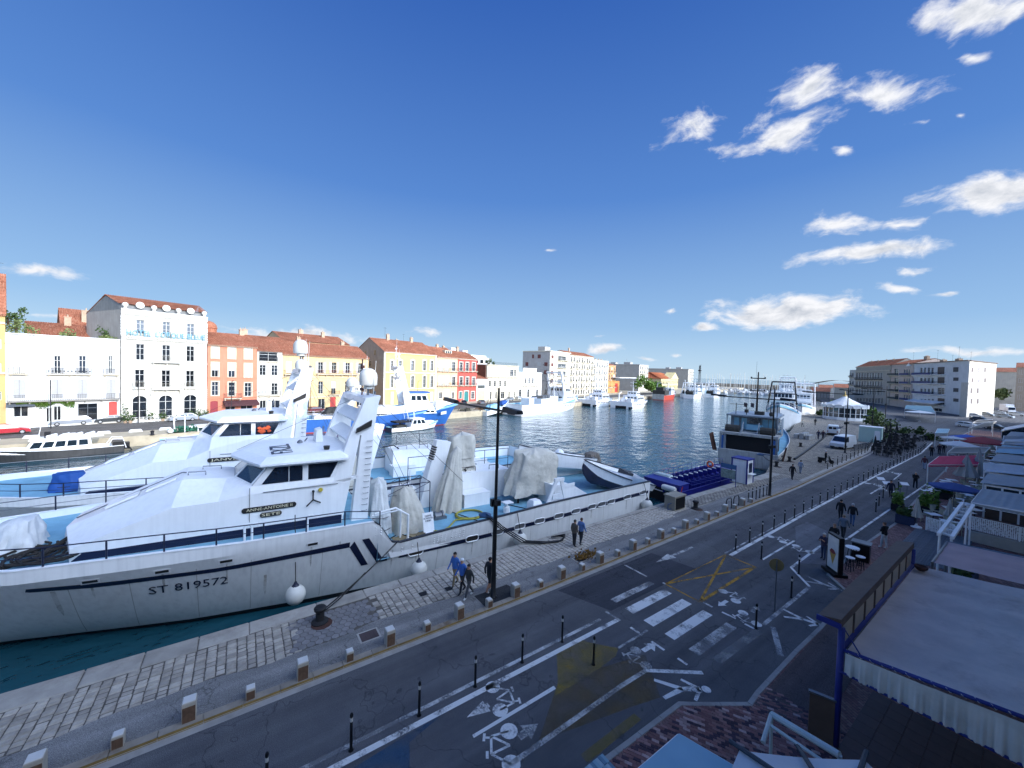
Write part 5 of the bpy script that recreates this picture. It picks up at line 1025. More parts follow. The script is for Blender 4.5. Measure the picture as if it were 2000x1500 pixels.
 def nameplate(nm,y,z,L,h):
  mb=SB();n=12;P=[(3.06,y+(L/2-h/2)*(1 if math.cos(a)>0 else-1)+h/2*math.cos(a),z+h/2*math.sin(a))for a in[2*PI*(k+.5)/n for k in range(n)]];mb.ext(P,(.035,0,0));o_=mb.build('name_board',M_plate,cab)
  tx=text('lettering',nm,h*.78,M_gold,o_,frame(S(3.1,y,z),S(3,1,0)-S(3,0,0),(0,0,1)),.006,width=L*.84)
 if first:nameplate('ANNE-ANTOINE II',1.2,3.8,2.35,.26);nameplate('SETE',1.25,3.46,.95,.24)
 else:
  nameplate('JANVIER',1.35,4.25,2.3,.3)
  mb=SB();mb.grid([[(3.063,y,4.1-.02*y),(3.063,y,4.38-.02*y)]for y in(-4.7,-2,.5,1.5)])if 0 else None
 for q in((2.0,-1.6,5.0),(2.0,-.9,5.06),(2.2,-2.7,4.86)):
  mb=SB();mb.cbox((q[0]+.15,q[1],q[2]-.02),(.12,.3,.16),ry=.5);mb.build('deck_vent',M_navy,cab)
 for y in(-4.6,-3.2):
  mb=SB();z=interp(y,[(-6.35,3.6),(-2.35,5.3)]);mb.loft([[(p,y+dy,z+dy*.43+h)for p,dy in((.1,-.55),(.95,-.55),(.95,.55),(.1,.55))]for h in(.0,.1)]);mb.build('nose_hatch',M_shipw,cab)
 mb=SB();mb.tube([(.3,-6.2,3.7),(.25,-2.5,5.36),(.3,-2.3,5.36)],.03,6);mb.tube([(-.6,-1.7,5.25),(-.6,-1.7,5.42),(-.6,-.9,5.38),(-.6,-.9,5.2)],.03,6);mb.tube([(.7,-2.2,5.3),(.7,-2.2,5.45),(.7,-1.5,5.42),(.7,-1.5,5.24)],.03,6);mb.build('hand_rail',M_steel,cab)
 if first:
  mb=SB();mb.lathe([(.01,-.06),(.1,-.06),(.12,0),(.1,.06),(.01,.06)],(3.14,3.5,4.4),10,'x');mb.cbox((3.14,3.5,4.58),(.08,.1,.18));mb.build('yellow_light',mat('buoy_yellow','#b7a33a',.5),cab)
  mb=SB();[mb.tube([(3.1,3.15,3.9),(3.14,3.15+a,3.9+b_)],.035,5)for a,b_ in((0,.42),(-.32,-.3),(.36,-.2))];mb.ball((3.12,3.15,4.36),.07,6,4);mb.build('grapnel',M_plate,cab)
  for y in(.15,.45,2.85):
   mb=SB();mb.tube([(3.5,y,2.34),(3.5,y,3.1),(3.5,y+.06,3.22),(3.5,y+.2,3.24),(3.5,y+.28,3.15)],.055,7);mb.build('vent_pipe',M_shipw,t)
 for s in(1,-1):
  mb=SB();X=s*3.0;th=-s*.42
  mb.ext([(X,3.35,2.34),(X,4.6,2.34),(X,5.5,7.2+tz*.6),(X,4.95,7.2+tz*.6)],(th,0,0));mb.ext([(X,5.1,2.34),(X,5.98,2.34),(X,6.22,7.2+tz*.6),(X,5.56,7.2+tz*.6)],(th,0,0));mb.ext([(X+s*.002,4.95,7.2+tz*.6),(X+s*.002,6.22,7.2+tz*.6),(X+s*.002,6.55,9.45+tz),(X+s*.002,5.78,9.3+tz)],(th*1.01,0,0));mb.ext([(X,4.2,4.6),(X,5.4,4.75),(X,5.4,4.9),(X,4.2,4.75)],(th*.8,0,0));mb.build('mast_leg',M_shipw,t)
 mb=SB();mb.ext([(-3,5.75,9.3+tz),(-3,6.6,9.42+tz),(-3,6.5,9.05+tz),(-3,5.7,8.95+tz)],(6,0,0));mb.ext([(-2.6,5.3,8.0+tz*.8),(-2.6,5.9,8.5+tz*.8),(-2.6,5.95,8.3+tz*.8),(-2.6,5.4,7.85+tz*.8)],(5.2,0,0));mb.ext([(-2.6,4.9,6.9+tz*.6),(-2.6,5.6,7.3+tz*.6),(-2.6,5.7,7.05+tz*.6),(-2.6,5.0,6.7+tz*.6)],(5.2,0,0));mb.build('mast_beam',M_shipw,t)
 mb=SB();mb.ext([(2.4,5.25,7.35+tz*.6),(2.4,6.05,7.7+tz*.6),(2.4,6.1,8.05+tz*.6),(2.4,5.3,7.6+tz*.6)],(.78,0,0));mb.build('light_box',M_plate,t)
 def dome(p,y,z,r,h,nm='radome'):
  mb=SB();mb.lathe([(r*.55,z-.18),(r*.5,z),(r*.93,z+.02),(r*.98,z+.08),(r,z+h*.5)]+[(r*math.cos(a)**.85,z+h*.5+(h*.5)*math.sin(a))for a in[k*PI/14 for k in range(1,7)]]+[(.02,z+h)],(p,y,0),20);o_=mb.build(nm,M_buoyw,t,smooth=40)
  mb=SB();mb.lathe([(.06,z-.55),(.06,z)],(p,y,0),6);mb.box((p-.22,y-.22,z-.2),(p+.22,y+.22,z-.14));mb.build('dome_post',M_steel,o_);return o_
 if first:dome(2.35,6.05,9.98,.5,1.02);dome(-1.9,6.1,9.72,.36,.62)
 else:dome(1.1,5.9,11.85,.52,1.12);dome(1.9,5.9,10.2+.4,.45,.8)
 mb=SB();zt=9.45+tz
 for p,h in((2.85,2.0),(1.4,1.6),(.2,1.3),(-1.2,1.9),(-2.7,1.5),(.9,2.3)):mb.tube([(p,6.2,zt-.3),(p+.06*h,6.3,zt+h)],[.03,.012],5)
 mb.build('whip_antenna',M_buoyw,t)
 mb=SB()
 for i in range(5):z=zt+.1+i*.35;mb.cbox((.75,6.1,z),(.34,.12,.1));mb.lathe([(.1,z+.05),(.1,z+.22)],(.62,6.1,0),7);mb.lathe([(.1,z+.05),(.1,z+.22)],(.92,6.1,0),7)
 mb.tube([(.75,6.1,zt-.2),(.75,6.1,zt+2.1)],.05,6);mb.build('light_mast',mat('mast_brown','#4a2f2c',.6),t)
 mb=SB();mb.cbox((-.6,5.85,zt+.35),(1.6,.22,.14),rz=.5);mb.lathe([(.18,zt),(.16,zt+.28)],(-.6,5.85,0),10);mb.cbox((1.5,6,zt-.75),(1.3,.18,.12),rz=-.4);mb.build('radar_scanner',M_shipw,t)
 mb=SB()
 for i in range(13):z=2.9+i*.33;mb.tube([(3.03,5.62+.02*i,z),(3.13,5.62+.02*i,z),(3.13,5.9+.02*i,z),(3.03,5.9+.02*i,z)],.016,4)
 kind(mb.build('rungs',M_steel,t),'stuff')
 mb=SB()
 for p,y in((2.9,6.4),(-2.9,6.4),(1.2,6.3),(-1.2,6.3)):mb.tube([(p,y,9.2+tz),(p*.7,12.5 if abs(p)>2 else 9.5,3.4 if abs(p)>2 else 2.4)],.014,4)
 mb.tube([(.3,6.2,9.3+tz),(0,-.2,6.3+w)],.012,4);mb.build('stays',M_plate,t)
 mb=SB();[mb.cbox((p,5.7,9.15+tz),(.2,.16,.18),rx=.5)for p in(-2.2,-.4,.6,1.8)];[mb.lathe([(.02,0),(.1,.02),(.1,.16),(.02,.2)],(p,6.5,9.45+tz),8)for p in(-2.4,-.2,2.0)];mb.build('deck_flood',M_steel,t)
 mb=SB();mb.tube([(3.09,.9+.15*i,4.62+.0)for i in range(24)],.02,4);mb.tube([(3.07,.35,4.9),(3.07,.35,3.2)],.018,4);mb.build('grab_line',M_steel,t)
 mb=SB();mb.cbox((.2,4.4,6.75+w),(.55,.5,.12));mb.cbox((.2,4.65,7.1+w),(.55,.1,.7),rx=-.15);mb.cbox((.2,4.4,6.55+w),(.2,.2,.3));mb.build('helm_chair',M_bluet,t)
 mb=SB();mb.ext([(-1.2,3.7,6.4+w),(-1.2,4.1,6.4+w),(-1.2,4.05,7.2+w),(-1.2,3.75,7.1+w)],(1.0,0,0));mb.build('helm_console',M_shipw,t)
 mb=SB();mb.tube([(-.7+.28*math.cos(a),4.2,7.0+w+.28*math.sin(a))for a in[2*PI*k/12 for k in range(12)]],.025,5,closed=True);mb.build('steering_wheel',M_steel,t)
 for s in(1,-1):
  mb=SB();yr=[-13.2+i*1.76 for i in range(12)]
  for h in(.76,.38):mb.tube([(s*(interp(y,HBT)-.07),y,interp(y,GZT)+h)for y in yr],.026 if h>.5 else .017,5)
  mb.build('hand_rail',M_navyp if s>0 else M_steel,t);b0=None
  for y in yr[1:]:
   x=s*(interp(y,HBT)-.07);mb=SB();mb.tube([(x,y,interp(y,GZT)-.1),(x,y,interp(y,GZT)+.77)],.035,5);mb.build('stanchion',M_navyp,t)
 mb=SB();F=[(-1.9,10.95,.56),(-1.9,12.15,.56),(-3.0,12.3,.56),(-3.0,11.0,.56)];Tp=[(-2.0,12.35,5.6),(-2.0,13.5,5.4),(-2.7,13.5,5.4),(-2.7,12.35,5.6)];mb.loft([F,Tp]);fu=mb.build('funnel',M_shipw,t)
 mb=SB()
 for i in range(6):u=.72+i*.035;a=lerp(V(F[0]),V(Tp[0]),u);mb.box((a.x-.7,a.y-.03,a.z-.06),(a.x+.02,a.y+.12,a.z+.06))
 mb.build('louvre',M_plate,fu);mb=SB();mb.cbox((-2.2,12.7,5.85),(.35,.4,.55));mb.cbox((-2.5,13.2,5.75),(.45,.4,.5));mb.build('exhaust',M_plate,fu)
 mb=SB();mb.loft([[(-4.2,14.2,.56),(-1.6,14.2,.56),(-1.6,19.0,.56),(-4.2,19.0,.56)],[(-4.2,14.3,2.85),(-1.7,14.3,2.85),(-1.7,18.9,2.75),(-4.2,18.9,2.75)]]);mb.build('deck_house',M_shipw,t)
 mb=SB();mb.box((-1.55,13.9,.56),(-.35,16.1,1.5));mb.box((-1.58,13.87,1.503),(-.32,16.13,1.57));mb.build('deck_chest',M_shipw,t)
 mb=SB();[mb.tube([(-2.2,y,2.8),(-2.2,y,3.15),(-2.2,y+.9,3.15),(-2.2,y+.9,2.8)],.035,5)for y in(14.9,17.1)];mb.tube([(-3,13.6,3.0),(-2.6,14.6,3.2),(-2.2,15.0,2.9)],.06,6);mb.build('grab_rail',M_plate,t)
 mb=SB();mb.tube([(-3.5,20+q,.6+.0)for q in(0,2.5)],.05,5);[mb.tube([(-4.5,y,1.7),(-4.5,y,3.9)],.03,5)for y in(11,13,15.5,18,20.5)];mb.tube([(-4.5,y,3.9)for y in(11,13,15.5,18,20.5)],.03,5);mb.tube([(-4.5,y,3.0)for y in(11,13,15.5,18,20.5)],.02,5);mb.build('deck_rail',M_navyp,t)
 tg=dict(cat='tarpaulin',group=None)
 def cover(lab_,c,rx,ry,h,m=M_tarp,**k):
  q=thing('tarpaulin',lab_,'tarpaulin',S(c[0],c[1],c[2]));mb=SB();tarp(mb,c,rx,ry,h,**k);mb.build('sheet',m,q,smooth=60);mb=SB();[mb.tube([(c[0]+rx*(1.06+.1*zz)*math.cos(a)*.98,c[1]+ry*(1.06+.1*zz)*math.sin(a)*.98,c[2]+h*(.32-.22*zz))for a in[PI*i/8 for i in range(16)]],.018,4,closed=True)for zz in(0,1)]if not k.get('lean')else 0;mb.build('lashing',M_rope,q)if mb.v else 0
 def clutter(far=False):
  mb=SB();mb.lathe([(.05,0),(.33,0),(.33,.12),(.24,.15),(.24,.5),(.33,.53),(.33,.65),(.05,.65)],(.55,11.1,.75),14,'y');mb.box((.2,11.0,.56),(.9,11.9,.75));mb.cbox((.9,11.4,.9),(.3,.3,.5));mb.build('capstan',M_steel,t)
  mb=SB();zz=3.35
  for y0,y1 in((7.6,10.6),):
   for x in(.9,-.9):mb.tube([(x,y0,zz),(x,y1,zz)],.03,5);mb.tube([(x,y0,zz-.6),(x,y1,zz-.6)],.02,5);[mb.tube([(x,y,.56),(x,y,zz)],.03,5)for y in(y0,(y0+y1)/2,y1)];mb.tube([(x,y0,zz-.6),(x,(y0+y1)/2,zz)],.02,5);mb.tube([(x,(y0+y1)/2,zz-.6),(x,y1,zz)],.02,5)
   for y in(y0,y1):mb.tube([(-.9,y,zz),(.9,y,zz)],.03,5)
  mb.build('work_platform',M_navyp,t)
  mb=SB();mb.tube([(2.9,6.4,2.5),(2.9,7.6,2.65),(2.9,8.4,2.1),(2.9,8.4,.56)],.07,8);mb.tube([(2.4,6.4,2.2),(2.4,8.1,2.3),(2.4,8.1,.56)],.06,8);mb.build('gangway_rail',M_shipw,t)
  mb=SB();mb.box((2.2,7.6,.575),(4.2,10.1,.585));mb.build('sand_mat',M_sand,t)
  for y0 in(15.0,21.4):mb=SB();mb.box((2.2,y0,.57),(3.4,y0+1.3,.62));mb.box((2.3,y0+.1,.622),(3.3,y0+1.2,.66));mb.build('deck_hatch',M_steel,t)
  mb=SB();mb.loft([[(2.4,20.3,.56),(2.4,24.6,.56),(.4,24.8,.56),(.4,20.3,.56)],[(2.4,20.3,1.9),(2.4,22.3,1.9),(.6,22.3,1.9),(.6,20.3,1.9)]]);mb.box((2.38,20.25,1.9),(2.45,22.35,2.15));mb.box((.55,20.25,1.9),(.62,22.35,2.15));mb.box((.62,20.25,1.9),(2.38,20.32,2.15));mb.build('stern_housing',M_shipw,t)
  mb=SB();mb.ext([(3.1,18.7,.56),(3.1,19.0,.56),(3.1,20.1,2.9),(3.1,19.8,2.9)],(-.12,0,0));mb.ext([(3.1,20.9,.56),(3.1,21.2,.56),(3.1,20.5,2.9),(3.1,20.2,2.9)],(-.12,0,0));mb.box((2.95,19.7,2.7),(3.15,20.6,2.95));mb.box((2.9,19.6,1.3),(3.05,20.5,1.7));mb.lathe([(.3,19.4),(.3,20.6)],(2.75,0,1.0),12,'y');mb.build('purse_davit',M_shipw,t)
  mb=SB();mb.loft([[(2.6,17.5,.56),(3.4,17.5,.56),(3.4,18.3,.56),(2.6,18.3,.56)],[(2.6,17.5,1.35),(3.4,17.5,1.35),(3.4,18.3,1.35),(2.6,18.3,1.35)],[(2.75,17.6,1.6),(3.25,17.6,1.6),(3.25,18.2,1.6),(2.75,18.2,1.6)]]);mb.build('deck_box',M_shipw,t)
  mb=SB();mb.lathe([(.25,.56),(.25,1.0),(.1,1.05),(.1,1.3)],(1.9,16.2,0),10);mb.box((1.6,15.9,1.3),(2.2,16.6,1.36));mb.build('fuel_vent',M_shipw,t)
  mb=SB();mb.loft([[(-1.9,9.2,.56),(-3.3,9.2,.56),(-3.3,10.8,.56),(-1.9,10.8,.56)],[(-1.95,9.3,2.2),(-3.2,9.3,2.2),(-3.2,10.7,2.2),(-1.95,10.7,2.2)]]);mb.tube([(-1.8,10.2,.9),(-1.8,10.2,3.6)],.05,5);mb.build('winch_house',M_shipw,t)
  mb=SB();[mb.tube([(R_.uniform(-3,3),y,.62),(R_.uniform(-2,3),y+1.2,.6),(R_.uniform(-2,3.5),y+2,.62)],.03,5)for y in(7,8,10,12.5,17,19)];mb.build('deck_lines',M_rope,t)
 clutter()
 return t,cab,cover
s1,cab1,cover=seiner('large white fishing boat at the near quay with navy stripes and name boards','a',(0,0,0))
cover('cream tarpaulin draped over the tall net crane amidships, on the near fishing boat',(.15,19.7,1.35),1.15,2.25,3.45,top=.72,fold=.07,seed=1.,lean=(0,.25))
mb=SB();[mb.tube([(x,y,.56),(x,y,2.4)],.1,6)for x,y in((.5,18.2),(-.5,18.6),(.2,21.2))];mb.box((-.6,18.6,1.0),(.5,20.8,1.7));mb.build('crane_base',M_iron,s1)
cover('slim cream tarpaulin hanging beside the slanted funnel of the near fishing boat',(-.5,12.6,.7),.62,1.0,4.5,top=.28,fold=.16,seed=3.,lean=(-.6,.9))
cover('stained cream tarpaulin behind the slanted funnel, next to a brown post',(-3.1,14.9,2.9),.8,1.25,3.0,top=.8,fold=.06,seed=5.)
cover('white tarpaulin over the winch close behind the mast legs of the near fishing boat',(.7,7.2,.6),1.0,.75,3.4,m=M_tarpw,top=.45,fold=.1,seed=7.)
cover('broad cream tarpaulin heaped over gear beside the sand coloured mat',(.8,9.2,.6),1.35,1.35,2.7,top=.3,fold=.08,seed=9.,lean=(0,-.35))
cover('white tarpaulin over the bow windlass of the near fishing boat',(.35,-8.15,2.7),1.15,.95,1.35,m=M_tarpw,top=.5,fold=.1,seed=11.,lean=(0,.2))
mb=SB();mb.cbox((-3.1,16.3,4.2),(.5,.25,3.4));mb.build('brown_post',mat('post_brown','#3c302a',.8),s1)
mb=SB();mb.cbox((-1.6,11.9,3.3),(.7,.25,.5));mb.build('control_box',M_steel,s1)
nb=thing('notice_board','small white notice board on the ramp by the yellow hose','sign',S(2.75,9.75,.6));mb=SB();mb.ext([(2.95,9.4,.8),(2.95,10.1,.8),(2.62,10.1,1.9),(2.62,9.4,1.9)],(-.05,0,.0));mb.ext([(3.6,9.5,.6),(3.6,10.0,.6),(2.95,10.0,.8),(2.95,9.5,.8)],(0,0,-.05));mb.build('board',M_shipw,nb)
text('lettering','DEFENSE\nDE MONTER\nA BORD',.15,M_navy,nb,frame(S(2.72,9.75,1.58)+V((.012,0,0)),(.042,1,0),(-.33,0,1.1)),.004,width=.6)
hz=thing('hose_coil','yellow hose coiled in a ring on the blue deck','hose',S(1.2,13.6,.6));mb=SB()
mb.tube([(1.15+(.85+.05*math.sin(a*.37))*math.cos(a),13.55+(.98+.05*math.sin(a*.37))*math.sin(a),.62+.03*(a/6.3))for a in[k*.3 for k in range(64)]]+[(1.6,12.2,.64),(2.4,11.4,.62),(2.9,10.6,.62),(2.2,9.9,.62)],.055,6);mb.build('hose',M_yhose,hz,True)
rp=thing('rope_heap','dark rope and net heap lying on the bow deck behind the white tarpaulin','rope',S(1.5,-6.6,2.4));mb=SB()
for k in range(9):
 cx,cy,r_=R_.uniform(.6,2.6),-7.6+k*.22+R_.uniform(-.2,.2),R_.uniform(.35,.8)
 mb.tube([(cx+(r_+.05*i)*math.cos(i*.7+k),cy+.8*(r_+.05*i)*math.sin(i*.7+k),2.78+.02*k+R_.random()*.06)for i in range(12)],.05,5)
mb.tube([(.9,-5.6,3.6),(1.6,-6.2,3.2),(2.2,-6.8,2.85),(2.9,-7.6,2.8)],.09,6)
mb.build('strands',M_rope,rp)
def open_boat(mb,L,B,D,top=None,sheer=.35,rake=.8,trans=.8,T=None,n=14):
 """hull in local axes: bow at +x, z up, keel at z=0; returns rings"""
 rings=[]
 for i in range(n+1):
  u=i/n;x=-L/2+L*u;b=B/2*(trans+(1-trans)*math.sin(min(1,u*2.2)*PI/2)if u<.45 else 1)*(1 if u<.5 else max(.02,math.cos((u-.5)/.5*PI/2)**.75));z=D*(1+sheer*(u**2.2));kz=D*.75*max(0,(u-.8)/.2)**1.6*1.2
  rings.append([(x+rake*max(0,u-.7)*0,-b,z),(x,-b*.92,lerp(kz,z,.55)),(x,-b*.7,lerp(kz,z,.18)),(x,0,kz),(x,b*.7,lerp(kz,z,.18)),(x,b*.92,lerp(kz,z,.55)),(x,b,z)])
 return rings
def put(x,y,z,rz,ry=0.,rx=0.):return Mx.Translation((x,y,z))@Mx.Rotation(rz,4,'Z')@Mx.Rotation(ry,4,'Y')@Mx.Rotation(rx,4,'X')
sk=thing('net_skiff','net skiff with dark bottom and white topsides hauled up on the stern ramp','skiff',S(.5,29,1.))
T=Mx.Translation(S(.35,28.8,.35))@Mx.Rotation(rad(-90),4,'Z')@Mx.Rotation(rad(-15),4,'Y')@Mx.Rotation(rad(-12),4,'X');mb=MB(T);rg=open_boat(mb,9.2,3.6,1.5,trans=.85)
mb.grid([r[1:6]for r in rg]);mb.F(mb.P(rg[0][1:6]));mb.build('bottom',mat('skiff_bottom','#1e2340',.6,var=.25,dirt='#3a3132',dirtamt=.6,scale=2),sk,smooth=40)
mb=MB(T);[mb.grid([[r[j],r[j2]]for r in rg])for j,j2 in((0,1),(5,6))];mb.grid([[V(r[0])*.97+V((0,0,.0)),V(r[0])*.95-V((0,0,.35)),V(r[6])*.95-V((0,0,.35)),V(r[6])*.97]for r in rg]);mb.poly([rg[0][0],rg[0][1],rg[0][5],rg[0][6]]);mb.build('topsides',M_shipw,sk)
mb=MB(T);[mb.tube([r[j]for r in rg],.06,5)for j in(0,6)];mb.cbox((-1.5,0,1.55),(.8,1.2,.7));mb.build('gunwale',M_caprail,sk)
wk=thing('workboat','small white workboat resting on the far bulwark of the near fishing boat','boat',S(-3.9,25,2));T=Mx.Translation(S(-3.7,25.6,1.55))@Mx.Rotation(rad(-92),4,'Z')@Mx.Rotation(rad(-9),4,'Y');mb=MB(T);rg=open_boat(mb,9.6,2.0,1.5);mb.grid(rg);mb.F(mb.P(rg[0]));mb.grid([[V(r[0])*.97,V(r[0])*.9-V((0,0,.5)),V(r[6])*.9-V((0,0,.5)),V(r[6])*.97]for r in rg]);mb.build('hull',M_shipw,wk,smooth=40);mb=MB(T);mb.lathe([(.5,0),(.45,.5),(.25,.75),(.03,.8)],(-.2,0,1.2),10);mb.build('engine_cover',M_shipw,wk);mb=MB(T);[mb.tube([r[j]for r in rg],.05,5)for j in(0,6)];mb.build('gunwale',M_caprail,wk)
nt_=thing('net_bundle','grey covered net bundle on the far stern quarter of the near fishing boat','net',S(-4.3,31.5,1.8));mb=SB();tarp(mb,(-4.2,31,1.2),.8,1.0,1.5,top=.6,seed=4.,fold=.12);mb.build('cover',mat('net_grey','#6d655c',.9,var=.3,scale=4),nt_)
for i,(y,z,lab_)in enumerate(((2.23,-.1,'white ball fender by the black mooring post, lowest on the rope'),(8.28,-.15,'white ball fender below the first oval port, beside three walking people'),(15.15,.1,'white ball fender near the hose hanging over the side'),(28.54,.12,'white ball fender at the stern corner of the near fishing boat'))):
 x=hside(y,.3)+.5;f=thing('fender',lab_,'fender',S(x,y,z),0,'ball fenders hung over the ship side');mb=SB();mb.ball((x,y,z-.15),.46,16,10,(1,1,1.05));mb.build('ball',M_buoyw,f,True);mb=SB();mb.lathe([(.24,z+.22),(.1,z+.38),(.05,z+.5)],(x,y,0),10);mb.build('neck',M_navyp,f)
 mb=SB();mb.tube([(x,y,z+.45),(x-.35,y,interp(y,GZT)-.1),(x-.5,y,interp(y,GZT)+.06)]+([(x-.55,y,interp(y,GZT)+.7)]if y<4 else[]),.022,5);mb.build('rope',M_rope,f)
s2,cab2,cover2=seiner('second white fishing boat moored outside the near one, sunlit mast and two radomes','b',(-10.3,-2.1,.15),.85,1.3,False)
cover2('blue canvas cover on the bow winch of the second fishing boat',(1.2,-6.7,2.65),.6,.75,1.25,m=M_bluet,top=.85,fold=.03,seed=2.)
cover2('cream tarpaulin amidships on the second fishing boat',(.5,9.4,.6),1.4,1.5,3.2,top=.5,fold=.08,seed=6.)
gn=thing('net_heap','green rope heap on the blue bow deck of the second fishing boat','net',S(3.6,-5.0,2.4));mb=SB()
for k in range(16):a=R_.uniform(0,6);mb.tube([(3.5+.5*math.cos(a+i),-5.0+.8*math.sin(a+i*1.1),2.42+R_.random()*.3)for i in range(4)],.05,5)
mb.build('strands',M_grn,gn)
lj=thing('life_jackets','orange life jackets heaped behind the last cabin window of the second fishing boat','life jackets',S(2.75,3.6,5.9));mb=SB();[mb.ball((2.965,R_.uniform(3.1,4.1),5.98+R_.random()*.4),.13,7,5,(.08,1,.8))for _ in range(11)];mb.build('jackets',M_orange,lj)
SB.off=(0,0,0)
def rope(lab_,a,b,sag=.3,r=.03,grp=None):
 a,b=V(a),V(b);t=thing('mooring_rope',lab_,'rope',b,0,grp);mb=MB();mb.tube([lerp(a,b,i/14)-V((0,0,sag*math.sin(PI*i/14)))for i in range(15)],r,5);mb.build('line',M_rope,t)
rope('taut mooring rope from the low bulwark to the black mooring post',S(hside(7.2,1)+.02,7.2,1.45),(-17.73,2.85,.55),.12);rope('second mooring rope to the black mooring post, a little lower',S(hside(5.6,-.3)+.02,5.6,-.2),(-17.7,2.9,.5),.1)
hs_=thing('supply_hose','black supply hoses looping from the ship side down to the quay beside two people','hose',(-18.6,17,.2));mb=MB()
for k in range(3):
 q=[S(hside(12.9,1)-.5,12.6+k*.1,1.6),S(hside(12.9,1)+.1,12.9+k*.12,1.72),S(hside(13.3,1)+.25,13.6+k*.15,1.0),V((-19.2,14.6+k*.2,.25)),V((-18.6,15.6+k*.25,.16)),V((-18.2,16.8+k*.2,.16)),V((-18.4,17.6,.2+.1*k)),V((-18.9,17.2-k*.2,.2))]
 mb.tube([q[0]]+[lerp(q[a],q[a+1],w)for a in range(len(q)-1)for w in(.5,1)],.04,6)
mb.build('hose',M_black,hs_,True)
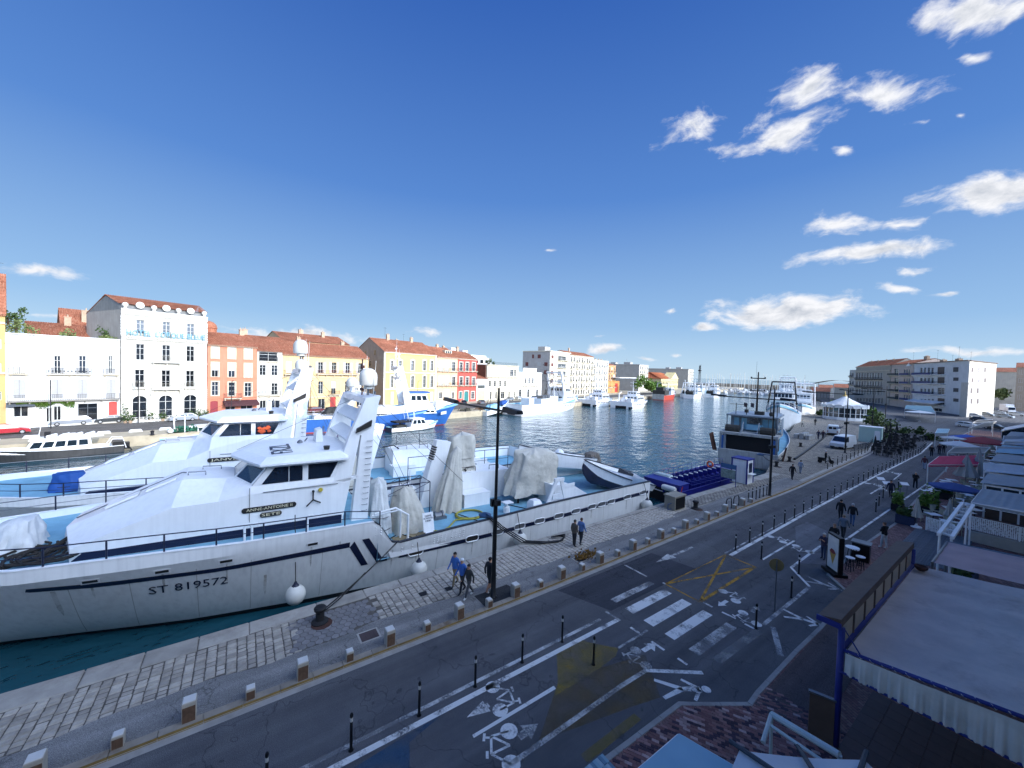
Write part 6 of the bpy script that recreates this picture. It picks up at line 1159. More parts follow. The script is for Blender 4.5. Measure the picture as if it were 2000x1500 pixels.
# ================================================================== OTHER BOATS
M_bblue=mat('boat_blue','#2f63a8',.4,var=.08,streak=.12);M_bred=mat('boat_red','#b8452f',.45,var=.1,streak=.15);M_lblue=mat('boat_light_blue','#8fc3d8',.45,var=.08);M_bblk=mat('boat_black','#3a3b3c',.45,var=.25,streak=.35);M_bgrey=mat('hull_grey_worn','#a8a9a6',.55,var=.15,streak=.35,dirt='#6a5b48',dirtamt=.5)
M_worn=mat('worn_white','#8f9aa2',.6,var=.2,streak=.4,dirt='#5d5348',dirtamt=.5);M_royal=mat('barge_blue','#1c2078',.45,var=.08);M_gl2=mat('boat_glass','#1d2a33',.1,var=.3,spec=.8);M_net=mat('trawl_net','#3b3a36',.95,var=.4,scale=4);M_dark=mat('dark_recess','#121216',.8)
class Boat:
 def __init__(s,name,label,cat,x,y,rz,L,B,fb,fs,hm,boot=None,group=None,draft=.6,trans=.85,rake=.09,rail=None,full=.5,bw=.45,bow_pow=.8,deck=None):
  s.t=thing(name,label,cat,(x,y,WZ),rz,group);s.L=L;s.B=B;s.fb=fb;s.fs=fs;s.bw=bw;s.full=full;s.trans=trans;s.bp=bow_pow
  mb=MB();n=22;rings=[];rl=[];dk=[]
  for i in range(n+1):
   u=i/n;b=s.hb(u);z=s.zd(u);wb=b*(.96 if u<.5 else lerp(.96,.25,((u-.5)/.5)**1.5));xd=-L/2+L*u;xw=xd-(rake*L*max(0,(u-.6)/.4)**1.5)
   q=[(xw,wb*.55,-draft),(xw,wb*.9,-draft*.4),(xw,wb,0),(lerp(xw,xd,.12),lerp(wb,b,.15),.16),(lerp(xw,xd,.5),lerp(wb,b,.55),z*.5),(xd,b,z)]
   rings.append([(a,-c,d)for a,c,d in q[::-1]]+q);rl.append((xd,b,z));dk.append((xd,max(.01,b-.08),z-bw))
  mb.grid(rings);mb.F(mb.P(rings[0]));s.hull=mb.build('hull',[hm,boot or hm,M_anti],s.t,smooth=35,world=False)
  for p in s.hull.data.polygons:
   if p.center.z<.02:p.material_index=2
   elif boot and p.center.z<.3*max(1,fs*.6):p.material_index=1
  mb=MB();mb.grid([[(x_,-b_,z_),(x_,b_,z_)]for x_,b_,z_ in dk]);mb.grid([[(a[0],a[1]-.07,a[2]),(a[0],d[1],d[2])]for a,d in zip(rl,dk)]);mb.grid([[(a[0],-a[1]+.07,a[2]),(a[0],-d[1],d[2])]for a,d in zip(rl,dk)]);mb.build('deck',deck or M_deck,s.t,world=False,fixn=False)
  mb=MB()
  for sg in(1,-1):mb.tube([(a,sg*b,c+.02)for a,b,c in rl],.05,5)
  mb.build('gunwale',rail or M_shipw,s.t,world=False)
 def hb(s,u):return s.B/2*(lerp(s.trans,1,math.sin(min(1,u/max(.05,s.full))*PI/2))if u<s.full else max(.015,math.cos((u-s.full)/(1-s.full)*PI/2)**s.bp))
 def zd(s,u):return s.fs+(s.fb-s.fs)*max(0,(u-.15)/.85)**2
 def part(s,name,m,fn,smooth=False,parent=None):
  mb=MB();fn(mb);return mb.build(name,m,parent or s.t,smooth,world=False)
 def cabin(s,x0,x1,w,z0,z1,rf=.4,ra=.0,band=(.5,.85),m=None,roof=.15,n=4,nside=None,rm=None):
  h=z1-z0;m=m or M_shipw;mb=MB();hw=w/2
  mb.loft([[(x0,-hw,z0),(x1,-hw,z0),(x1,hw,z0),(x0,hw,z0)],[(x0+ra,-hw*.95,z1),(x1-rf,-hw*.95,z1),(x1-rf,hw*.95,z1),(x0+ra,hw*.95,z1)]]);c=mb.build('cabin',m,s.t,world=False)
  mb=MB();mb.box((x0+ra-roof,-hw-roof*.4,z1),(x1-rf+roof*1.5,hw+roof*.4,z1+.1));mb.build('cabin_roof',rm or m,c,world=False)
  a,b=band;za,zb=z0+h*a,z0+h*b;g=MB();e=.02
  xf=lambda z:x1-rf*(z-z0)/h;yw=lambda z:hw*(1-.05*(z-z0)/h)
  ns=nside or max(2,int((x1-x0)/1.1))
  for i in range(n):
   y0,y1=[lerp(-1,1,(i+q)/n)*.92 for q in(.08,.92)];g.poly([(xf(za)+e,y0*yw(za),za),(xf(za)+e,y1*yw(za),za),(xf(zb)+e,y1*yw(zb),zb),(xf(zb)+e,y0*yw(zb),zb)])
  for sg in(1,-1):
   for i in range(ns):
    p0,p1=(i+.1)/ns,(i+.9)/ns;X=lambda q,z:lerp(x0+ra*(z-z0)/h,xf(z),.04+.92*q);g.poly([(X(p0,za),sg*(yw(za)+e),za),(X(p1,za),sg*(yw(za)+e),za),(X(p1,zb),sg*(yw(zb)+e),zb),(X(p0,zb),sg*(yw(zb)+e),zb)])
  for i in range(max(2,n-1)):q=max(2,n-1);y0,y1=[lerp(-1,1,(i+k)/q)*.85*hw for k in(.15,.85)];X=x0+ra*((za+zb)/2-z0)/h-e;g.poly([(X,y0,za),(X,y1,za),(X,y1,zb),(X,y0,zb)])
  g.build('window',M_gl2,c,world=False,fixn=False);return c
 def mast(s,x,y,z0,h,r=.07,cross=1.2,n=2,m=None):
  def f(mb):
   mb.tube([(x,y,z0),(x,y,z0+h)],[r,r*.5],6)
   for i in range(n):z=z0+h*(.55+.3*i);mb.tube([(x,y-cross/2,z),(x,y+cross/2,z)],r*.5,5);[mb.lathe([(.02,0),(.12,.02),(.12,.16),(.02,.24)],(x,y+q*cross*.45,z),7)for q in(-1,1)]
   mb.tube([(x+.2,y+.3,z0+h*.5),(x+.2,y+.3,z0+h*1.25)],.015,4)
  return s.part('mast',m or M_shipw,f)
 def gantry(s,x,w,z0,h,rake=.8,m=None,r=.16,top=.9):
  def f(mb):
   for sg in(1,-1):mb.tube([(x,sg*w/2,z0),(x+rake,sg*w/2*top,z0+h)],[r,r*.8],6)
   mb.tube([(x+rake,-w/2*top,z0+h),(x+rake,w/2*top,z0+h)],r*.9,6);mb.tube([(x+rake*.6,-w/2*.95,z0+h*.6),(x+rake*.6,w/2*.95,z0+h*.6)],r*.6,6)
  return s.part('gantry',m or M_shipw,f)
 def rails(s,u0,u1,h=.9,n=10,m=None,side=(1,-1)):
  def f(mb):
   for sg in side:
    P=[(-s.L/2+s.L*u,sg*(s.hb(u)-.08),s.zd(u))for u in[lerp(u0,u1,i/n)for i in range(n+1)]]
    for k in(1,.5):mb.tube([(a,b,c+h*k)for a,b,c in P],.022,4)
    for a,b,c in P:mb.tube([(a,b,c-.05),(a,b,c+h)],.025,4)
  return s.part('hand_rail',m or M_steel,f)
 def dome(s,x,y,z,r=.35):return s.part('radome',M_buoyw,lambda mb:mb.lathe([(r*.5,-.15),(r*.9,0),(r,r*.6),(r*.85,r*1.2),(r*.45,r*1.55),(.02,r*1.65)],(x,y,z),12),40)
 def tyre(s,u,side,z=None,r=.32):
  x=-s.L/2+s.L*u;zz=z if z is not None else s.zd(u)*.6
  return s.part('tyre_fender',M_black,lambda mb:mb.tube([(x+r*math.cos(a),side*(s.hb(u)+.1),zz+r*math.sin(a))for a in[k*PI/6 for k in range(12)]],.1,6,closed=True))
LQA=math.atan2(.972,-.233)
b=Boat('motor_launch','black hulled launch with a white open cabin moored at the far quay, left frame edge','boat',-73.2,-19.6,LQA+PI,12.6,3.2,1.75,.95,M_bblk,M_bblk,deck=M_shipw,full=.45)
b.cabin(-3.4,2.6,2.2,.7,2.35,.9,.2,(.45,.88));b.part('hard_top',M_shipw,lambda mb:mb.box((-4.4,-1.25,2.45),(1.4,1.25,2.56)));b.part('inflatable_rolls',M_shipw,lambda mb:[mb.tube([(-3.5+i*1.1,-.8,2.75),(-2.9+i*1.1,.8,2.75)],.2,7)for i in range(4)]);b.part('flag_staff',M_shipw,lambda mb:mb.tube([(1.2,0,2.5),(.9,0,4.6)],.04,5));b.part('windscreen_cover',M_dark,lambda mb:mb.box((.2,-.3,2.6),(.7,.5,3.3)));b.part('stern_gear',M_black,lambda mb:(mb.box((-6.3,-1.2,.9),(-5.2,1.2,1.5)),mb.box((-6.9,-.5,.3),(-6.3,.5,1.2)),[mb.tube([(-6.6,y,1.0),(-7.1,y,.1)],.07,5)for y in(-.9,-.3,.3,.9)]));b.part('stern_frame',M_shipw,lambda mb:[mb.tube([(-4.6,y,.9),(-5.2,y,1.9),(-6.2,y,1.8),(-6.5,y,.6)],.05,5)for y in(-1.1,1.1)])
b=Boat('small_boat','light blue and white open boat with a deck crane, behind the second ship','boat',-80.6,-5.6,LQA,10,3.0,1.9,.9,M_lblue,M_lblue,deck=M_shipw);b.cabin(-.5,1.6,1.8,.8,2.3,.4,.1);b.part('deck_gear',M_shipw,lambda mb:(mb.box((-4,-1,.8),(-1.5,1,1.5)),mb.tube([(-3,.4,.8),(-3.2,.4,3.6),(-2.2,.4,4.4)],.1,6),mb.tube([(-2,-.8,.8),(-2,-.8,4.2)],.07,5),mb.ball((-3.6,0,1.7),.4,8,5)));b.part('side_fin',M_lblue,lambda mb:mb.ext([(.8,1.3,1.2),(1.7,1.3,1.4),(3.0,1.3,3.2),(2.6,1.3,3.3)],(0,.15,0)))
b=Boat('trawler','blue hulled trawler with red boot stripe, white wheelhouse and raked white gantry','fishing boat',-82.3,24.4,PI/2-.07,34.5,7,5.2,2.6,M_bblue,M_bred,bow_pow=.75,rake=.1,bw=.7);b.cabin(4.2,11.2,5.2,3.0,5.1,1.2,.2,(.1,.3));b.cabin(5.2,9.6,4.2,5.1,7.3,.7,.2,(.35,.8));b.part('blue_roof',M_bblue,lambda mb:mb.box((4.8,-2.3,7.41),(9.6,2.3,7.75)));b.part('bow_screen',M_shipw,lambda mb:mb.loft([[(11,-2.6,3.6),(15.5,-.6,5.0),(15.5,.6,5.0),(11,2.6,3.6)],[(11,-2.3,5.2),(13,-.5,5.6),(13,.5,5.6),(11,2.3,5.2)]]))
for sg in(1,-1):b.part('gantry_leg',M_shipw,lambda mb:mb.ext([(4.4,sg*2.9,2.6),(6.2,sg*2.9,2.6),(3.4,sg*2.7,13.2),(2.6,sg*2.7,13.2)],(0,-sg*.5,0)))
b.part('gantry_top',M_shipw,lambda mb:(mb.box((2.4,-2.7,12.6),(3.5,2.7,13.1)),mb.box((2.8,-2.7,10.4),(3.6,2.7,10.8))));b.mast(3,-1,13,3,.08,1.8);b.mast(3,1.4,13,4.5,.06,1.2);b.dome(3.1,.3,11.0,.5);b.dome(-3,1,6.2,.55);b.part('deck_shelter',M_shipw,lambda mb:(mb.box((-4.5,-2.6,2.4),(3.2,2.6,4.6)),mb.box((-13,-3,2.2),(-5,3,3.1))));b.part('shelter_window',M_dark,lambda mb:[mb.box((-1.2+i*.95,-2.68,3.4),(-.6+i*.95,-2.61,4.3))for i in range(5)]+[mb.box((-4.3,-2.67,3.2),(-3.4,-2.61,4.4))]);b.part('net_heap',M_net,lambda mb:tarp(mb,(-9,0,3),2.6,2,1.6,seed=8));b.rails(.05,.97,.9,22,M_shipw)
sk2=Boat('net_skiff','white net skiff carried aft on the blue trawler','skiff',-80.6,26.2,PI/2-.1,9.5,3,2.2,1.3,M_shipw);sk2.t.location.z=WZ+3.2
bp_=thing('bow_number','white number panel lettered on the bow of the blue trawler','sign',(0,0,0));
bp_.location=b.t.location;MW=Mx.Translation(b.t.location)@Mx.Rotation(PI/2-.07,4,'Z');mb=MB(MW);mb.ext([(12.1,-2.45,2.6),(13.6,-1.85,2.75),(13.6,-1.95,3.4),(12.1,-2.55,3.25)],(.06,-.12,0));mb.build('panel',M_buoyw,bp_)
b=Boat('cabin_cruiser','small white cabin cruiser with a dark rubbing strake, in front of the blue trawler','boat',-76.6,29.4,LQA-.05,11.6,3.2,1.75,.95,M_shipw,M_bblk,rail=M_black);b.cabin(-1.6,2.6,2.4,.9,2.35,1.1,.6,(.35,.88),n=3);b.part('fore_cabin',M_shipw,lambda mb:mb.loft([[(2.3,-1.05,.9),(4.6,-.55,1.3),(4.6,.55,1.3),(2.3,1.05,.9)],[(2.2,-.9,1.75),(4.2,-.4,1.75),(4.2,.4,1.75),(2.2,.9,1.75)]]));b.part('stern_canopy',M_dark,lambda mb:mb.box((-4.8,-1.2,1.8),(-1.9,1.2,2.1)));b.mast(-.2,0,2.4,2.6,.06,1.1);b.part('aerials',M_shipw,lambda mb:[mb.tube([(x,y,2.4),(x-.5,y,4.6)],.03,4)for x,y in((-1,.7),(-.5,-.8),(.5,.6),(-1.6,-.2),(-2,.5))]);b.part('deck_gear',M_net,lambda mb:(mb.box((-4.6,-1,.8),(-2.4,.8,1.3)),mb.ball((-3,.6,1.6),.3,6,4)))
b=Boat('skiff','white skiff with a blue canvas cover pointing its bow up beside the far white seiner','skiff',-94.5,61.3,LQA,11,3.4,2.6,1.2,M_shipw);b.t.location.z=WZ+.9;b.t.rotation_euler=(0,rad(-8),LQA);b.part('canvas_cover',M_lblue,lambda mb:tarp(mb,(-1.5,0,1.2),2.6,1.3,1.3,seed=3.));b.part('bow_cover',M_bluet,lambda mb:tarp(mb,(2.8,0,1.8),1.6,1.0,1.0,seed=5.));b.part('davit',M_net,lambda mb:[mb.tube([(-4,y,1),(-2.5,y*.3,4.5)],.06,5)for y in(-1,1)])
b=Boat('seiner','big white seiner across the canal with an arched gantry over its wheelhouse','fishing boat',-97.4,83.5,math.atan2(.955,-.31),40,8.6,4.7,3.1,M_shipw,M_shipw,bow_pow=.62,rake=.07,trans=.8,bw=.9,full=.6)
b.part('stern_ramp',M_bgrey,lambda mb:mb.ext([(-20.6,-3.4,.1),(-17.5,-3.4,3.1),(-17.0,-3.4,3.1),(-19.8,-3.4,.1)],(0,6.8,0)));b.part('ramp_recess',M_dark,lambda mb:mb.ext([(-20.62,-1.4,.3),(-18.6,-1.4,2.4),(-18.4,-1.4,2.4),(-20.3,-1.4,.3)],(0,2.8,.03)))
b.cabin(4.5,14.5,6.6,3.0,5.4,3.2,.0,(.55,.75));b.cabin(4.8,10.8,5.4,5.4,8.0,1.6,.2,(.4,.82),n=5);b.part('deck_boxes',M_shipw,lambda mb:(mb.box((-9,-3,2.3),(-4,2.6,4.6)),mb.box((-13.5,-1.5,2.3),(-11,1.6,4.8)),mb.box((-2,-1.6,2.3),(3.5,2,5.0))));b.part('crate_stack',M_steel,lambda mb:[mb.box((-8.6+i*1.5,-3.1,4.62),(-7.3+i*1.5,-1,5.6))for i in range(3)])
for sg in(1,-1):b.part('gantry_leg',M_shipw,lambda mb:mb.ext([(5.2,sg*3.4,3.0),(6.8,sg*3.4,3.0),(3.6,sg*3.0,13.2),(2.8,sg*3.0,13.2)],(0,-sg*.5,0)))
b.part('gantry_top',M_shipw,lambda mb:(mb.box((2.6,-3,12.6),(3.6,3,13.1)),mb.box((3.2,-3,9.8),(4.0,3,10.2))));b.mast(.2,-2,5,8,.1,3);b.mast(1.5,2,5,9,.1,3,3,M_net);b.part('rigging',M_net,lambda mb:[mb.tube([(R_.uniform(-3,3),R_.uniform(-3,3),5),(R_.uniform(0,3.5),R_.uniform(-3,3),12.5)],.05,4)for _ in range(12)]);b.part('port_hole',M_dark,lambda mb:[mb.lathe([(.01,0),(.25,.01)],(x,-4.32,2.0),8,'y')for x in(4,5.6,7.2)]);b.part('hull_line',M_steel,lambda mb:mb.box((-16,-4.33,2.75),(12,-4.27,2.85)));b.rails(.55,.98,.9,10,M_shipw)
for i,(x,y,lab,rz)in enumerate(((-110.5,121,'white catamaran moored between the far seiner and the second catamaran',LQA),(-98.2,127.5,'white catamaran with dark hull slits, outermost by the far quay',LQA-.02))):
 b=Boat('catamaran',lab,'boat',x,y,rz,17.5,9.5,2.9,2.6,M_shipw,M_shipw,trans=.98,full=.7,bow_pow=.5,rake=.02,bw=.5,deck=M_shipw);b.part('tunnel',M_dark,lambda mb:mb.box((-8.78,-2.2,-.2),(-8.7,2.2,.95)));b.part('tunnel_slot',M_dark,lambda mb:mb.box((-8.78,-4.1,.0),(-8.7,-3.2,.7)));b.cabin(-1,5.5,6.5,2.3,4.6,1.2,.3,(.4,.8),n=5);b.cabin(.5,3.8,4,4.6,6.2,.6,.2,(.35,.8));b.part('hull_slit',M_dark,lambda mb:[mb.box((-7.5+k*2.2,-4.79,1.5),(-5.9+k*2.2,-4.73,1.75))for k in range(6)]);b.mast(1.5,0,6,4.5,.1,2.4,2);b.part('crane_post',M_shipw,lambda mb:(mb.tube([(-6.5,2,2.2),(-6.5,2,5.5),(-4.5,2,6)],.22,6),mb.box((-8,-3.8,2.2),(-6.2,-2,3.8)),mb.tube([(-7,-1,2.2),(-7,-1,4.4)],.5,8),mb.box((-5,0,2.2),(-3,2,3.6))));b.part('fender_row',M_black,lambda mb:[mb.ball((-8.9,y,.5),.4,6,5)for y in(-4.6,0,4.6)]);b.rails(.1,.95,.8,10,M_steel)
b=Boat('trawler','red bowed trawler with a dark stern cage, before the orange roofed customs house','fishing boat',-127,196,math.atan2(.965,-.26),27,7,4.3,2.6,M_bred,M_bred,bow_pow=.7,bw=.8);b.part('stern_plate',M_bgrey,lambda mb:mb.box((-13.7,-3.1,.3),(-13.52,3.1,3.2)));b.part('stern_cage',M_net,lambda mb:(mb.box((-13,-3.2,2.6),(-6,3.2,5.2)),mb.box((-12,-2,5.2),(-9,2,6.8))));b.cabin(1,6.5,4.6,2.6,6.4,.8,0,(.6,.85));b.mast(3,0,6.4,6,.14,2.6);b.gantry(-9,6,2.6,6.5,1.6,M_bgrey,.25)
for i,(x,y,lab)in enumerate(((-131,232,'white trawler with a tall stepped wheelhouse, nearest of the far moored trio'),(-138,240,'white trawler moored second in the far trio, a crane jib raised'),(-134.5,262,'white trawler farthest out of the far trio, bow toward the marina'))):
 b=Boat('trawler',lab,'fishing boat',x,y,math.atan2(.965,-.26),26,7,4.6,2.4,M_shipw,M_shipw,bow_pow=.65,bw=.7);b.cabin(-3,6,5,2.3,5.2,1,.3,(.5,.8));b.cabin(-1,4,4,5.2,8,.7,.2,(.4,.8));b.mast(1,0,8,5,.15,2.6,2);b.gantry(-10,6,2.3,7,-1.6 if i!=1 else 2.5,None,.3);b.part('jib',M_shipw,lambda mb:mb.tube([(-6,1,3),(-11,1,11)],.25,6));b.part('net_drum',M_net,lambda mb:mb.lathe([(.2,-2),(1.1,-2),(1.1,2),(.2,2)],(-11,0,3.4),10,'y'));b.rails(.5,.97,1.,8,M_shipw)
for x,y,L,hm,lab,rz in((-165,300,24,M_bgrey,'grey sided trawler moored with its dark hold open, past the white trio',1.9),(-166,318,20,M_lblue,'light blue boat on open water near the marina entrance',1.4)):
 b=Boat('trawler',lab,'fishing boat',x,y,rz,L,7,4.2,2.6,hm,None,bow_pow=.7);b.cabin(0,6,5,2.4,6.4,.8,.2,(.6,.85));b.mast(2,0,6.4,5,.15,2.4);b.gantry(-8,6,2.4,6,1.5,None,.3);b.part('hold',M_dark,lambda mb:mb.box((-L/2-.05,-2.9,.6),(-L/2,2.9,2.2)))
kt=Boat('sailboat','white sailing boat moored in the distant marina','sailboat',-150,440,2.2,11,3.4,1.6,1.2,M_shipw,M_shipw,'sailing boats moored in the marina',bw=.1,deck=M_shipw);kt.cabin(-2,2.4,2.2,1.1,1.9,.8,.3,(.4,.8));kt.part('mast',mat('mast_pale','#d5d2c8',.4),lambda mb:(mb.tube([(.6,0,1),(.6,0,15)],.17,5),mb.tube([(.6,0,2.2),(-3.6,0,2.3)],.16,5)));kt.part('rolled_sail',M_bluet,lambda mb:mb.tube([(.5,0,2.5),(-3.4,0,2.6)],.2,6))
nb_=0
for i in range(68):
 u=1380+i*4.05+R_.uniform(-2,2);d=R_.choice((395,425,455,490))if u<1600 else R_.choice((440,480));ry_=ray(u,750);k=d/math.hypot(ry_.x,ry_.y)
 x,y=ry_.x*k,ry_.y*k
 if poly_at(QE,y)<x+4:continue
 r=dup(kt.t,(x,y,WZ),R_.choice((2.2,-.9))+R_.uniform(-.1,.1),None,None,(1,1,R_.uniform(.75,1.25)));nb_+=1
kt.t.location=(-153,418,WZ)
for i in range(16):
 u=1420+i*13+R_.uniform(-4,4);ry_=ray(u,750);k=R_.uniform(372,388)/math.hypot(ry_.x,ry_.y);x,y=ry_.x*k,ry_.y*k
 if poly_at(QE,y)<x+8:continue
 if i==0:mk=Boat('motor_boat','small white motor boat at the outer marina pontoon','boat',x,y,2.3,8.5,2.9,1.7,1.2,M_shipw,M_shipw,'motor boats at the marina pontoon',bw=.1,deck=M_shipw);mk.cabin(-2,1.8,2.2,1.1,2.6,.9,.2,(.4,.85))
 else:dup(mk.t,(x,y,WZ),R_.choice((2.3,-.8)))
pn_=thing('pontoon','long pale marina pontoon in front of the sailing boats','pontoon',(-150,390,WZ));mb=MB();a,c=ray(1385,750),ray(1600,750);P0_,P1_=[q/math.hypot(q.x,q.y)*392 for q in(a,c)];d=V((P1_.x-P0_.x,P1_.y-P0_.y)).normalized();nn=V((-d.y,d.x))*1.5;mb.prism([V((P0_.x,P0_.y))+nn,V((P1_.x,P1_.y))+nn,V((P1_.x,P1_.y))-nn,V((P0_.x,P0_.y))-nn],WZ-.2,WZ+.7);mb.build('walkway',mat('pontoon_deck','#b7a88d',.8),pn_)
bw_=thing('breakwater','low dark stone breakwater along the sea horizon','breakwater',(-300,640,WZ));mb=MB();a,c=ray(1330,750),ray(1760,750);A_,C_=[q/math.hypot(q.x,q.y)*660 for q in(a,c)];n=110
for j in range(2):pass
mb.grid([[(lerp(A_.x,C_.x,i/n)+o*.8,lerp(A_.y,C_.y,i/n)+o,WZ+z*(1+.18*fbm(i*.7,j)))for i in range(n+1)]for j,(o,z)in enumerate(((-9,-.6),(-5,3.2),(-2,5.2),(3,5.4),(10,-.5)))]);mb.build('rocks',mat('rock_dark','#6c6355',.9,var=.4,scale=.2),bw_)
b=Boat('trawler','worn grey sterned trawler with a black net hold, moored on the near quay','fishing boat',-28.2,70.5,math.atan2(.96,-.25),24,7.8,4.6,2.1,M_bgrey,M_anti,bow_pow=.6,trans=.93,bw=.3,rake=.05)
x0=-12.;b.part('stern_plate',M_bgrey,lambda mb:mb.loft([[(x0-.25,-3.55,.2),(x0-.25,3.55,.2),(x0-.1,3.7,2.2),(x0-.1,-3.7,2.2)],[(x0+.1,-3.5,.2),(x0+.1,3.5,.2),(x0+.2,3.65,2.3),(x0+.2,-3.65,2.3)]]));b.part('net_hold',M_dark,lambda mb:mb.box((x0+.3,-3.2,2.0),(-6,3.2,4.4)));b.part('hold_pillar',M_worn,lambda mb:[mb.box((x0+.05,y-.14,2.1),(x0+.35,y+.14,4.6))for y in(-3.45,-2.9,2.9,3.45)]);b.part('hold_door',M_bblue,lambda mb:[mb.box((x0+.1,y-.22,2.2),(x0+.2,y+.22,4.2))for y in(-3.18,3.18)]);b.part('hold_lintel',M_bgrey,lambda mb:mb.box((x0,-3.6,4.4),(-6,3.6,4.75)));b.part('hold_gear',M_net,lambda mb:(mb.lathe([(.3,-1.2),(.9,-1.2),(.9,1.2),(.3,1.2)],(x0+1.2,1.4,3),10,'y'),mb.lathe([(.3,-.9),(.8,-.9),(.8,.9),(.3,.9)],(x0+1.2,-1.6,3),10,'y')))
b.part('upper_back',M_worn,lambda mb:(mb.box((-7.6,-3.0,4.75),(-7.4,3.0,7.0)),mb.box((-9.5,-3.3,7.0),(-2,3.3,7.2))));b.part('door_panel',M_lblue,lambda mb:[mb.box((-7.68,y-.35,4.9),(-7.61,y+.35,6.6))for y in(-2.3,-1.5,1.2,2.2)]);b.part('back_window',M_gl2,lambda mb:mb.box((-7.69,-.9,5.9),(-7.61,.5,6.7)));b.part('blue_locker',M_lblue,lambda mb:mb.box((-8.8,-1.3,5.0),(-7.7,.7,5.8)));b.part('net_drum',M_net,lambda mb:[mb.lathe([(.2,-.9),(.55,-.9),(.55,.9),(.2,.9)],(-10.6,y,5.2),10,'y')for y in(-2.2,2.2)]);b.part('drum_frame',M_worn,lambda mb:[mb.ext([(-11.4,y,4.75),(-10.4,y,4.75),(-9.4,y,6.2),(-9.8,y,6.2)],(0,.12,0))for y in(-1.1,.9)])
b.part('post',M_worn,lambda mb:[mb.tube([(-9.3,y,4.7),(-9.3,y,7.0)],.07,5)for y in(-3.2,3.2)]);b.cabin(-6,2,5.2,4.4,7.0,.8,0,(.45,.85),m=M_worn);b.mast(-5,0,7.2,6.5,.16,2.0,2,M_black);b.part('top_rail',M_black,lambda mb:[mb.tube([(-8.5,y,7.2),(-8.5,y,8.9)],.05,5)for y in(-3,-2.2,0.8,2.2)]+[mb.tube([(-8.5,.6,8.7),(-8.5,3,8.7)],.03,5)]);b.part('flag',M_navy,lambda mb:[mb.poly([(-8.4,.8+k,8.3),(-8.2,1.25+k,8.4),(-8.2,1.25+k,9.0),(-8.4,.8+k,8.95)])for k in(-.9,0)]);b.part('roof_gear',M_net,lambda mb:(mb.box((-7,-1.2,7.2),(-6,0,7.7)),mb.lathe([(.3,0),(.3,.5)],(-4,1.5,7.2),8),mb.ball((-8,-2.3,7.5),.35,7,5)));b.part('otter_board',M_rust,lambda mb:mb.ext([(-12.4,4.2,1.9),(-11.2,4.0,1.7),(-11.3,4.6,4.4),(-12.2,4.8,4.2)],(0,.15,0)));b.part('otter_board',M_rust,lambda mb:mb.ext([(-12.4,-4.2,1.6),(-11.0,-4.0,1.5),(-11.2,-4.4,3.4),(-12.2,-4.5,3.4)],(0,-.15,0)));b.part('lifebuoy',M_buoyw,lambda mb:mb.tube([(-9.2+.0,-3.35,5.7+.35*math.sin(a))if 0 else(-9+.35*math.cos(a),-3.35,5.7+.35*math.sin(a))for a in[k*PI/6 for k in range(12)]],.09,5,closed=True));b.part('side_stair',M_worn,lambda mb:[mb.box((-9.2+i*.3,-3.6,4.8+i*.3),(-8.8+i*.3,-3.1,4.86+i*.3))for i in range(7)]+[mb.box((-9.2,-3.65,4.75),(-6.6,-3.6,7.0))])
for y in(3.9,-3.9):b.tyre(.15,1 if y>0 else-1,1.4)
rope('white mooring line from the grey sterned trawler to the quay post',(-23.1,58.4,.8),(-20.3,55.2,.6),.2,.04)
b=Boat('trawler','white trawler seen bow on, blue deck edge and dark inverted gantry','fishing boat',-43.5,122.5,math.atan2(-.97,.30),38,8,7.0,3.4,M_shipw,M_shipw,bow_pow=.55,rake=.06,bw=.8,rail=M_bblue);b.cabin(3,8,5.6,4.4,7.2,-.6,0,(.45,.85),n=5);b.cabin(3.5,7,4.4,7.2,9.4,.5,0,(.4,.8),n=5);b.gantry(9.5,6.4,4.6,7.5,-1.2,M_black,.2,.75);b.mast(4,0,9.4,4,.12,2.4);b.part('deck_lights',M_shipw,lambda mb:[mb.box((8.3,y-.2,9.6),(8.6,y+.2,9.9))for y in(-2,-1,0,1,2)]);b.rails(.6,.98,1.,8,M_shipw)
for i,(x,y,L,sc_,lab)in enumerate(((-51,160,26,1.,'white and blue trawler moored behind the bow on trawler'),(-62,186,24,1.,'white trawler with a stepped wheelhouse, third along the near quay'),(-70,206,24,.95,'white trawler with pale masts, fourth along the near quay'),(-92,262,30,1.25,'large white trawler with a tall square gantry near the marina, at the near quay'))):
 b=Boat('trawler',lab,'fishing boat',x,y,math.atan2(-.96,.28),L,7,5.2,3,M_shipw,M_bblue if i!=1 else M_shipw,bow_pow=.6,bw=.7);b.cabin(-1,6,5,3,5.6,.8,0,(.5,.8));b.cabin(0,4.4,4.2,5.6,8.2,.6,0,(.4,.8));b.mast(2,0,8.2,5,.14,3,2);b.gantry(-8,6.2,3,8.5,.5,None,.3);b.gantry(8,5,3.5,6,-.6,None,.2);b.rails(.5,.97,1.,8,M_shipw);b.part('deck_gear',M_net if i%2 else M_bred,lambda mb:mb.box((-7,-2,3),(-3,2,4.4)))
 b.t.scale=(sc_,sc_,sc_)
b=Boat('tour_barge','royal blue open tour barge with rows of blue benches at the near quay','barge',-23.0,43.2,PI/2+.02,17,4.6,1.45,1.35,M_royal,M_anti,trans=.96,full=.8,bow_pow=.45,rake=.03,bw=.75,deck=mat('barge_deck','#22256a',.7),rail=M_royal)
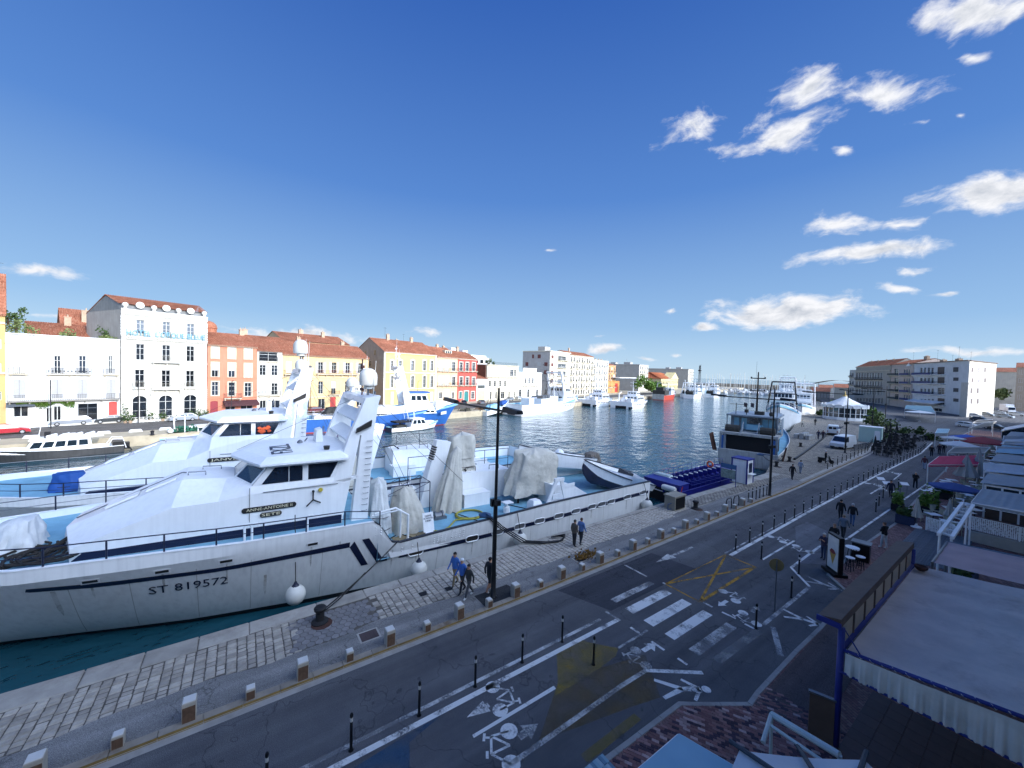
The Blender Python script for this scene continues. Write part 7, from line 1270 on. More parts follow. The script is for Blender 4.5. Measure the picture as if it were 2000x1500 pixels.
for i in range(11):
 for y0,y1 in((-2.0,-.45),(.45,2.0)):
  x=-5.4+i*1.05;b.part('bench',M_royal,lambda mb:(mb.box((x,y0,.98),(x+.42,y1,1.06)),mb.box((x-.04,y0,1.06),(x+.02,y1,1.55)),mb.box((x+.05,y0+.1,.6),(x+.3,y0+.2,.98)),mb.box((x+.05,y1-.2,.6),(x+.3,y1-.1,.98))))
 b.part('head_rest',M_shipw,lambda mb:mb.box((x-.06,.55,1.56),(x+.06,.95,1.66)))
b.rails(.12,.95,.75,14,M_royal);b.part('fore_box',M_royal,lambda mb:(mb.box((-8.3,-2.0,.6),(-6.6,2.0,1.9)),mb.box((-8.35,-2.05,1.905),(-6.5,2.05,1.96))));b.part('pale_awning',mat('pale_vinyl','#a9b6b4',.6),lambda mb:mb.loft([[(-6.6,.2,1.97),(-5.7,.2,1.97),(-5.7,2.0,1.97),(-6.6,2.0,1.97)],[(-6.5,.3,2.15),(-5.8,.3,2.15),(-5.8,1.9,2.15),(-6.5,1.9,2.15)]]));b.part('life_raft',M_buoyw,lambda mb:mb.lathe([(.05,-.75),(.24,-.68),(.3,-.5),(.3,.5),(.24,.68),(.05,.75)],(-8.75,-1.15,1.55),12,'y'),40);b.part('raft_cradle',M_royal,lambda mb:[mb.box((-9.0,y-.05,1.1),(-8.4,y+.05,1.55))for y in(-1.6,-.7)]);b.part('bow_ladder',M_bred,lambda mb:mb.tube([(-8.6,-2.1,.2),(-8.2,-2.25,1.9)],.05,5));b.part('side_window',M_gl2,lambda mb:[mb.box((-5.5+i*1.8,-2.33,.35),(-4.1+i*1.8,-2.27,.75))for i in range(7)]);b.part('hull_band',M_shipw,lambda mb:mb.box((-8.6,-2.345,1.0),(-8.54,2.2,1.06)))
mb=MB(Mx.Translation(b.t.location)@Mx.Rotation(PI/2+.02,4,'Z'))
for x,y in((4.8,1.6),(5.0,-1.2)):b.part('life_ring',M_orange,lambda mb:mb.tube([(x,y+.35*math.cos(a),1.75+.35*math.sin(a))for a in[k*PI/6 for k in range(12)]],.1,6,closed=True))
text('lettering','SETE CROISIERES\nSETE',.26,M_buoyw,b.hull,Mx.Translation(b.t.location)@Mx.Rotation(PI/2+.02,4,'Z')@frame((-8.53,1.2,1.1),(0,-1,0),(0,0,1)),.004)if 0 else None
# ================================================================== STREET FURNITURE
M_bolst=mat('bollard_stone','#b3ab9c',.85,var=.15,scale=3,dirt='#7b5b3c',dirtamt=.55,rand=.1);M_boltop=mat('bollard_top','#cfcdc6',.8,var=.08,scale=3);M_boltside=mat('bollard_stain','#6f5440',.9,var=.3,scale=5,streak=.3)
def bollard(h,w,x,y,lab,grp):
 t=thing('stone_bollard',lab,'bollard',(x,y,QZ),0,grp);mb=MB();a=w/2
 mb.loft([[(-a,-a,-.05),(a,-a,-.05),(a,a,-.05),(-a,a,-.05)],[(-a,-a,h-.03),(a,-a,h-.03),(a,a,h-.03),(-a,a,h-.03)],[(-a+.02,-a+.02,h-.01),(a-.02,-a+.02,h-.01),(a-.02,a-.02,h-.01),(-a+.02,a-.02,h-.01)]]);mb.build('shaft',M_bolst,t,world=False)
 mb=MB();mb.loft([[(-a+.012,-a+.012,h-.008),(a-.012,-a+.012,h-.008),(a-.012,a-.012,h-.008),(-a+.012,a-.012,h-.008)],[(-a+.03,-a+.03,h+.012),(a-.03,-a+.03,h+.012),(a-.03,a-.03,h+.012),(-a+.03,a-.03,h+.012)]]);mb.build('painted_top',M_boltop,t,world=False)
 mb=MB();mb.box((a+.002,-a+.015,.0),(a+.006,a-.015,h*.78));mb.build('stain',M_boltside,t,world=False);return t
tb=bollard(.62,.34,-14.92,-1.25,'tall square stone bollard with a white top on the kerb','tall stone bollards along the kerb');sb_=bollard(.36,.26,-14.92,-2.8,'short square stone bollard between two tall ones on the kerb','short stone bollards along the kerb')
for i in range(-2,13):
 y=-1.25+3.06*i
 if i:dup(tb,(poly_at(KL,y)-.24+R_.uniform(-.02,.02),y,QZ),R_.uniform(-.06,.06))
 if i!=-1:
  y2=y+1.55;dup(sb_,(poly_at(KL,y2)-.22,y2,QZ),R_.uniform(-.06,.06))if y2>-5 else None
def post(lab,x,y,h=1.12,z=0.,ring=True):
 t=thing('lane_post',lab,'post',(x,y,z),0,'thin black posts along the lane line' if ring else None);mb=MB();mb.lathe([(.075,0),(.075,.02),(.042,.05),(.04,h-.12),(.048,h-.11),(.048,h-.06),(.03,h-.02),(.01,h)],(0,0,0),10);mb.build('shaft',M_black,t,True,world=False)
 mb=MB();mb.lathe([(.0415,h-.26),(.0425,h-.255),(.0425,h-.15),(.0415,h-.145)],(0,0,0),10);mb.build('reflective_band',M_boltop,t,world=False);return t
p0=post('thin black lane post with a pale band',-11.27,2.64)
for i in range(-1,5):
 if i:dup(p0,(-11.27-.01*i,2.64+2.05*i,0))
for i in range(36):y=26.04+2.06*i;dup(p0,(poly_at([(x-.15,yy)for x,yy in pl],y),y,0),None,None,None,(1,1,.95))
for x,y,lab in((-9.73,11.0,'lone black post standing on the yellow stained cycle lane'),(-10.08,26.18,'lone black post past the yellow box marking'),(-7.38,22.89,'black post at the kink of the white edge line, nearer one'),(-8.1,26.06,'black post by the outer point of the white edge line'),(-7.28,18.7,'black post beside the last crossing stripe')):dup(p0,(x,y,0),None,lab,'single black posts on the roadway')
for x,y in((-8.6,44.5),(-8.9,47),(-9.3,50.5),(-8.1,47.3),(-9.2,56)):dup(p0,(x,y,0),None,None,None)
def mooring(lab,x,y,s=1.):
 t=thing('mooring_post',lab,'bollard',(x,y,QZ),0,'iron mooring posts on the quay edge');mb=MB();mb.lathe([(.34*s,0),(.34*s,.05),(.2*s,.12),(.17*s,.2),(.17*s,.48*s),(.24*s,.54*s),(.25*s,.62*s),(.2*s,.68*s),(.02,.7*s)],(0,0,0),14);mb.build('post',M_iron,t,40,world=False);mb=MB();mb.lathe([(.42*s,0),(.4*s,.015),(.02,.02)],(.15,.05,0),12);mb.build('rust_stain',M_rust,t,world=False);return t
m0=mooring('black iron mooring post with rust at its foot, on the hexagonal pavers',-17.73,2.8)
for x,y,lab in((-17.0,31.0,'black iron mooring post beside the grey cabinet'),(-20.1,55.3,'iron mooring post behind the white kiosk'),(-20.5,60.5,'iron mooring post abreast of the grey stern'),(-24.3,76,'iron mooring post with a fender lump beside it, near the hose'),(-29,92,'iron mooring post before the bow on trawler')):dup(m0,(x,y,QZ),None,lab)
def lamp(x,y,lab,arms=True,h=10.2):
 t=thing('street_lamp',lab,'street lamp',(x,y,QZ),0,'tall black street lamps on the quay');mb=MB();mb.lathe([(.2,0),(.2,.03),(.13,.06),(.12,1.1),(.105,1.15),(.1,4.6),(.075,4.7),(.065,h-.6),(.05,h-.1),(.01,h)],(0,0,0),12);mb.build('pole',M_black,t,True,world=False)
 mb=MB();mb.box((-5.2,-.035,h-1.17),(1.3,.035,h-1.07));mb.box((-.05,-.05,h-1.3),(.05,.05,h-.95));a=mb.build('arm',M_black,t,world=False)
 for x0,x1 in((.5,1.75),(-5.9,-4.4)):mb=MB();mb.loft([[(x0,-.14,h-1.1),(x1,-.2,h-1.14),(x1,.2,h-1.14),(x0,.14,h-1.1)],[(x0,-.1,h-.9),(x1,-.14,h-.98),(x1,.14,h-.98),(x0,.1,h-.9)]]);mb.build('lamp_head',M_black,t,world=False)
 mb=MB();mb.box((-1.0,-.03,3.78),(-.02,.03,3.84));mb.lathe([(.02,3.62),(.3,3.66),(.32,3.74),(.1,3.84),(.02,3.86)],(-.95,0,0),12);mb.build('path_light',mat('lamp_blue','#35506e',.5),t,world=False)
 mb=MB();mb.box((-.28,-.14,4.4),(-.1,.14,4.75));mb.box((.1,-.1,4.55),(.3,.1,4.8));mb.build('spotlight',M_black,t,world=False);return t
l0=lamp(-15.34,10.03,'tall black street lamp rising in front of the near fishing boat')
for x,y,lab in((-15.3,40.85,'tall black street lamp beside the white ticket kiosk'),(-18.6,76.3,'tall black street lamp by the front of the white van'),(-23,112,'black street lamp beside the dark terrace, beyond the van'),(-30,160,'far black street lamp in front of the blue balconied apartments')):dup(l0,(x,y,QZ),None,lab)
t=thing('road_sign','round road sign seen edge on, on a thin grey pole by the cycle lane','road sign',(-7.33,20.77,0));mb=MB();mb.tube([(0,0,0),(0,0,2.5)],.03,8);mb.build('pole',M_steel,t,world=False);mb=MB(Mx.Rotation(.55,4,'Z'));mb.lathe([(.01,0),(.3,0),(.3,.02),(.01,.02)],(0,.04,2.25),20,'y');mb.build('disc',mat('sign_back','#8b7a52',.6),t,world=False)
t=thing('power_cabinet','grey quayside power cabinet with a black front and side hoops','cabinet',(-17.9,29.7,QZ));mb=MB();mb.box((-.65,-.75,0),(.3,.75,1.05));mb.box((-.72,-.82,1.053),(.36,.82,1.15));mb.build('housing',mat('cab_stone','#928c7e',.8,var=.15),t,world=False);mb=MB();mb.box((.303,-.62,.08),(.34,.62,.98));mb.build('front_panel',M_black,t,world=False);mb=MB();[mb.tube([(0,s*.76,.1),(0,s*1.25,.1),(0,s*1.25,.55),(0,s*.76,.55)],.03,6)for s in(1,-1)];mb.build('hoop',mat('hoop_blue','#2d4a78',.5),t,world=False)
t=thing('ticket_kiosk','white ticket kiosk with blue corner trim beside the tour barge','kiosk',(-18.9,43.4,QZ));mb=MB();mb.box((-.75,-.7,.02),(.75,.7,2.5));mb.build('walls',M_shipw,t,world=False);mb=MB();[mb.box((x-.06,y-.06,0),(x+.06,y+.06,2.52))for x in(-.74,.74)for y in(-.7,.7)];mb.box((-.82,-.78,2.52),(.82,.78,2.64));mb.build('blue_trim',M_royal,t,world=False);mb=MB();mb.box((-.5,-.735,.1),(.45,-.705,2.2));mb.build('door',M_shipw,t,world=False);mb=MB();mb.box((.76,-.3,1.2),(.775,.4,2.2));mb.build('hatch',M_navy,t,world=False);mb=MB();mb.box((.77,-.4,1.05),(1.15,.5,1.1));mb.build('counter',M_shipw,t,world=False);mb=MB();mb.box((-.85,-.8,0),(.85,.8,.06));mb.build('plinth',M_conc,t,world=False)
t=thing('notice_stand','blue framed notice board on two legs beside the white kiosk','notice board',(-19.1,40.8,QZ));mb=MB();[mb.tube([(x,0,0),(x,0,2.2)],.035,6)for x in(-.75,.75)];mb.build('legs',M_royal,t,world=False);mb=MB();mb.box((-.72,-.03,.75),(.72,.03,1.65));mb.build('board',mat('board_mix','#7f8f86',.7,var=.5,scale=5),t,world=False);mb=MB();mb.box((-.75,-.03,1.75),(.75,.03,2.2));mb.build('header',mat('board_blue','#2f5b86',.6),t,world=False)
t=thing('bench_hoop','dark hoop rack standing on the kerb past the stone bollards','cycle rack',(-15.5,33.6,QZ));mb=MB();[mb.tube([(0,y,0),(0,y,.7),(0,y+.15,.9),(0,y+.75,.9),(0,y+.9,.7),(0,y+.9,0)],.04,6)for y in(-.6,.7)];mb.build('hoop',M_black,t,world=False)
for i in range(6):dup(p0,(-15.5,37+i*.75,QZ),None,'black post in the short row before the second street lamp','black posts in a row by the lamp')
for i in range(16):y=60+i*2.2;dup(p0,(poly_at(KL,y)-.5,y,QZ),None,'black post on the kerb beside the parked van','black posts along the far kerb')
t=thing('quay_hose','long dark pipe bending across the far quay past the mooring posts','pipe',(-22,66,QZ));mb=MB();mb.tube([(-20.6,62.5,.2),(-21.5,68,.18),(-22.7,75,.18),(-25,88,.18),(-28,103,.18),(-30,120,.18)],.16,6);mb.build('pipe',M_black,t)
t=thing('crate_stack','pale crates and nets piled on the quay before the bow on trawler','crates',(-28.5,88,QZ));mb=MB();[mb.box((-28.7+i*.9,86+k,QZ),(-28.0+i*.9,86.8+k,QZ+.8+.3*(i%2)))for i in range(3)for k in range(3)];mb.build('crates',M_bgrey,t)
t=thing('seaweed_heap','small heap of yellow brown weed on the footway','debris',(-15.9,16.9,QZ));leaves(160,lambda:(-15.9+R_.gauss(0,.25),17.0+R_.gauss(0,.5),QZ+.03+R_.random()*.08),.1).build('weed',mat('weed','#7b5a25',.9,var=.3),t,fixn=False)
M_tyre=mat('tyre','#18181a',.85);M_rim=mat('wheel_rim','#a8aaad',.35,.7);M_cglass=mat('car_glass','#141b22',.08,var=.2,spec=.9);M_lampw=mat('head_lamp','#d8dce0',.2);M_lampr=mat('tail_lamp','#8e1f1f',.3)
def car(lab,cat,x,y,rz,L,W,H,col,kind_='hatch',z=0.,name='parked_car',group=None):
 t=thing(name,lab,cat,(x,y,z),rz,group);m=mat('paint_'+col,col,.28,.15,var=.03,spec=.6);hw=W/2;wb=.32
 if kind_=='van':low=[(-L/2,.28),(L/2-.05,.28),(L/2,.5),(L/2-.05,.95),(L/2-.55,1.15),(-L/2,1.15)];top=[(-L/2,1.15),(L/2-.55,1.15),(L/2-1.25,H-.08),(L/2-1.6,H),(-L/2+.1,H)]
 elif kind_=='estate':low=[(-L/2,.3),(L/2-.06,.3),(L/2,.5),(L/2-.08,.72),(L/2-1.1,.92),(-L/2,.95),(-L/2-.02,.6)];top=[(-L/2+.02,.95),(L/2-1.1,.92),(L/2-1.95,H-.04),(L/2-2.3,H),(-L/2+.6,H-.02)]
 else:low=[(-L/2,.3),(L/2-.06,.3),(L/2,.5),(L/2-.08,.72),(L/2-1.0,.9),(-L/2,.95),(-L/2-.02,.6)];top=[(-L/2+.02,.95),(L/2-1.0,.9),(L/2-1.8,H-.05),(L/2-2.1,H),(-L/2+.75,H-.02)]
 mb=MB();mb.loft([[(a,-hw,b)for a,b in low],[(a,-hw*1.0,b)for a,b in low],[(a,hw,b)for a,b in low]]);q=.84
 mb.loft([[(a,-hw*(.98 if b<H*.7 else q),b)for a,b in top],[(a,hw*(.98 if b<H*.7 else q),b)for a,b in top]]);mb.build('body',m,t,world=False)
 z0=top[0][1];mb=MB();h1=H-.12;e=.012
 side=lambda xx,zz,s:(xx,s*(hw*lerp(.98,q,(zz-z0)/(H-z0))+e),zz)
 xf0,xf1=top[1][0],top[2][0];xb0,xb1=top[0][0],top[-1][0]
 for s in(1,-1):
  if kind_=='van':mb.poly([side(xf0-.15,z0+.06,s),side(xf1-.05,h1,s),side(xf1-.75,h1,s),side(xf0-1.25,z0+.06,s)])
  else:
   xm=lerp(xf1,xb1,.5)
   for a0,a1,c0,c1 in((xf0-.12,xm+.04,xf1-.03,xm+.04),(xm-.04,xb0+.3,xm-.04,xb1+.1)):mb.poly([side(a0,z0+.04,s),side(a1,z0+.04,s),side(c1,h1,s),side(c0,h1,s)])
 fq=lambda t_,y,o:(lerp(xf0,xf1,t_)+o,y*hw*lerp(.9,.76,t_),lerp(top[1][1],top[2][1],t_)+o*.8)
 mb.poly([fq(.08,-1,e),fq(.08,1,e),fq(.93,1,e),fq(.93,-1,e)])
 if kind_!='van':bq=lambda t_,y:(lerp(xb0,xb1,t_)-e,y*hw*lerp(.88,.76,t_),lerp(top[0][1],top[-1][1],t_)+e);mb.poly([bq(.1,-1),bq(.9,-1),bq(.9,1),bq(.1,1)])
 else:mb.box((-L/2-.01,-.6,1.3),(-L/2-.004,-.06,1.75));mb.box((-L/2-.01,.06,1.3),(-L/2-.004,.6,1.75))
 mb.build('window',M_cglass,t,world=False,fixn=False);r=.31 if kind_!='van' else .34
 for xx in(-L*.3,L*.32):
  for s in(1,-1):
   mb=MB();mb.lathe([(r*.6,-.1),(r,-.09),(r,.09),(r*.6,.1)],(xx,s*(hw-.08),r),16,'y');w=mb.build('wheel',M_tyre,t,world=False);mb=MB();mb.lathe([(.01,-.108),(r*.62,-.1),(r*.62,.1),(.01,.108)],(xx,s*(hw-.08),r),12,'y');mb.build('rim',M_rim,w,world=False)
 for s in(1,-1):
  mb=MB();mb.box((L/2-.14,s*hw*.62-.16,.62),(L/2+.0,s*hw*.62+.16,.76));mb.build('headlight',M_lampw,t,world=False);mb=MB();mb.box((-L/2-.03,s*hw*.8-.1,.7),(-L/2+.05,s*hw*.8+.1,.95));mb.build('tail_light',M_lampr,t,world=False)
 mb=MB();mb.box((L/2-.1,-hw*.9,.22),(L/2+.04,hw*.9,.45));mb.box((-L/2-.05,-hw*.9,.25),(-L/2+.1,hw*.9,.5));mb.build('bumper',M_black if kind_=='van' else m,t,world=False)
 mb=MB();mb.box((L/2+.042,-.26,.35),(L/2+.05,.26,.46));mb.build('number_plate',M_boltop,t,world=False);return t
fa=math.atan2(LE.y,LE.x)
def onbank(u,v,o=0.):p=G(u,v,0);return p.x,p.y
car('silver estate car parked before the shop windows of the white shuttered building','car',-95.4,-23.6,fa+PI,4.7,1.8,1.5,'#8f9398','estate');car('dark grey small hatchback parked before the red door','car',-96.5,-19.2,fa+PI,3.7,1.65,1.42,'#3d4143');car('dark estate car parked before the ochre house, left frame edge','car',-93.6,-30.0,fa,4.5,1.8,1.5,'#2f3438','estate');car('red hatchback parked on the quay edge behind the black launch','car',-86.5,-27.6,fa+.05,4.2,1.75,1.5,'#b02a35')
car('dark car parked before the coral red house','car',-113,60,fa+.9,4.2,1.75,1.45,'#34383d');car('grey car parked beside the blue parasol on the far quay','car',-112.5,66.5,fa+1.,4.2,1.75,1.45,'#6c7278')
for i,(a,o)in enumerate(((6,4),(13,4),(24,4),(31,4),(104,6),(112,5),(121,6))):p=LO+LE*a;q=p+V((LE.y,-LE.x))*o;car('small car parked in the kerbside row along the opposite quay','car',q.x,q.y,fa+(0 if i%2 else PI),4.1,1.7,1.45,('#9aa0a5','#b9bbb8','#30343a','#6a2f33','#8d9297','#c9cac6','#3b4a5c')[i],'hatch',0,'parked_car','cars along the opposite quay')
car('white delivery van facing the camera on the near quay','van',-20.2,81.6,-PI/2-.08,4.9,1.95,2.1,'#d5d8da','van',QZ,'delivery_van');car('white van seen from behind, further along the near quay','van',-26.6,100.6,PI/2+.2,4.6,1.9,2.0,'#d5d8da','van',QZ,'delivery_van')
car('white car parked in front of the pale corner apartments','car',-13.5,158,-.35,4.3,1.75,1.45,'#cfd4d8');car('dark car parked beside the white one before the corner apartments','car',-9,158.5,-.3,4.3,1.75,1.45,'#23262b')
for i,(u,v,c)in enumerate(((1902,815,'#c9ccd0'),(1925,812,'#7d868f'),(1948,808,'#b7bcc0'),(1962,816,'#9aa3ac'),(1985,812,'#cdd0d3'),(1915,823,'#39404a'))):p=G(u,v,0);car('car parked along the side street past the corner apartments','car',p.x,p.y,R_.uniform(-.3,.2),4.2,1.75,1.45,c,'hatch',0,'parked_car','cars in the side street')
p=G(1968,806,0);t=thing('box_truck','white box truck parked in the side street on the right','truck',(p.x,p.y,0),-1.2);mb=MB();mb.box((-3.8,-1.2,.9),(1.6,1.2,3.6));mb.build('cargo_box',M_shipw,t,world=False);mb=MB();mb.loft([[(1.7,-1.1,.6),(3.5,-1.1,.6),(3.5,1.1,.6),(1.7,1.1,.6)],[(1.7,-1.1,2.6),(2.9,-1.05,2.6),(2.9,1.05,2.6),(1.7,1.1,2.6)]]);mb.build('cab',M_shipw,t,world=False);mb=MB();mb.poly([(3.46,-.95,1.4),(3.46,.95,1.4),(3.08,.9,2.45),(3.08,-.9,2.45)]);mb.build('windscreen',M_cglass,t,world=False);mb=MB();[mb.lathe([(.3,-.14),(.45,-.14),(.45,.14),(.3,.14)],(x,y,.45),12,'y')for x in(-2.4,2.5)for y in(-1,1)];mb.build('wheels',M_tyre,t,world=False)
M_skin=mat('skin','#b98a6d',.6,var=.06)
def person(lab,x,y,z,rz,top,bot,hair='#2a211c',shoe='#26262a',h=1.75,pose='walk',ph=.3,cap=None,jacket=1.06,shorts=False,sleeves=True):
 t=thing('person',lab,'person',(x,y,z),rz);k=h/1.75;s=math.sin
 st={'walk':.32*ph*2,'stand':.04,'phone':.05,'sit':0}.get(pose,.1)
 J={'pel':(0,0,.96,.135*jacket),'spi':(.01,0,1.16,.125*jacket),'che':(.015,0,1.38,.145*jacket),'nec':(.02,0,1.5,.058),'hea':(.045,0,1.6,.088),'top':(.035,0,1.685,.078)}
 E=[('pel','spi'),('spi','che'),('che','nec'),('nec','hea'),('hea','top')]
 for sd,sg in(('l',1),('r',-1)):
  f=st*sg;J['hip'+sd]=(0,.09*sg,.9,.1);J['kne'+sd]=(f*.55+.02,.095*sg,.5,.068);J['ank'+sd]=(f*.95-(.12 if f<-.1 else 0),.095*sg,.085+(.07 if f<-.1 else 0),.048);J['toe'+sd]=(f*.95+.15-(.1 if f<-.1 else 0),.11*sg,.04,.042)
  J['sho'+sd]=(.0,.185*sg,1.41,.072)
  if pose=='phone':J['elb'+sd]=(.1,.24*sg,1.16,.052);J['wri'+sd]=(.3,.08*sg,1.3,.04);J['han'+sd]=(.34,.03*sg,1.36,.04)
  elif pose=='fold':J['elb'+sd]=(.06,.25*sg,1.15,.055);J['wri'+sd]=(.24,.02*sg,1.14,.042);J['han'+sd]=(.24,-.07*sg,1.15,.04)
  else:J['elb'+sd]=(-f*.35-.02,.25*sg,1.13,.052);J['wri'+sd]=(-f*.7+.08,.26*sg,.9,.038);J['han'+sd]=(-f*.75+.11,.255*sg,.81,.036)
  E+=[('pel','hip'+sd),('hip'+sd,'kne'+sd),('kne'+sd,'ank'+sd),('ank'+sd,'toe'+sd),('che','sho'+sd),('sho'+sd,'elb'+sd),('elb'+sd,'wri'+sd),('wri'+sd,'han'+sd)]
 nm=list(J);me=bpy.data.meshes.new('body');me.from_pydata([V(J[n][:3])*k for n in nm],[(nm.index(a),nm.index(b))for a,b in E],[]);o=bpy.data.objects.new('body',me);COL.objects.link(o)
 md=o.modifiers.new('s','SKIN');md.use_smooth_shade=True
 for i,n in enumerate(nm):r=J[n][3]*k;me.skin_vertices[0].data[i].radius=(r,r*(1.25 if n in('che','pel','spi')else 1))if 0 else(r,r);me.skin_vertices[0].data[i].use_root=n=='pel'
 o.modifiers.new('u','SUBSURF').levels=1
 nm_e=bpy.data.meshes.new_from_object(o.evaluated_get(bpy.context.evaluated_depsgraph_get()));bpy.data.objects.remove(o)
 ms=[mat('cloth_'+top,top,.85,var=.12,scale=6),mat('cloth_'+bot,bot,.85,var=.12,scale=6),M_skin,mat('shoe_'+shoe,shoe,.6)];nm_e.materials.clear();[nm_e.materials.append(q)for q in ms]
 for p in nm_e.polygons:
  c=p.center/k;
  if c.z>1.5:i=2
  elif c.z<.12:i=3
  elif abs(c.y)>.17 and c.z<1.5 and c.z>.7:i=2 if(c.z<.86 or(pose in('phone','fold')and(V(c)-V(J['wril'][:3])).length<.1)or(not sleeves and c.z<1.25))else 0
  elif c.z>.93:i=0 if not(pose=='phone' and c.x>.24)else 2
  elif shorts and c.z<.5:i=2
  else:i=1
  p.material_index=i
 o=bpy.data.objects.new('body',nm_e);COL.objects.link(o);o.parent=t
 mb=MB();mb.ball((.022*k,0,1.655*k),.1*k,12,8,(1.0,.92,.95));v0=mb.v;mb2=MB()
 for f in mb.f:
  c=sum((mb.v[q]for q in f),V())/len(f)
  if c.z>1.66*k or c.x<0:mb2.poly([mb.v[q]for q in f])
 mb2.build('cap' if cap else 'hair',mat('hair_'+(cap or hair),cap or hair,.8,var=.2,scale=20),t,world=False,fixn=False)
 mb=MB();mb.loft([[(.125*k,.012*k,1.6*k),(.125*k,-.012*k,1.6*k),(.12*k,0,1.64*k)],[(.155*k,.008*k,1.595*k),(.155*k,-.008*k,1.595*k),(.13*k,0,1.63*k)]]);mb.build('nose',M_skin,t,world=False);return t
def at(u,v,z=QZ):p=G(u,v,z);return p.x,p.y,z
nS,sS=PI/2,-PI/2
person('person in a blue jacket and khaki trousers walking on the cobbles by the ship',*at(888,1144),sS+.3,'#3f6fb5','#8a7a5c',jacket=1.12,ph=.35)
person('person in a blue jacket and white cap walking between two others',*at(902,1158),sS+.2,'#3c6cb8','#25272c',cap='#d8dadd',jacket=1.12,ph=.3)
person('person in a dark vest and pale sleeves with white trainers beside the lamp',*at(915,1167),sS+.1,'#3b3c3b','#4a4c50',shoe='#d8d8d6',ph=.4,h=1.65)
person('person in a dark top and shorts half hidden behind the first street lamp',*at(955,1156),nS+.2,'#26282c','#2a2c31',shorts=True,shoe='#c9c9c6',ph=.25)
person('person in a grey brown hooded coat standing by the supply hoses',*at(1121,1068),nS,'#5c554c','#2c2c30',hair='#4d463e',jacket=1.15,pose='stand')
person('person in a light blue jacket beside the one in the grey brown coat',*at(1134,1064),nS+.2,'#5f82b8','#30343c',hair='#5a4030',jacket=1.1,pose='walk',ph=.2)
person('white haired person with hands raised to the face, behind the crepe sign',*at(1608,1092,.0),sS-.2,'#3a3348','#38425c',hair='#cfc8bc',pose='phone',h=1.66)
person('bald person in a black jacket beside the white haired one',*at(1628,1074,.0),sS,'#1c1d21','#22242a',hair='#8d6f5a',pose='fold')
person('person in a grey jumper and dark trousers walking away up the cycle lane',*at(1646,1053,.0),nS,'#66727f','#22252b',ph=.35,hair='#8a7a66')
person('person in black with a pale hood and jeans walking away',*at(1664,1027,.0),nS+.1,'#1d1e22','#3f5a80',ph=.3,cap='#b9b9bd',jacket=1.12)
person('person in black with a dark cap, left of the pale hooded walker',*at(1641,1018,.0),nS,'#1a1b1f','#24262c',ph=.25,jacket=1.12)
person('person in a black jacket and white trousers with folded arms by the bar tables',*at(1726,1071),PI-.4,'#141519','#c9c8c4',shoe='#d6d6d2',pose='fold',jacket=1.1,hair='#6d5040')
person('person in dark blue walking toward the camera up the cycle lane',*at(1739,973,.0),sS,'#23283c','#1f232e',ph=.35)
person('stooping grey haired person in black beside a white menu board',*at(1787,954,.0),sS+.6,'#17181c','#1d2026',hair='#a9a49c',pose='fold')
person('person in pale jeans and a red top near the pink awning',*at(1805,917,.0),nS,'#6b3a40','#8fa0b5',ph=.3)
for u,v,tp,lab in((1819,892,'#15161a','person in a bulky black coat, left of the group near the white awning'),(1834,888,'#3d2a33','person in dark plum in the middle of the group near the white awning'),(1843,885,'#18191d','person in black at the right of the group near the white awning')):person(lab,*at(u,v,0),sS,tp,'#1c1e24',pose='stand',jacket=1.15)
person('person in black walking on the quay between the kiosk lamp and the street',*at(1547,937),nS,'#17181c','#1d1f25',ph=.3)
person('person in pale clothes beside the dark walker on the quay',*at(1563,925),nS,'#8796a8','#6f7d90',ph=.2,h=1.6)
person('person in navy, left of the strolling pair on the far quay',*at(1598,858),nS,'#232b45','#262d40',ph=.25);person('person in maroon, right of the strolling pair on the far quay',*at(1607,858),nS,'#3a2630','#2b2129',ph=.3)
person('person standing in the sunlit strip of the far quay',*at(1592,831),nS,'#1c1d20','#1c1d20',pose='stand')
person('person crouching by the nets near the sunlit strip',*at(1567,834),nS+1,'#b9b2a6','#3a3a3e',ph=.2)
x,y,_=at(1612,905);t=thing('motor_scooter','dark motor scooter with a helmeted rider standing on the quay','scooter',(x,y,QZ),.5);mb=MB();[mb.lathe([(.14,-.05),(.25,-.05),(.25,.05),(.14,.05)],(xx,0,.25),12,'y')for xx in(-.6,.65)];mb.build('wheel',M_tyre,t,world=False);mb=MB();mb.loft([[(-.8,-.15,.4),(-.1,-.18,.3),(-.1,.18,.3),(-.8,.15,.4)],[(-.85,-.14,.8),(-.1,-.14,.75),(-.1,.14,.75),(-.85,.14,.8)]]);mb.box((-.1,-.16,.28),(.4,.16,.36));mb.loft([[(.4,-.18,.3),(.55,-.1,.3),(.55,.1,.3),(.4,.18,.3)],[(.3,-.2,.95),(.42,-.1,1.0),(.42,.1,1.0),(.3,.2,.95)]]);mb.tube([(.3,-.35,1.05),(.36,0,1.08),(.3,.35,1.05)],.025,6);mb.tube([(.65,0,.25),(.36,0,1.05)],.03,6);mb.build('body',M_black,t,world=False)
person('helmeted rider in black astride the dark scooter',x,y,QZ,.5,'#17181c','#1b1c20',cap='#c9cbd0',pose='stand',jacket=1.15,h=1.7)
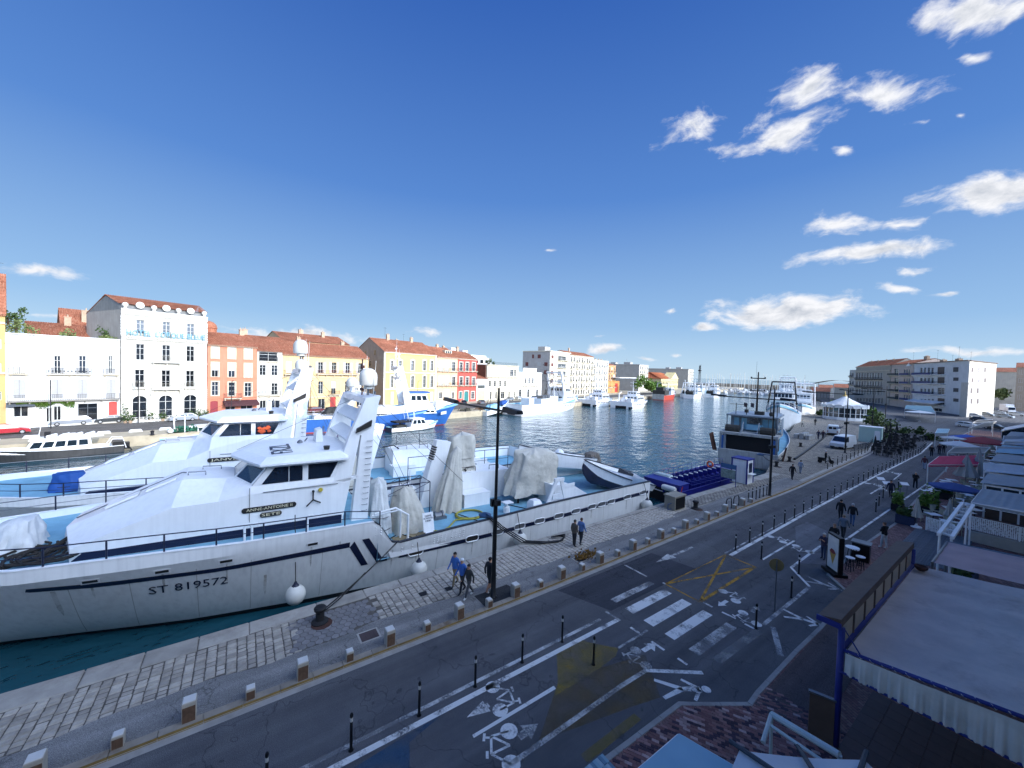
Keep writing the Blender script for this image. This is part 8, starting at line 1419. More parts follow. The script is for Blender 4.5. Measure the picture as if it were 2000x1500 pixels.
# ================================================================== RIGHT BANK BUILDINGS
RC=G(1887,812,0);RO=V((RC.x,RC.y));RE=V((.515,-.857));zR=lambda x,y:(1640+x/6.25,680+y/6.25)
M_rb=mat('balcony_blue','#1f2a63',.6,var=.1);M_rg=mat('balcony_dark','#232b2c',.6,var=.1)
def rb(name,lab,c0,c1,col,h,depth=14,**k):return Bld(name,lab,'building',zR,(c0,600),(c1,600),None,depth,render('rb_'+col,col),O=RO,E=RE,hz=h,**k)
b=rb('corner_apartments','white corner apartment block with long dark blue balconies on the near bank',890,1556,'#d3d2cf',20.3,9)
rws=[(230,300),(355,410),(485,545),(612,665)]
for r0,r1 in rws:
 for c0,c1 in((985,1012),(1030,1055),(1075,1103),(1120,1148)):b.op(c0,c1,r0+8,r1+14,'w',gm=M_gdark,name='balcony_door')
 b.op(1195,1282,r0,r1+18,'rf' if r0!=485 else 'w',fm=mat('loggia_brown','#4a3b36')if r0!=485 else M_fr,name='loggia');b.op(1385,1452,r0+2,r1-10,'sc',sm=M_shg,fm=mat('shutter_dark','#3a3a3e'));b.op(893,912,r0+10,r1-10,'p',gm=M_gdark)
b.op(1150,1250,735,800,'p',gm=M_gdark,base=.2,name='shop_window');b.op(920,1100,735,800,'p',gm=M_gdark,base=.2,name='shop_window');b.finish(skew2=-10.7)
for r0,r1 in rws:
 z=b.q(1200,r1+24)[1];o=balcony(b.t,b.q(920,r1)[0],b.q(1295,r1)[0],z,1.3,.95,m=M_shipw,rail=False);mb=MB();xa,xb,xc=b.q(920,r1)[0],b.q(1150,r1)[0],b.q(1295,r1)[0];mb.box((xa,-1.28,z),(xb,-1.22,z+.95));mb.build('balcony_panel',M_rb,o,world=False);mb=MB();railing(mb,xb,xc,z,z+.95,-1.25,.3);mb.build('railing',M_rail,o,world=False)
b.trimbox('roof_edge',mat('roof_brown','#7a6355',.8),lambda mb:mb.prism([(-.4,-.5),(b.L+.2,-.5),(b.L-10.7,b.D),(-.4,b.D)],b.h+.003,b.h+.3));b.trimbox('awning_band',M_shipw,lambda mb:mb.ext([(b.L*.02,-.01,4.4),(b.L*.02,-3.2,3.5),(b.L*.02,-3.2,3.2),(b.L*.02,-.01,4.1)],(b.L*.62,0,0)))
for x,y,hh_ in((8,4,5.5),(16,5,3),(22,4,6),(27,5,3.6)):aerial(b.t,x,y,b.h+.3,hh_)
for x in(10,20):b.chimney(x,5,b.h+.3,2.4,1.2,1.1,3)
E3=V((.156,.988));b=Bld('lit_gable','sunlit cream end wall of the corner apartments with brown shutters','building',zR,(1560,600),(1888,600),None,3,render('lit_wall','#ddd2bd'),O=RO,E=E3,hz=20.2)
for r0,r1 in((235,293),(365,420)):
 for c0,c1 in((1610,1632),(1690,1712),(1765,1788)):b.op(c0,c1,r0,r1,'sc',fm=mat('shutter_brown','#6b5a52'))
b.finish(skew=-3.6);b.trimbox('roof_edge',mat('roof_brown','#7a6355',.8),lambda mb:mb.prism([(-.1,-.4),(b.L+.3,-.4),(b.L+.3,2.8),(3.5,2.8)],b.h+.002,b.h+.29))
an=Bld('side_annexe','lower grey annexe against the sunlit end wall','building',zR,(1560,600),(1750,600),None,2.4,render('annexe','#c4bdb0'),O=RO+V((2.6,-.4)),E=E3,hz=12.2)
for r0,r1 in((490,550),(620,678)):
 for c0,c1 in((1600,1620),(1675,1698)):an.op(c0,c1,r0,r1,'sc',fm=mat('shutter_brown','#6b5a52'))
an.finish(skew=-2.8);an.trimbox('string_course',M_trim,lambda mb:[band(mb,0,an.L,z,.2,.12)for z in(3.6,7.8,11.9)])
b=rb('apartment_block','pinkish apartment house with green and blue balconies, left of the corner block',612,886,'#cdb9a9',20.6)
for r0 in(250,360,465,560):
 b.op(670,718,r0,r0+75,'w',gm=M_gdark,name='loggia');[b.op(c,c+16,r0+10,r0+70,'w',gm=M_gdark)for c in(785,815,842)]
b.finish(roof=(2.2,.5))
for i,r0 in enumerate((330,432,532,626)):
 z=b.q(740,r0)[1]
 for c0,c1,m in((614,718,M_rg),(762,872,M_rb)):o=balcony(b.t,b.q(c0,r0)[0],b.q(c1,r0)[0],z,1.2,.9,m=M_cr,rail=False);mb=MB();mb.box((b.q(c0,r0)[0],-1.2,z),(b.q(c1,r0)[0],-1.14,z+.95));mb.build('balcony_panel',m,o,world=False)
b.trimbox('white_gable',M_shipw,lambda mb:mb.ext([(b.q(820,240)[0],-.4,b.h-1.2),(b.q(880,240)[0],-.4,b.h-1.2),(b.q(850,240)[0],-.4,b.h+.2)],(0,.39,0)));b.chimney(b.L*.9,5,b.h+2,2.6,1,1.2,4);aerial(b.t,5,6,b.h+2,4)
b=rb('classical_block','tall grey stone block with rows of narrow windows and black iron balconies',182,606,'#b4aa9b',20.4,12)
for r0,r1 in((303,372),(405,470),(500,570)):
 for i in range(10):c=205+i*33;b.op(c,c+15,r0,r1,'so' if i%2 else 'w',gm=M_gdark,sm=M_shw)
for i in range(9):c=210+i*37;b.op(c,c+22,610,690,'p',gm=M_gdark,base=.2,name='shop_window')
b.finish(roof=(3.4,.5));b.trimbox('cornice',M_trim,lambda mb:[band(mb,0,b.L,z,.4,.5)for z in(b.h-.4,b.q(350,285)[1])])
for r0 in(376,474):balcony(b.t,.2,b.q(525,r0)[0],b.q(350,r0)[1],.9,1.,m=mat('balcony_stone_dark','#5b554e',.8),sp=.35)
for x in(6,14,24,32):b.chimney(x,5,b.h+2.2,1.6,.8,1.1,3)
b=rb('narrow_house','narrow pale house at the seaward end of the near bank row',112,180,'#c9c3b8',18.8,10)
for r0,r1 in((300,345),(400,440),(490,530)):[b.op(c,c+18,r0,r1,'w',gm=M_gdark)for c in(122,152)]
b.finish();[balcony(b.t,0,b.L*.7,b.q(130,r)[1],1,.9,rm=M_rg)for r in(350,445,535)]
def blk(lab,u0,u1,v,d,h,col,nf,nw,rz=-.75):
 p,q=[ray(u,750)for u in(u0,u1)];p=V((p.x,p.y)).normalized()*d;q=V((q.x,q.y)).normalized()*d;e=(q-p).normalized();t=thing('town_house',lab,'building',(p.x,p.y,0),math.atan2(e.y,e.x));L=(q-p).length;mb=MB();mb.box((0,0,0),(L,12,h));mb.build('wall',render('blk_'+col,col),t,world=False);mb=MB();mb.ext([(-.3,-.4,h),(-.3,12.4,h),(-.3,6,h+2.4)],(L+.6,0,0));mb.build('roof',M_tile,t,world=False)
 for i in range(nf):
  for k in range(nw):o=add_win(t,(k+.5)*L/nw,1.5+i*(h-1)/nf,min(1.5,L/nw*.5),(h-1)/nf*.55,'p',gm=M_gdark);o.location.y=-.22
blk('cream house with square windows behind the sunlit end wall',1943,1984,0,330,19,'#d0c8b6',4,2);blk('warm grey house at the right frame edge behind the plane tree',1984,2040,0,300,20.5,'#b9a893',5,3)
for u0,u1,d,h,col,lab in((1598,1660,420,6,'#d5d0c4','long low white harbour building beyond the carousel'),(1630,1665,330,7.5,'#c9c2b2','low flat roofed harbour pavilion behind the carousel'),(1586,1622,300,5,'#8f8a84','low dark roofed shed near the far trawlers')):blk(lab,u0,u1,0,d,h,col,1,6)
t=thing('canopy_roof','curved harbour canopy roof against the sea horizon','canopy',tuple(V((ray(1640,750).x,ray(1640,750).y,0)).normalized()*400));p=t.location.copy();mb=MB();rt_=V((rt.x,rt.y,0));mb.grid([[p+rt_*(-22+i*4)+V((0,k*8,9.5+3*math.sin(i/10*PI)))for i in range(11)]for k in(0,1)]);mb.grid([[p+rt_*(-22+i*4)+V((0,k*8,9.2+3*math.sin(i/10*PI)))for i in range(11)]for k in(0,1)]);mb.build('shell',M_zinc,t);mb=MB();[mb.tube([p+rt_*x+V((0,4,0)),p+rt_*x+V((0,4,9.6))],.3,6)for x in(-18,-6,6,18)];mb.build('legs',M_steel,t)
p=G(1950,800,0);bush('sunlit plane tree beside the sunlit end wall',(p.x,p.y,6),4.2,M_leafy,900,.5,'plane_tree','tree')
for u,v,r,lab in((1605,800,2.2,'dark hedge left of the carousel'),(1628,790,2.4,'dark hedge behind the carousel roof'),(1668,792,2.6,'dark hedge right of the carousel, before the stone block'),(1700,800,2.2,'dark hedge before the blue shop front')):p=G(u,v+12,0);bush(lab,(p.x,p.y,.3),r,M_leafd,420,.35,'hedge','hedge')
cx,cy=-36.2,145.5;t=thing('carousel','white carousel with a scalloped conical canopy and glazed panels','carousel',(cx,cy,QZ));mb=MB()
def cone(mb,prof,n=40,sc=.0):
 mb.grid([[(r*(1+(sc if k%2 else-sc)*(j/len(prof)))*math.cos(2*PI*k/n),r*(1+(sc if k%2 else-sc)*(j/len(prof)))*math.sin(2*PI*k/n),z)for k in range(n)]for j,(r,z)in enumerate(prof)],cu=True)
cone(mb,[(.15,7.0),(1.2,6.1),(2.8,5.2),(4.6,4.3),(5.2,4.15)],40,.02);mb.build('canopy',M_tarpw,t,world=False)
mb=MB()
for i in range(16):a=2*PI*i/16;mb.T=Mx.Rotation(a,4,'Z');mb.ext([(5.25,-.95,3.5),(5.25,.95,3.5),(5.25,.95,4.1),(5.25,.6,4.4),(5.25,0,4.55),(5.25,-.6,4.4),(5.25,-.95,4.1)],(.12,0,0))
mb.T=None;mb.build('scallop_board',M_tarpw,t,world=False);mb=MB();mb.lathe([(.5,6.7),(.6,6.9),(.25,7.2),(.12,7.9),(.02,8.4)],(0,0,0),10);mb.build('finial',mat('gilt','#b59a5a',.4,.5),t,world=False)
mb=MB()
for i in range(24):a=2*PI*i/24;mb.T=Mx.Rotation(a,4,'Z');mb.box((4.78,-.07,0),(4.92,.07,3.5));mb.box((4.82,.07,1.9),(4.88,1.2,1.98));mb.box((4.8,.07,0),(4.9,1.2,.8))
mb.T=None;mb.build('frame',M_shipw,t,world=False);mb=MB();mb.lathe([(4.75,.8),(4.75,3.5)],(0,0,0),24,cap=False);mb.build('glass',M_gl2,t,world=False)
M_cgrey=mat('canvas_grey','#a8aaa8',.8,var=.08,scale=2,dirt='#7c7d7a',dirtamt=.3);M_cwhite=mat('canvas_white','#c9cccd',.75,var=.06,dirt='#97999a',dirtamt=.3);M_cpink=mat('canvas_pink','#c23f5f',.8,var=.08);M_cred=mat('canvas_red','#94353a',.8,var=.12);M_cblue=mat('canvas_blue','#2f4a86',.8,var=.1);M_cteal=mat('canvas_teal','#8fb6c4',.7,var=.05);M_cbeige=mat('canvas_beige','#d3c2b4',.8,var=.14,scale=.8,dirt='#7d5f50',dirtamt=.5);M_cpinkb=mat('canvas_rose','#c7a79f',.8,var=.1)
def canopy(lab,P,m,name='awning',cat='awning',th=.06,val=.25,ribs=6,posts=True,fr=None):
 """four corners front-left, front-right, back-right, back-left; front edge carries a valance"""
 P=[V(p)for p in P];c=sum(P,V())/4;t=thing(name,lab,cat,(c.x,c.y,0));mb=MB();n=ribs*4;nn=(P[1]-P[0]).cross(P[3]-P[0]).normalized();nn=nn if nn.z>0 else-nn
 rows=[[lerp(lerp(P[0],P[1],i/n),lerp(P[3],P[2],i/n),j/6)-V((0,0,.05*abs(math.sin(i/4*PI))*math.sin(j/6*PI)+.015*fbm(i*.4,j*.7)))for i in range(n+1)]for j in range(7)]
 mb.grid(rows);mb.grid([[p-nn*th*.3 for p in r]for r in rows])
 if val:mb.grid([[p-V((0,0,val*z*(1-.15*(i%2))))for i,p in enumerate(rows[0])]for z in(0,.5,1)])
 mb.build('canvas',m,t,smooth=50,fixn=False);mb=MB();f=fr or M_shipw
 for a,b_ in((0,1),(1,2),(2,3),(3,0)):mb.tube([P[a]-nn*.06,P[b_]-nn*.06],.05,6)
 if posts:[mb.tube([p-nn*.06,(p.x,p.y,QZ)],.045,6)for p in(P[0],P[1])]
 mb.build('frame',f,t);return t
gz=lambda f,x,y,z:G(*f(x,y),z)
za8=lambda x,y:(1740+x/7.692,900+y/7.692);zb8=lambda x,y:(1760+x/8.333,780+y/8.333)
canopy('bright pink retractable awning over a terrace by the cycle lane',[gz(zb8,440,1060,2.6),gz(zb8,1250,1060,2.75),gz(zb8,1340,910,3.5),gz(zb8,620,925,3.3)],M_cpink)
canopy('pale grey awning just beyond the pink awning',[gz(zb8,750,860,2.6),gz(zb8,1350,870,2.7),gz(zb8,1440,780,3.4),gz(zb8,860,775,3.3)],M_cwhite)
canopy('long ribbed grey canopy over the lattice fenced terrace',[(-3.1,40.6,3.15),(1.1,40.2,3.3),(1.1,46.3,3.35),(-3.05,46.4,3.2)],M_cgrey,ribs=10)
canopy('white awning over the glazed bar front right of the closed parasols',[gz(za8,1400,130,2.9),gz(za8,2080,235,2.9),gz(za8,2080,100,3.5),gz(za8,1400,25,3.5)],M_cwhite,val=.35)
for lab,c,m,z in(('grey white canvas roof beyond the white bar awning',((1560,850),(2080,880),(2080,790),(1560,760)),M_cgrey,3.1),('pale awning strip right of the red parasol',((1640,745),(2080,775),(2080,690),(1680,680)),M_cwhite,3.2),('dull grey awning sloping toward the parked cars',((1110,470),(1500,410),(1560,360),(1350,385)),M_cgrey,3.2),('grey roller awning near the side street corner',((1160,375),(1480,360),(1480,325),(1240,335)),M_cgrey,3.2),('pale green grey canvas roof at the right frame edge',((1660,660),(2080,680),(2080,600),(1680,590)),M_cgrey,3.3),('pale awning over the dark terrace left of the white parked car',((560,545),(760,545),(790,480),(600,475)),M_cteal,3.0),('long teal terrace canopy before the pinkish apartments',((60,150),(560,215),(480,110),(80,95)),mat('canvas_slate','#5c7f8a',.8),3.6)):
 canopy(lab,[gz(zb8,*c[0],z-.5),gz(zb8,*c[1],z-.5),gz(zb8,*c[2],z+.1),gz(zb8,*c[3],z+.1)],m)
p=gz(zb8,1640,560,2.2);t=thing('conservatory','dark glazed conservatory with white roof panels among the terraces','conservatory',(p.x,p.y,0));mb=MB();X,Y=p.x,p.y;mb.box((X,Y,0),(X+6,Y+12,2.6));mb.ext([(X,Y,2.61),(X+6,Y,2.61),(X+3,Y,3.9)],(0,12,0));mb.build('glazing',M_gl2,t);mb=MB()
for i in range(6):[mb.ext([(X+(-.2 if s else 6.2),Y+i*2+.1,2.66),(X+(-.2 if s else 6.2),Y+i*2+1.8,2.66),(X+3,Y+i*2+1.8,4.02),(X+3,Y+i*2+.1,4.02)],(0,0,.05))for s in(0,1)]
[mb.box((X-.05,Y+i*2,0),(X-.0,Y+i*2+.12,2.6))for i in range(7)];mb.build('roof_panel',M_shipw,t)
def parasol(lab,x,y,r,h,m,closed=False,n=8,drop=.28,tilt=0.,name='parasol',base=True,grp=None):
 t=thing(name,lab,'parasol',(x,y,QZ),0,grp);mb=MB()
 if closed:mb.grid([[((rr*(1+.22*(-1)**k))*math.cos(PI*k/n),(rr*(1+.22*(-1)**k))*math.sin(PI*k/n),z)for k in range(2*n)]for rr,z in((.02,h),(.06,h-.15),(r*.55,h*.62),(r,h*.38),(r*.95,h*.36))],cu=True)
 else:
  mb.T=Mx.Translation((0,0,h))@Mx.Rotation(tilt,4,'Y');mb.grid([[(r*q*math.cos(2*PI*k/(2*n))*(1 if k%2==0 else .965),r*q*math.sin(2*PI*k/(2*n))*(1 if k%2==0 else .965),-drop*r*q**1.15-(.03 if k%2 else 0)*q)for k in range(2*n)]for q in(.02,.35,.7,1)],cu=True);mb.grid([[(r*math.cos(2*PI*k/(2*n))*(1 if k%2==0 else .965),r*math.sin(2*PI*k/(2*n))*(1 if k%2==0 else .965),-drop*r-.03*(k%2)-z)for k in range(2*n)]for z in(0,.14)],cu=True);mb.T=None
 mb.build('canvas',m,t,world=False,fixn=False);mb=MB();mb.tube([(0,0,0),(0,0,h+.08)],.035,7);mb.build('pole',M_steel if m!=M_cwhite else M_shipw,t,world=False)
 if base:mb=MB();mb.lathe([(.32,0),(.32,.08),(.1,.14),(.05,.3)],(0,0,0),14);mb.build('base',M_shipw,t,world=False)
 return t
parasol('small closed cream parasol on a white base beside the blue planter',-5.84,42.2,.3,2.25,M_tarp,True);parasol('wide dark blue parasol over the nearest terrace tables',-4.75,49.3,1.55,2.7,M_cblue,n=4,drop=.22)
parasol('tall closed grey parasol left of the pair beyond the blue parasol',-5.3,62.8,.8,3.7,M_cgrey,True);parasol('tall closed grey parasol right of the pair, nearest the bar front',-4.6,64.5,.75,4.1,M_cgrey,True);parasol('small closed grey parasol inside the lattice fence',-4.5,45.0,.28,2.1,M_cgrey,True);parasol('small closed white parasol behind the lattice fence',-3.9,45.8,.2,1.9,M_cwhite,True)
p=gz(zb8,1330,660,2.8);parasol('broad dark red parasol among the terraces',p.x,p.y,3.0,3.2,M_cred,n=4,drop=.25);p=gz(zb8,950,720,2.6);parasol('broad pale blue parasol left of the red one',p.x,p.y,2.0,2.9,M_cwhite,n=4);p=gz(zb8,850,645,2.6);parasol('flat white parasol behind the pale blue one',p.x,p.y,1.4,2.9,M_cwhite,n=4,drop=.15);p=gz(zb8,1060,600,2.7);parasol('bright blue parasol behind the red one',p.x,p.y,2.0,2.9,mat('canvas_bright','#3c62b5',.8),n=4);p=gz(zb8,310,205,2.9);parasol('white parasol under the long teal terrace canopy',p.x,p.y,3.2,3.2,M_cwhite,drop=.15)
tk=thing('terrace_deck','grey plank deck in front of the lattice fence','deck',(-4.6,37,QZ));pk=None
for i in range(24):
 x=-5.75+i*.115;y0=33.2+.45*i*.1;
 if pk is None:mb=MB();mb.loft([[(-.052,0,0),(.052,0,0),(.052,8.6,0),(-.052,8.6,0)],[(-.05,0,.03),(.05,0,.03),(.05,8.6,.03),(-.05,8.6,.03)]]);pk=mb.build('plank',mat('deck_plank','#6e7072',.85,var=.25,scale=4,rand=.15),tk,world=False);o=pk
 else:o=place(pk,'plank',tk)
 o.location=(x+4.6,y0-37,R_.uniform(-.003,.003))
def lattice(lab,a,b_,z0,z1):
 a,b_=V(a),V(b_);L=(b_-a).length;t=thing('lattice_fence',lab,'fence',(a.x,a.y,QZ),math.atan2(b_.y-a.y,b_.x-a.x));mb=MB();n=int(L/.085);m=int((z1-z0)/.085)
 for i in range(n):
  for k in range(m):
   x0,x1,q0,q1=i*L/n,(i+1)*L/n,z0+k*(z1-z0)/m,z0+(k+1)*(z1-z0)/m;h=.24*(x1-x0)*(.6+.8*R_.random())
   mb.poly([(x0,0,q0),(x1,0,q0),(x1-h,0,q0+h),(x0+h,0,q0+h)]);mb.poly([(x1,0,q0),(x1,0,q1),(x1-h,0,q1-h),(x1-h,0,q0+h)]);mb.poly([(x1,0,q1),(x0,0,q1),(x0+h,0,q1-h),(x1-h,0,q1-h)]);mb.poly([(x0,0,q1),(x0,0,q0),(x0+h,0,q0+h),(x0+h,0,q1-h)])
 kind(mb.build('lattice',M_shipw,t,world=False,fixn=False),'stuff');mb=MB();[mb.box((x-.03,-.03,0),(x+.03,.03,z1+.04))for x in(0,L/2,L)];mb.box((0,-.02,z1),(L,.02,z1+.04));mb.build('frame',M_shipw,t,world=False)
lattice('pierced white screen fence at the front of the chairs',(-5.3,42.0),(-3.9,41.6),.05,.98);lattice('long pierced white screen fence on the low wall under the grey canopy',(-3.3,42.4),(1.1,42.0),.75,1.65)
t=thing('terrace_wall','low grey wall below the long pierced screen','wall',(-1.1,42.1,QZ));mb=MB();mb.box((-3.3,42.0,0),(1.15,42.3,.8));mb.build('wall',M_conc,t)
t=thing('awning_truss','white lattice truss beam of the awning beside the plank deck','truss',(-2.9,33,QZ));mb=MB();A_,B_=(-2.95,28.6),(-3.0,37.4)
for o_ in(-.22,.22):mb.ext([(A_[0]+o_-.07,A_[1],3.45),(A_[0]+o_+.07,A_[1],3.45),(A_[0]+o_+.07,A_[1],3.6),(A_[0]+o_-.07,A_[1],3.6)],(B_[0]-A_[0],B_[1]-A_[1],.05))
for i in range(9):mb.cbox((-2.95,29+i*1.0,3.53),(.5,.08,.06),rz=.5 if i%2 else-.5)
[mb.tube([(-2.95+o_,A_[1]+.1,0.1),(-2.95+o_,A_[1]+.1,3.5)],.05,6)for o_ in(-.2,.2)];mb.tube([(-3,37.2,.1),(-3,37.2,3.5)],.05,6);mb.build('beam',M_shipw,t)
def planter(lab,x0,x1,y0,y1,h,m,plant=M_leafd,ph=.5,n=300):
 t=thing('planter',lab,'planter',((x0+x1)/2,(y0+y1)/2,QZ));mb=MB();mb.box((x0,y0,QZ),(x1,y1,QZ+h));mb.build('box',m,t);leaves(n,lambda:(R_.uniform(x0+.05,x1-.05),R_.uniform(y0+.05,y1-.05),QZ+h+abs(R_.gauss(0,.4))*ph),.13).build('plants',plant,t,fixn=False)
planter('dark blue planter box of low shrubs by the small closed parasol',-7.0,-5.95,42.1,42.9,.68,mat('planter_blue','#22304f',.6),M_leafd,.55);planter('planter of tall reedy green plants behind the dark blue planter',-6.6,-5.4,47.6,48.8,.5,M_dark,M_leaf,1.6,500);planter('planter of arching green plants by the menu boards',-8.0,-7.3,46.2,47.2,.5,M_dark,M_leaf,1.2,300);planter('low planter under the pink awning',-6.6,-5.2,55,55.6,.6,M_dark,M_leafd,.7,260);planter('creeper covered planter at the truss foot',-3.0,-2.2,31,34.5,.7,mat('planter_blue','#22304f',.6),M_leafd,.8,400)
def chair(lab,x,y,rz,m=M_cr,grp=None):
 t=thing('terrace_chair',lab,'chair',(x,y,QZ),rz,grp);mb=MB();mb.loft([[(-.22,-.22,.43),(.22,-.22,.43),(.22,.22,.43),(-.22,.22,.43)],[(-.24,-.24,.47),(.24,-.24,.47),(.24,.24,.47),(-.24,.24,.47)]]);mb.build('seat',m,t,world=False);mb=MB();mb.grid([[(.3*math.cos(a)-.02,.3*math.sin(a),z)for a in[PI*.5+PI*i/8 for i in range(9)]]for z in(.5,.88)]);mb.tube([(.31*math.cos(a)-.02,.31*math.sin(a),.88)for a in[PI*.4+PI*1.2*i/10 for i in range(11)]],.025,5);mb.build('backrest',m,t,world=False)
 for sx in(-.18,.18):
  for sy in(-.18,.18):mb=MB();mb.tube([(sx,sy,.44),(sx*1.15,sy*1.15,0)],.02,5);mb.build('leg',m,t,world=False)
 return t
def table(lab,x,y,rz,m=M_steel,grp=None,h=.74,r=.4):
 t=thing('terrace_table',lab,'table',(x,y,QZ),rz,grp);mb=MB();mb.box((-r,-r,h-.03),(r,r,h));mb.build('tabletop',m,t,world=False);mb=MB();mb.tube([(0,0,.03),(0,0,h-.03)],.035,6);mb.lathe([(.25,0),(.24,.03),(.05,.05)],(0,0,0),10);mb.build('pedestal',M_black,t,world=False);return t
M_wick=mat('wicker_pale','#a9a893',.8,var=.15,scale=8);M_wickd=mat('wicker_dark','#2a2a2c',.8,var=.2,scale=8)
c0=chair('pale wicker armchair inside the pierced white screen fence',-5.0,42.8,1.2,M_wick,'pale wicker chairs on the nearest terrace');t0=table('pale square table on the nearest terrace',-4.4,43.3,.2,M_shipw,'pale tables on the nearest terrace')
for x,y,r in((-4.7,42.4,1.6),(-4.4,44.2,.4),(-3.9,42.9,2),(-6.1,44.4,0),(-5.7,45.2,2.5),(-4.9,46.6,1),(-4.1,46.9,4),(-5.5,47.2,0)):dup(c0.parent or c0,(x,y,QZ),r)
for x,y in((-5.3,44.7),(-4.4,46.0),(-3.9,48.0),(-4.8,48.3),(-3.6,49.6)):dup(t0,(x,y,QZ),R_.uniform(0,1))
for i in range(8):y=54+i*1.25;dup(t0,(-6.9+.2*(i%2)+.06*i,y,QZ),.4,'white cafe table under the pink awning','white tables under the pink awning')
cd=chair('dark chair on the fenced terrace in the road bend',-15.5,84,0,M_wickd,'dark chairs on the fenced terrace');td=table('dark table on the fenced terrace in the road bend',-15,85,0,M_wickd,'dark tables on the fenced terrace')
for i in range(11):
 for k in range(4):
  y=80+i*3.0;x=poly_at(KL,y)+1.+k*1.55-.2*(i%2)
  if x>poly_at([(a-.9,b_)for a,b_ in pl2],y):continue
  dup(td,(x,y,QZ-.1),R_.random());[dup(cd,(x+.7*math.cos(a),y+.9*math.sin(a),QZ-.1),a+PI)for a in(R_.random(),2.4+R_.random(),4.4+R_.random())]
for i in range(9):x,y=poly_at(KL,82+i*4)+R_.uniform(.3,2.5),82+i*4;parasol('closed dark parasol on the fenced terrace',x,y,.25,2.6,M_wickd,True,base=False,grp='closed dark parasols on the fenced terrace')
for i,(u,v)in enumerate(((1700,850),(1730,840),(1762,836),(1790,838),(1815,850))):p=G(u,v+10,0);bush('dark clipped shrub on the edge of the fenced terrace',(p.x,p.y,0),1.5,M_leafd,240,.25,'shrub','shrub','clipped shrubs around the fenced terrace')
p=G(1708,832,0);t=thing('palm_tree','spiky green palm above a dark hedge, right of the carousel','palm tree',(p.x,p.y,0));mb=MB();mb.tube([p,p+V((.1,0,3.4))],[.32,.24],8);mb.build('trunk',mat('bark','#4a3b2e'),t);mb=MB()
for i in range(60):
 a,e_=R_.random()*2*PI,R_.uniform(-.3,1.3);L=R_.uniform(1.6,2.6);pts=[p+V((0,0,3.3))+V((math.cos(a)*math.cos(e_)*L*q,math.sin(a)*math.cos(e_)*L*q,math.sin(e_)*L*q-.9*q*q))for q in(0,.33,.66,1)];w=V((-math.sin(a),math.cos(a),0));mb.grid([[q-w*s,q+w*s]for q,s in zip(pts,(.04,.2,.16,.01))])
mb.build('crown',M_leaf,t,fixn=False);bush('dark hedge round the foot of the palm',(p.x+1,p.y-3,0),3.0,M_leafd,700,.3,'hedge','hedge')
p=G(1699,864,QZ);t=thing('storage_cabin','pale green storage cabin with an arched side beside the white van','cabin',(p.x,p.y,QZ),.12);mb=MB();mb.box((-1.6,0,0),(1.5,2.4,2.75));mb.build('shell',mat('cabin_mint','#b4cdc3',.6,var=.06),t,world=False);mb=MB();mb.box((-1.65,-.05,2.75),(1.55,2.45,2.85));mb.box((.55,-.03,.1),(1.3,-.002,2.2));mb.build('trim',M_shipw,t,world=False)
t=thing('road_barrier','low white barrier rail beside the van on the kerb','barrier',(-18.2,84,QZ));mb=MB();[mb.box((-18.4+i*.1,80+i*1.6,QZ),(-18.3+i*.1,81.4+i*1.6,QZ+1))for i in range(4)];mb.build('panel',M_steel,t)
t=thing('crepe_sign','tall lit style sign board picturing a filled crepe cone','sign',(-6.95,27.75,QZ),-.75+PI);
mb=MB();mb.box((-.5,-.12,.15),(.5,.12,2.2));mb.box((-.55,-.35,0),(.55,.35,.15));mb.build('case',M_black,t,world=False)
for s in(1,-1):
 mb=MB();mb.box((-.43,s*.124-.002,.24),(.43,s*.124+.002,2.1));pb=mb.build('panel',M_boltop,t,world=False);y=s*.132;mb=MB();mb.poly([(-.02,y,.5),(.27,y,1.22),(0,y,1.12),(-.27,y,1.22)]);mb.build('cone_print',mat('crepe','#b08a3f',.7,var=.2,scale=14),pb,world=False);mb=MB();y=s*.136;mb.poly([(-.25,y,1.22),(-.1,y,1.12),(.1,y,1.12),(.25,y,1.22),(.12,y,1.38),(-.1,y,1.36)]);mb.build('filling_print',mat('crepe_fill','#7d2f2c',.7,var=.5,scale=12),pb,world=False)
def high(name,lab,x,y,h,r,m=M_shipw):t=thing(name,lab,name.split('_')[1],(x,y,QZ));mb=MB();mb.lathe([(.01,h-.03),(r,h-.03),(r,h),(.01,h)],(0,0,0),16);mb.build('top',m,t,world=False);mb=MB();[mb.tube([(r*.5*math.cos(a),r*.5*math.sin(a),h-.03),(r*.85*math.cos(a),r*.85*math.sin(a),0)],.018,5)for a in(.5,2.07,3.64,5.2)];mb.tube([(r*.75*math.cos(a),r*.75*math.sin(a),.3)for a in[k*PI/5 for k in range(10)]],.015,5,closed=True);mb.build('legs',M_black,t,world=False)
high('bar_table','round white bar table behind the crepe sign',-6.7,29.9,1.08,.34);high('bar_stool','white topped bar stool nearest the crepe sign',-6.55,28.9,.78,.22);high('bar_stool','white topped bar stool farther along the pavement',-6.25,29.6,.78,.22);high('bar_stool','white topped bar stool tucked under the bar table',-6.75,30.6,.78,.22)
t=thing('bar_counter','black bar counter with a grey top behind the stools','counter',(-6.6,31.3,QZ),.1);mb=MB();mb.box((-.4,-.3,0),(.4,.3,1.05));mb.build('body',M_black,t,world=False);mb=MB();mb.box((-.46,-.36,1.05),(.46,.36,1.12));mb.build('top',M_steel,t,world=False)
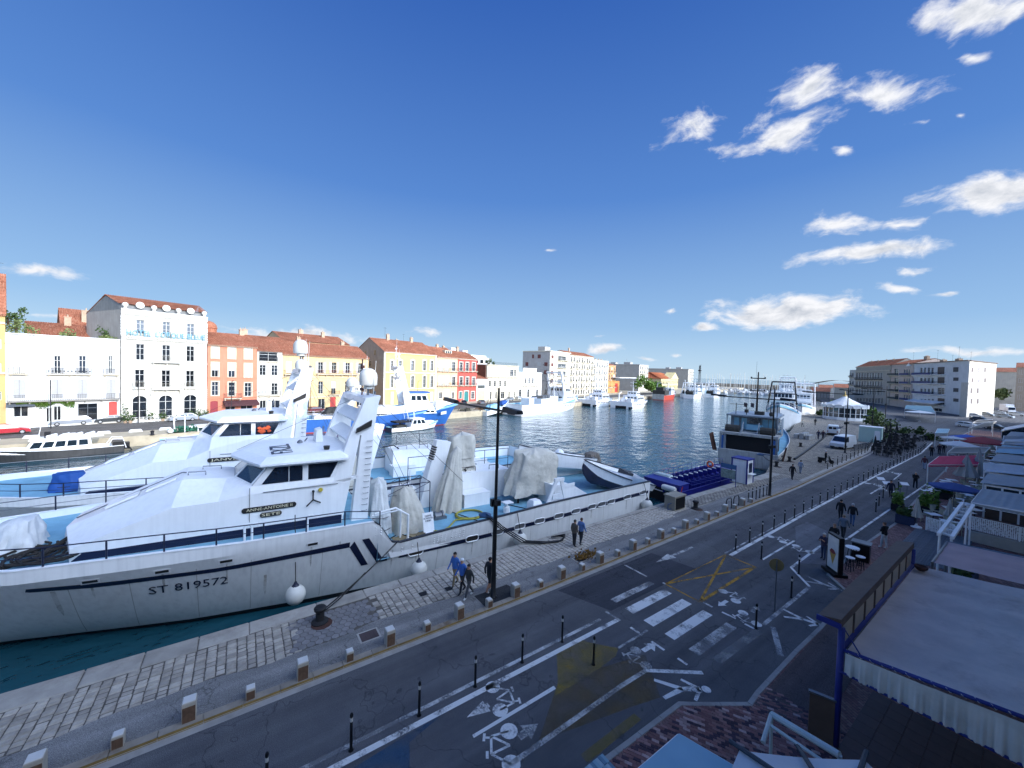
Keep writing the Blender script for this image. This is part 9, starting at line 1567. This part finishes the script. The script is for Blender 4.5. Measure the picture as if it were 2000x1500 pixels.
for x,y,lab in((-8.45,54.5,'white menu board lying open by the stooping person'),(-9.5,53.2,'white pavement board beside the cycle lane'),(-10.3,55,'white pavement board on the cycle lane edge')):t=thing('menu_board',lab,'menu board',(x,y,0),.6);mb=MB();mb.ext([(-.3,0,.85),(.3,0,.85),(.3,.4,1.05),(-.3,.4,1.05)],(0,-.02,.04));mb.build('board',M_shipw,t,world=False);mb=MB();[mb.tube([(x_,.25,0),(x_,.25,.85)],.025,5)for x_ in(-.25,.25)];mb.build('legs',M_steel,t,world=False)
M_pblue=mat('frame_blue','#25307c',.45,var=.12);M_fbrown=mat('fascia_brown','#5e4c40',.7,var=.2,scale=2,dirt='#3d2f27',dirtamt=.5);M_pbeige=mat('panel_beige','#b3a48f',.7,var=.08)
t=thing('pergola_awning','large beige canvas terrace awning on blue posts with a brown fascia, lower right','awning',(-2,19,QZ));mb=MB();nx,ny=24,60;x0,x1,y0,y1=-3.3,1.15,14.75,24.3
cz=lambda x,y:3.05+.62*(x-x0)/(x1-x0)*.9-.10*math.sin((y-y0)/(y1-y0)*PI*6)**2*math.sin((x-x0)/(x1-x0)*PI)-.05*math.sin((x-x0)/(x1-x0)*PI)+.012*fbm(x*2,y*1.5)
mb.grid([[(lerp(x0,x1,i/nx),lerp(y0,y1,k/ny),cz(lerp(x0,x1,i/nx),lerp(y0,y1,k/ny)))for i in range(nx+1)]for k in range(ny+1)]);mb.build('canvas',M_cbeige,t,True)
mb=MB();mb.grid([[(lerp(x0,x1,i/120),14.62-.05*q+(.05*math.sin(i*.9+2*math.sin(i*.23))+.035*math.sin(i*2.3+1))*q,lerp(cz(lerp(x0,x1,i/120),14.75)-.03,2.42,q))for i in range(121)]for q in(0,.2,.45,.7,1)]);mb.build('valance',mat('valance_cream','#d9d4c8',.75,var=.08,dirt='#8a8172',dirtamt=.3),t,True)
mb=MB();mb.tube([(-3.42,14.65,QZ),(-3.42,14.65,3.72)],.085,10);mb.tube([(-3.42,24.35,QZ),(-3.42,24.35,3.72)],.085,10);mb.build('post',M_pblue,t,True)
mb=MB();mb.tube([(-3.42,14.65,3.06),(x1,14.65,cz(x1,14.75)+.05)],.05,8);mb.tube([(-3.42,14.6,2.42),(x1,14.6,2.4)],.035,8);mb.tube([(-3.42,14.65,3.02),(-3.42,24.35,3.02)],.07,8);mb.tube([(-3.42,15,3.5),(-2.9,14.7,3.0)],.02,5);mb.build('rail',M_pblue,t,True)
mb=MB();mb.tube([p for i in range(70)for p in[(lerp(-3.35,x1,i/69),14.65+.06*math.cos(i*1.7),lerp(3.06,cz(x1,14.75)+.05,i/69)+.06*math.sin(i*1.7))]],.008,4);mb.build('lacing',M_boltop,t)
mb=MB();mb.loft([[(-3.98,14.55,3.72),(-3.42,14.55,3.72),(-3.42,24.5,3.72),(-3.98,24.5,3.72)],[(-3.98,14.55,3.84),(-3.42,14.55,3.98),(-3.42,24.5,3.98),(-3.98,24.5,3.84)]]);mb.build('fascia',M_fbrown,t);mb=MB();mb.box((-4.0,14.5,3.7),(-3.4,14.545,3.86));mb.build('fascia_end',M_pblue,t)
for i in range(8):mb=MB();ya=14.75+i*1.2;mb.box((-3.46,ya,3.1),(-3.44,ya+1.08,3.7));mb.build('side_panel',M_pbeige,t)
mb=MB();[mb.box((-3.48,14.68+i*1.2,3.06),(-3.41,14.74+i*1.2,3.72))for i in range(9)];mb.build('panel_post',M_fbrown,t)
t=thing('rear_awning','rose beige canvas awning just behind the large beige one','awning',(-.8,26.5,QZ));mb=MB();mb.grid([[(lerp(-2.85,1.15,i/16),lerp(24.55,28.4,k/20),3.32+.3*i/16-.04*math.sin(k/20*PI*3)**2-.03*math.sin(i/16*PI))for i in range(17)]for k in range(21)]);mb.build('canvas',M_cpinkb,t,True);mb=MB();mb.tube([(-2.85,24.5,3.3),(-2.85,28.45,3.3)],.05,8);mb.tube([(-2.85,28.45,3.3),(1.15,28.45,3.6)],.05,8);mb.tube([(-2.85,28.3,.1),(-2.85,28.3,3.3)],.05,8);mb.tube([(-2.85,24.6,.1),(-2.85,24.6,3.3)],.05,8);mb.build('frame',M_steel,t)
t=thing('clay_pot','dark round pot lying on the edge of the beige awning','pot',(-3.05,23.6,3.1));mb=MB();mb.lathe([(.1,0),(.2,.1),(.22,.18),(.18,.2),(.02,.12)],(0,0,0.02),14);mb.build('pot',M_rust,t,world=False)
t=thing('terrace_floor','dark red brown tiled terrace floor under the beige awning','floor',(-1.2,18,QZ));mb=MB();tl=None
for i in range(9):
 for k in range(14):
  if tl is None:mb=MB();mb.box((-.245,-.245,0),(.245,.245,.012));tl=mb.build('tile',mat('terrace_tile','#4d3a38',.6,var=.15,scale=3,rand=.15),t,world=False);o=tl
  else:o=place(tl,'tile',t)
  o.location=(-3.1+i*.5+1.2,11.6+k*.5-18,R_.uniform(0,.002))
t=thing('menu_stand','dark menu stand leaning beside the blue awning post','menu board',(-3.75,14.5,QZ),.35);mb=MB();mb.loft([[(-.3,-.06,0),(.3,-.06,0),(.3,.06,0),(-.3,.06,0)],[(-.3,-.04,1.35),(.3,-.04,1.35),(.3,.0,1.35),(-.3,.0,1.35)]]);mb.build('board',M_fbrown,t,world=False);mb=MB();mb.box((-.33,-.07,1.35),(.33,.05,1.4));mb.build('top_rail',M_steel,t,world=False)
canopy('pale teal awning at the bottom edge over the brick pavement',[(-4.65,6.3,2.95),(-4.62,8.15,2.95),(1.1,8.9,3.7),(1.1,6.3,3.7)],M_cteal,val=.12,ribs=3)
t=thing('ribbed_parasol','white parasol with dark ribs at the bottom edge','parasol',(-1.6,8.6,QZ));mb=MB();C_=V((-1.75,8.2,3.75));rim=[V(p)for p in((-3.55,8.62,3.2),(-2.0,10.6,3.2),(.3,9.6,3.2),(.2,6.4,3.2),(-3.2,6.4,3.2))]
for a,b_ in zip(rim,rim[1:]+rim[:1]):mb.grid([[lerp(C_,lerp(a,b_,j/6),q)-V((0,0,.05*math.sin(j/6*PI)*q))for j in range(7)]for q in(.03,.35,.7,1)])
mb.build('canvas',M_cwhite,t,smooth=20);mb=MB();[mb.tube([lerp(C_,p,-.0)+V((0,0,.05)),p+V((0,0,.06))+(p-C_)*.12],.045,6)for p in[lerp(a,b_,.5)for a,b_ in zip(rim,rim[1:]+rim[:1])]+rim];mb.build('rib',mat('rib_dark','#2a3947',.6),t);mb=MB();mb.tube([(-1.75,8.2,QZ),(-1.75,8.2,3.8)],.05,8);mb.build('pole',M_steel,t)
t=thing('folded_awning','folded white metal awning arm beside the ribbed parasol','awning arm',(-3.2,11,3));mb=MB();a,b_=G(1507,1395,2.6),G(1640,1475,2.9);mb.tube([a,b_],.075,8);mb.tube([a+V((0,-.25,-.1)),b_+V((-.1,-.35,-.1))],.04,6);mb.tube([a,G(1490,1450,2.4)],.05,6);mb.tube([b_,b_+V((.2,.1,-2.7))],.05,6);mb.tube([a,a+V((.05,.0,-2.4))],.04,6);mb.build('arm',mat('arm_pale','#b4c2c0',.5),t)
t=thing('slatted_board','grey blue patchwork board lying at the bottom edge of the picture','board',(-6.4,7.3,QZ));p=G(1180,1500,QZ)
for i in range(7):
 for k in range(3):mb=MB();mb.box((-.4+k*.27,-.35+i*.1,.5),(-.4+k*.27+.25,-.35+i*.1+.09,.52+R_.random()*.02));o=mb.build('slat',mat('slat%d'%((i*2+k)%3),('#8fb0b8','#6a8a98','#a8bcc0')[(i*2+k)%3],.6),t,world=False)
p=G(1182,1512,.6);t.location=(p.x,p.y,QZ);mb=MB();[mb.tube([(x,0,0),(x,0,.5)],.03,5)for x in(-.3,.3)];mb.build('legs',M_black,t,world=False)
for i,(y0,y1,lab)in enumerate(((50.6,56.4,'glazed bar front under the white awning, nearest of the terrace rooms'),(58.0,64.5,'glazed terrace room behind the pink awning'),(66.5,74,'glazed terrace room behind the pale grey awning'),(76,86,'glazed terrace room beside the red parasol'),(88,99,'glazed terrace room beyond the red parasol'),(101,114,'farthest glazed terrace room of the row'))):
 t=thing('terrace_room',lab,'terrace room',(-1,(y0+y1)/2,QZ));x0=-3.2-.25*i;mb=MB();mb.box((x0,y0,QZ),(1.2,y1,2.75));mb.build('glazing',M_gl2,t);mb=MB();n=5
 for k in range(n+1):yy=lerp(y0,y1,k/n);mb.box((x0-.04,yy-.06,QZ),(x0+.04,yy+.06,2.8));xx=lerp(x0,1.2,k/n);mb.box((xx-.06,y0-.04,QZ),(xx+.06,y0+.04,2.8))
 mb.box((x0-.05,y0-.05,2.76),(1.2,y1+.05,2.9));mb.box((x0-.045,y0-.045,.9),(1.2,y0-.001,1.0));mb.build('frame',M_shipw,t);mb=MB();mb.box((x0-.02,y0-.02,QZ),(1.18,y0-.003,.85));mb.box((x0-.02,y0,QZ),(x0-.003,y1,.85));mb.build('sill_panel',M_conc if i%2 else M_fbrown,t)
 mb=MB();mb.grid([[(lerp(x0-.3,1.2,a/12),lerp(y0-.2,y1+.2,b_/16),2.95+.35*a/12+.05*fbm(a*.6,b_*.5,i)-.05*abs(math.sin(b_*PI/4)))for a in range(13)]for b_ in range(17)]);mb.build('canvas_roof',(M_cgrey,M_cwhite,M_cgrey,M_cteal,M_cwhite,M_cgrey)[i],t,True)
 for k in range(4):dup(t0,(x0-1.0-.3*(k%2),lerp(y0,y1,(k+.5)/4),QZ),R_.random());[dup(c0,(x0-1.0+.75*math.cos(a)-.3*(k%2),lerp(y0,y1,(k+.5)/4)+.75*math.sin(a),QZ),a+PI)for a in(.6+R_.random(),3.4+R_.random())]
ORD='leftmost second third fourth fifth sixth seventh eighth ninth tenth eleventh twelfth thirteenth fourteenth fifteenth sixteenth seventeenth eighteenth nineteenth twentieth'.split()
def ordw(i):
 if i<20:return ORD[i]+(' from the left' if i else '')
 tens=('twenty','thirty','forty','fifty')[(i+1)//10-2];r=(i+1)%10
 return(tens+'-'+['','first']+[]if 0 else(tens[:-1]+'ieth' if r==0 else tens+'-'+('first' if r==1 else ORD[r-1])))+' from the left'
rows_={}
for o in COL.objects:
 if o.parent is None and 'group' in o.keys()and 'label' in o.keys():rows_.setdefault((o['group'],o['label']),[]).append(o)
for(g_,l_),os_ in rows_.items():
 if not(2<len(os_)<49)or 'chair' in g_ or 'sailing' in g_ or 'dark tables' in g_ or 'houses' in g_:continue
 def view_u(o):d=o.location-V((0,0,CAMZ));w=d.dot(fw);return d.dot(rt)/w if w>.5 else-99+d.y*.01
 os_.sort(key=view_u)
 for i,o in enumerate([q for q in os_ if view_u(q)>-1.5]):o['label']=l_+', '+ordw(i)
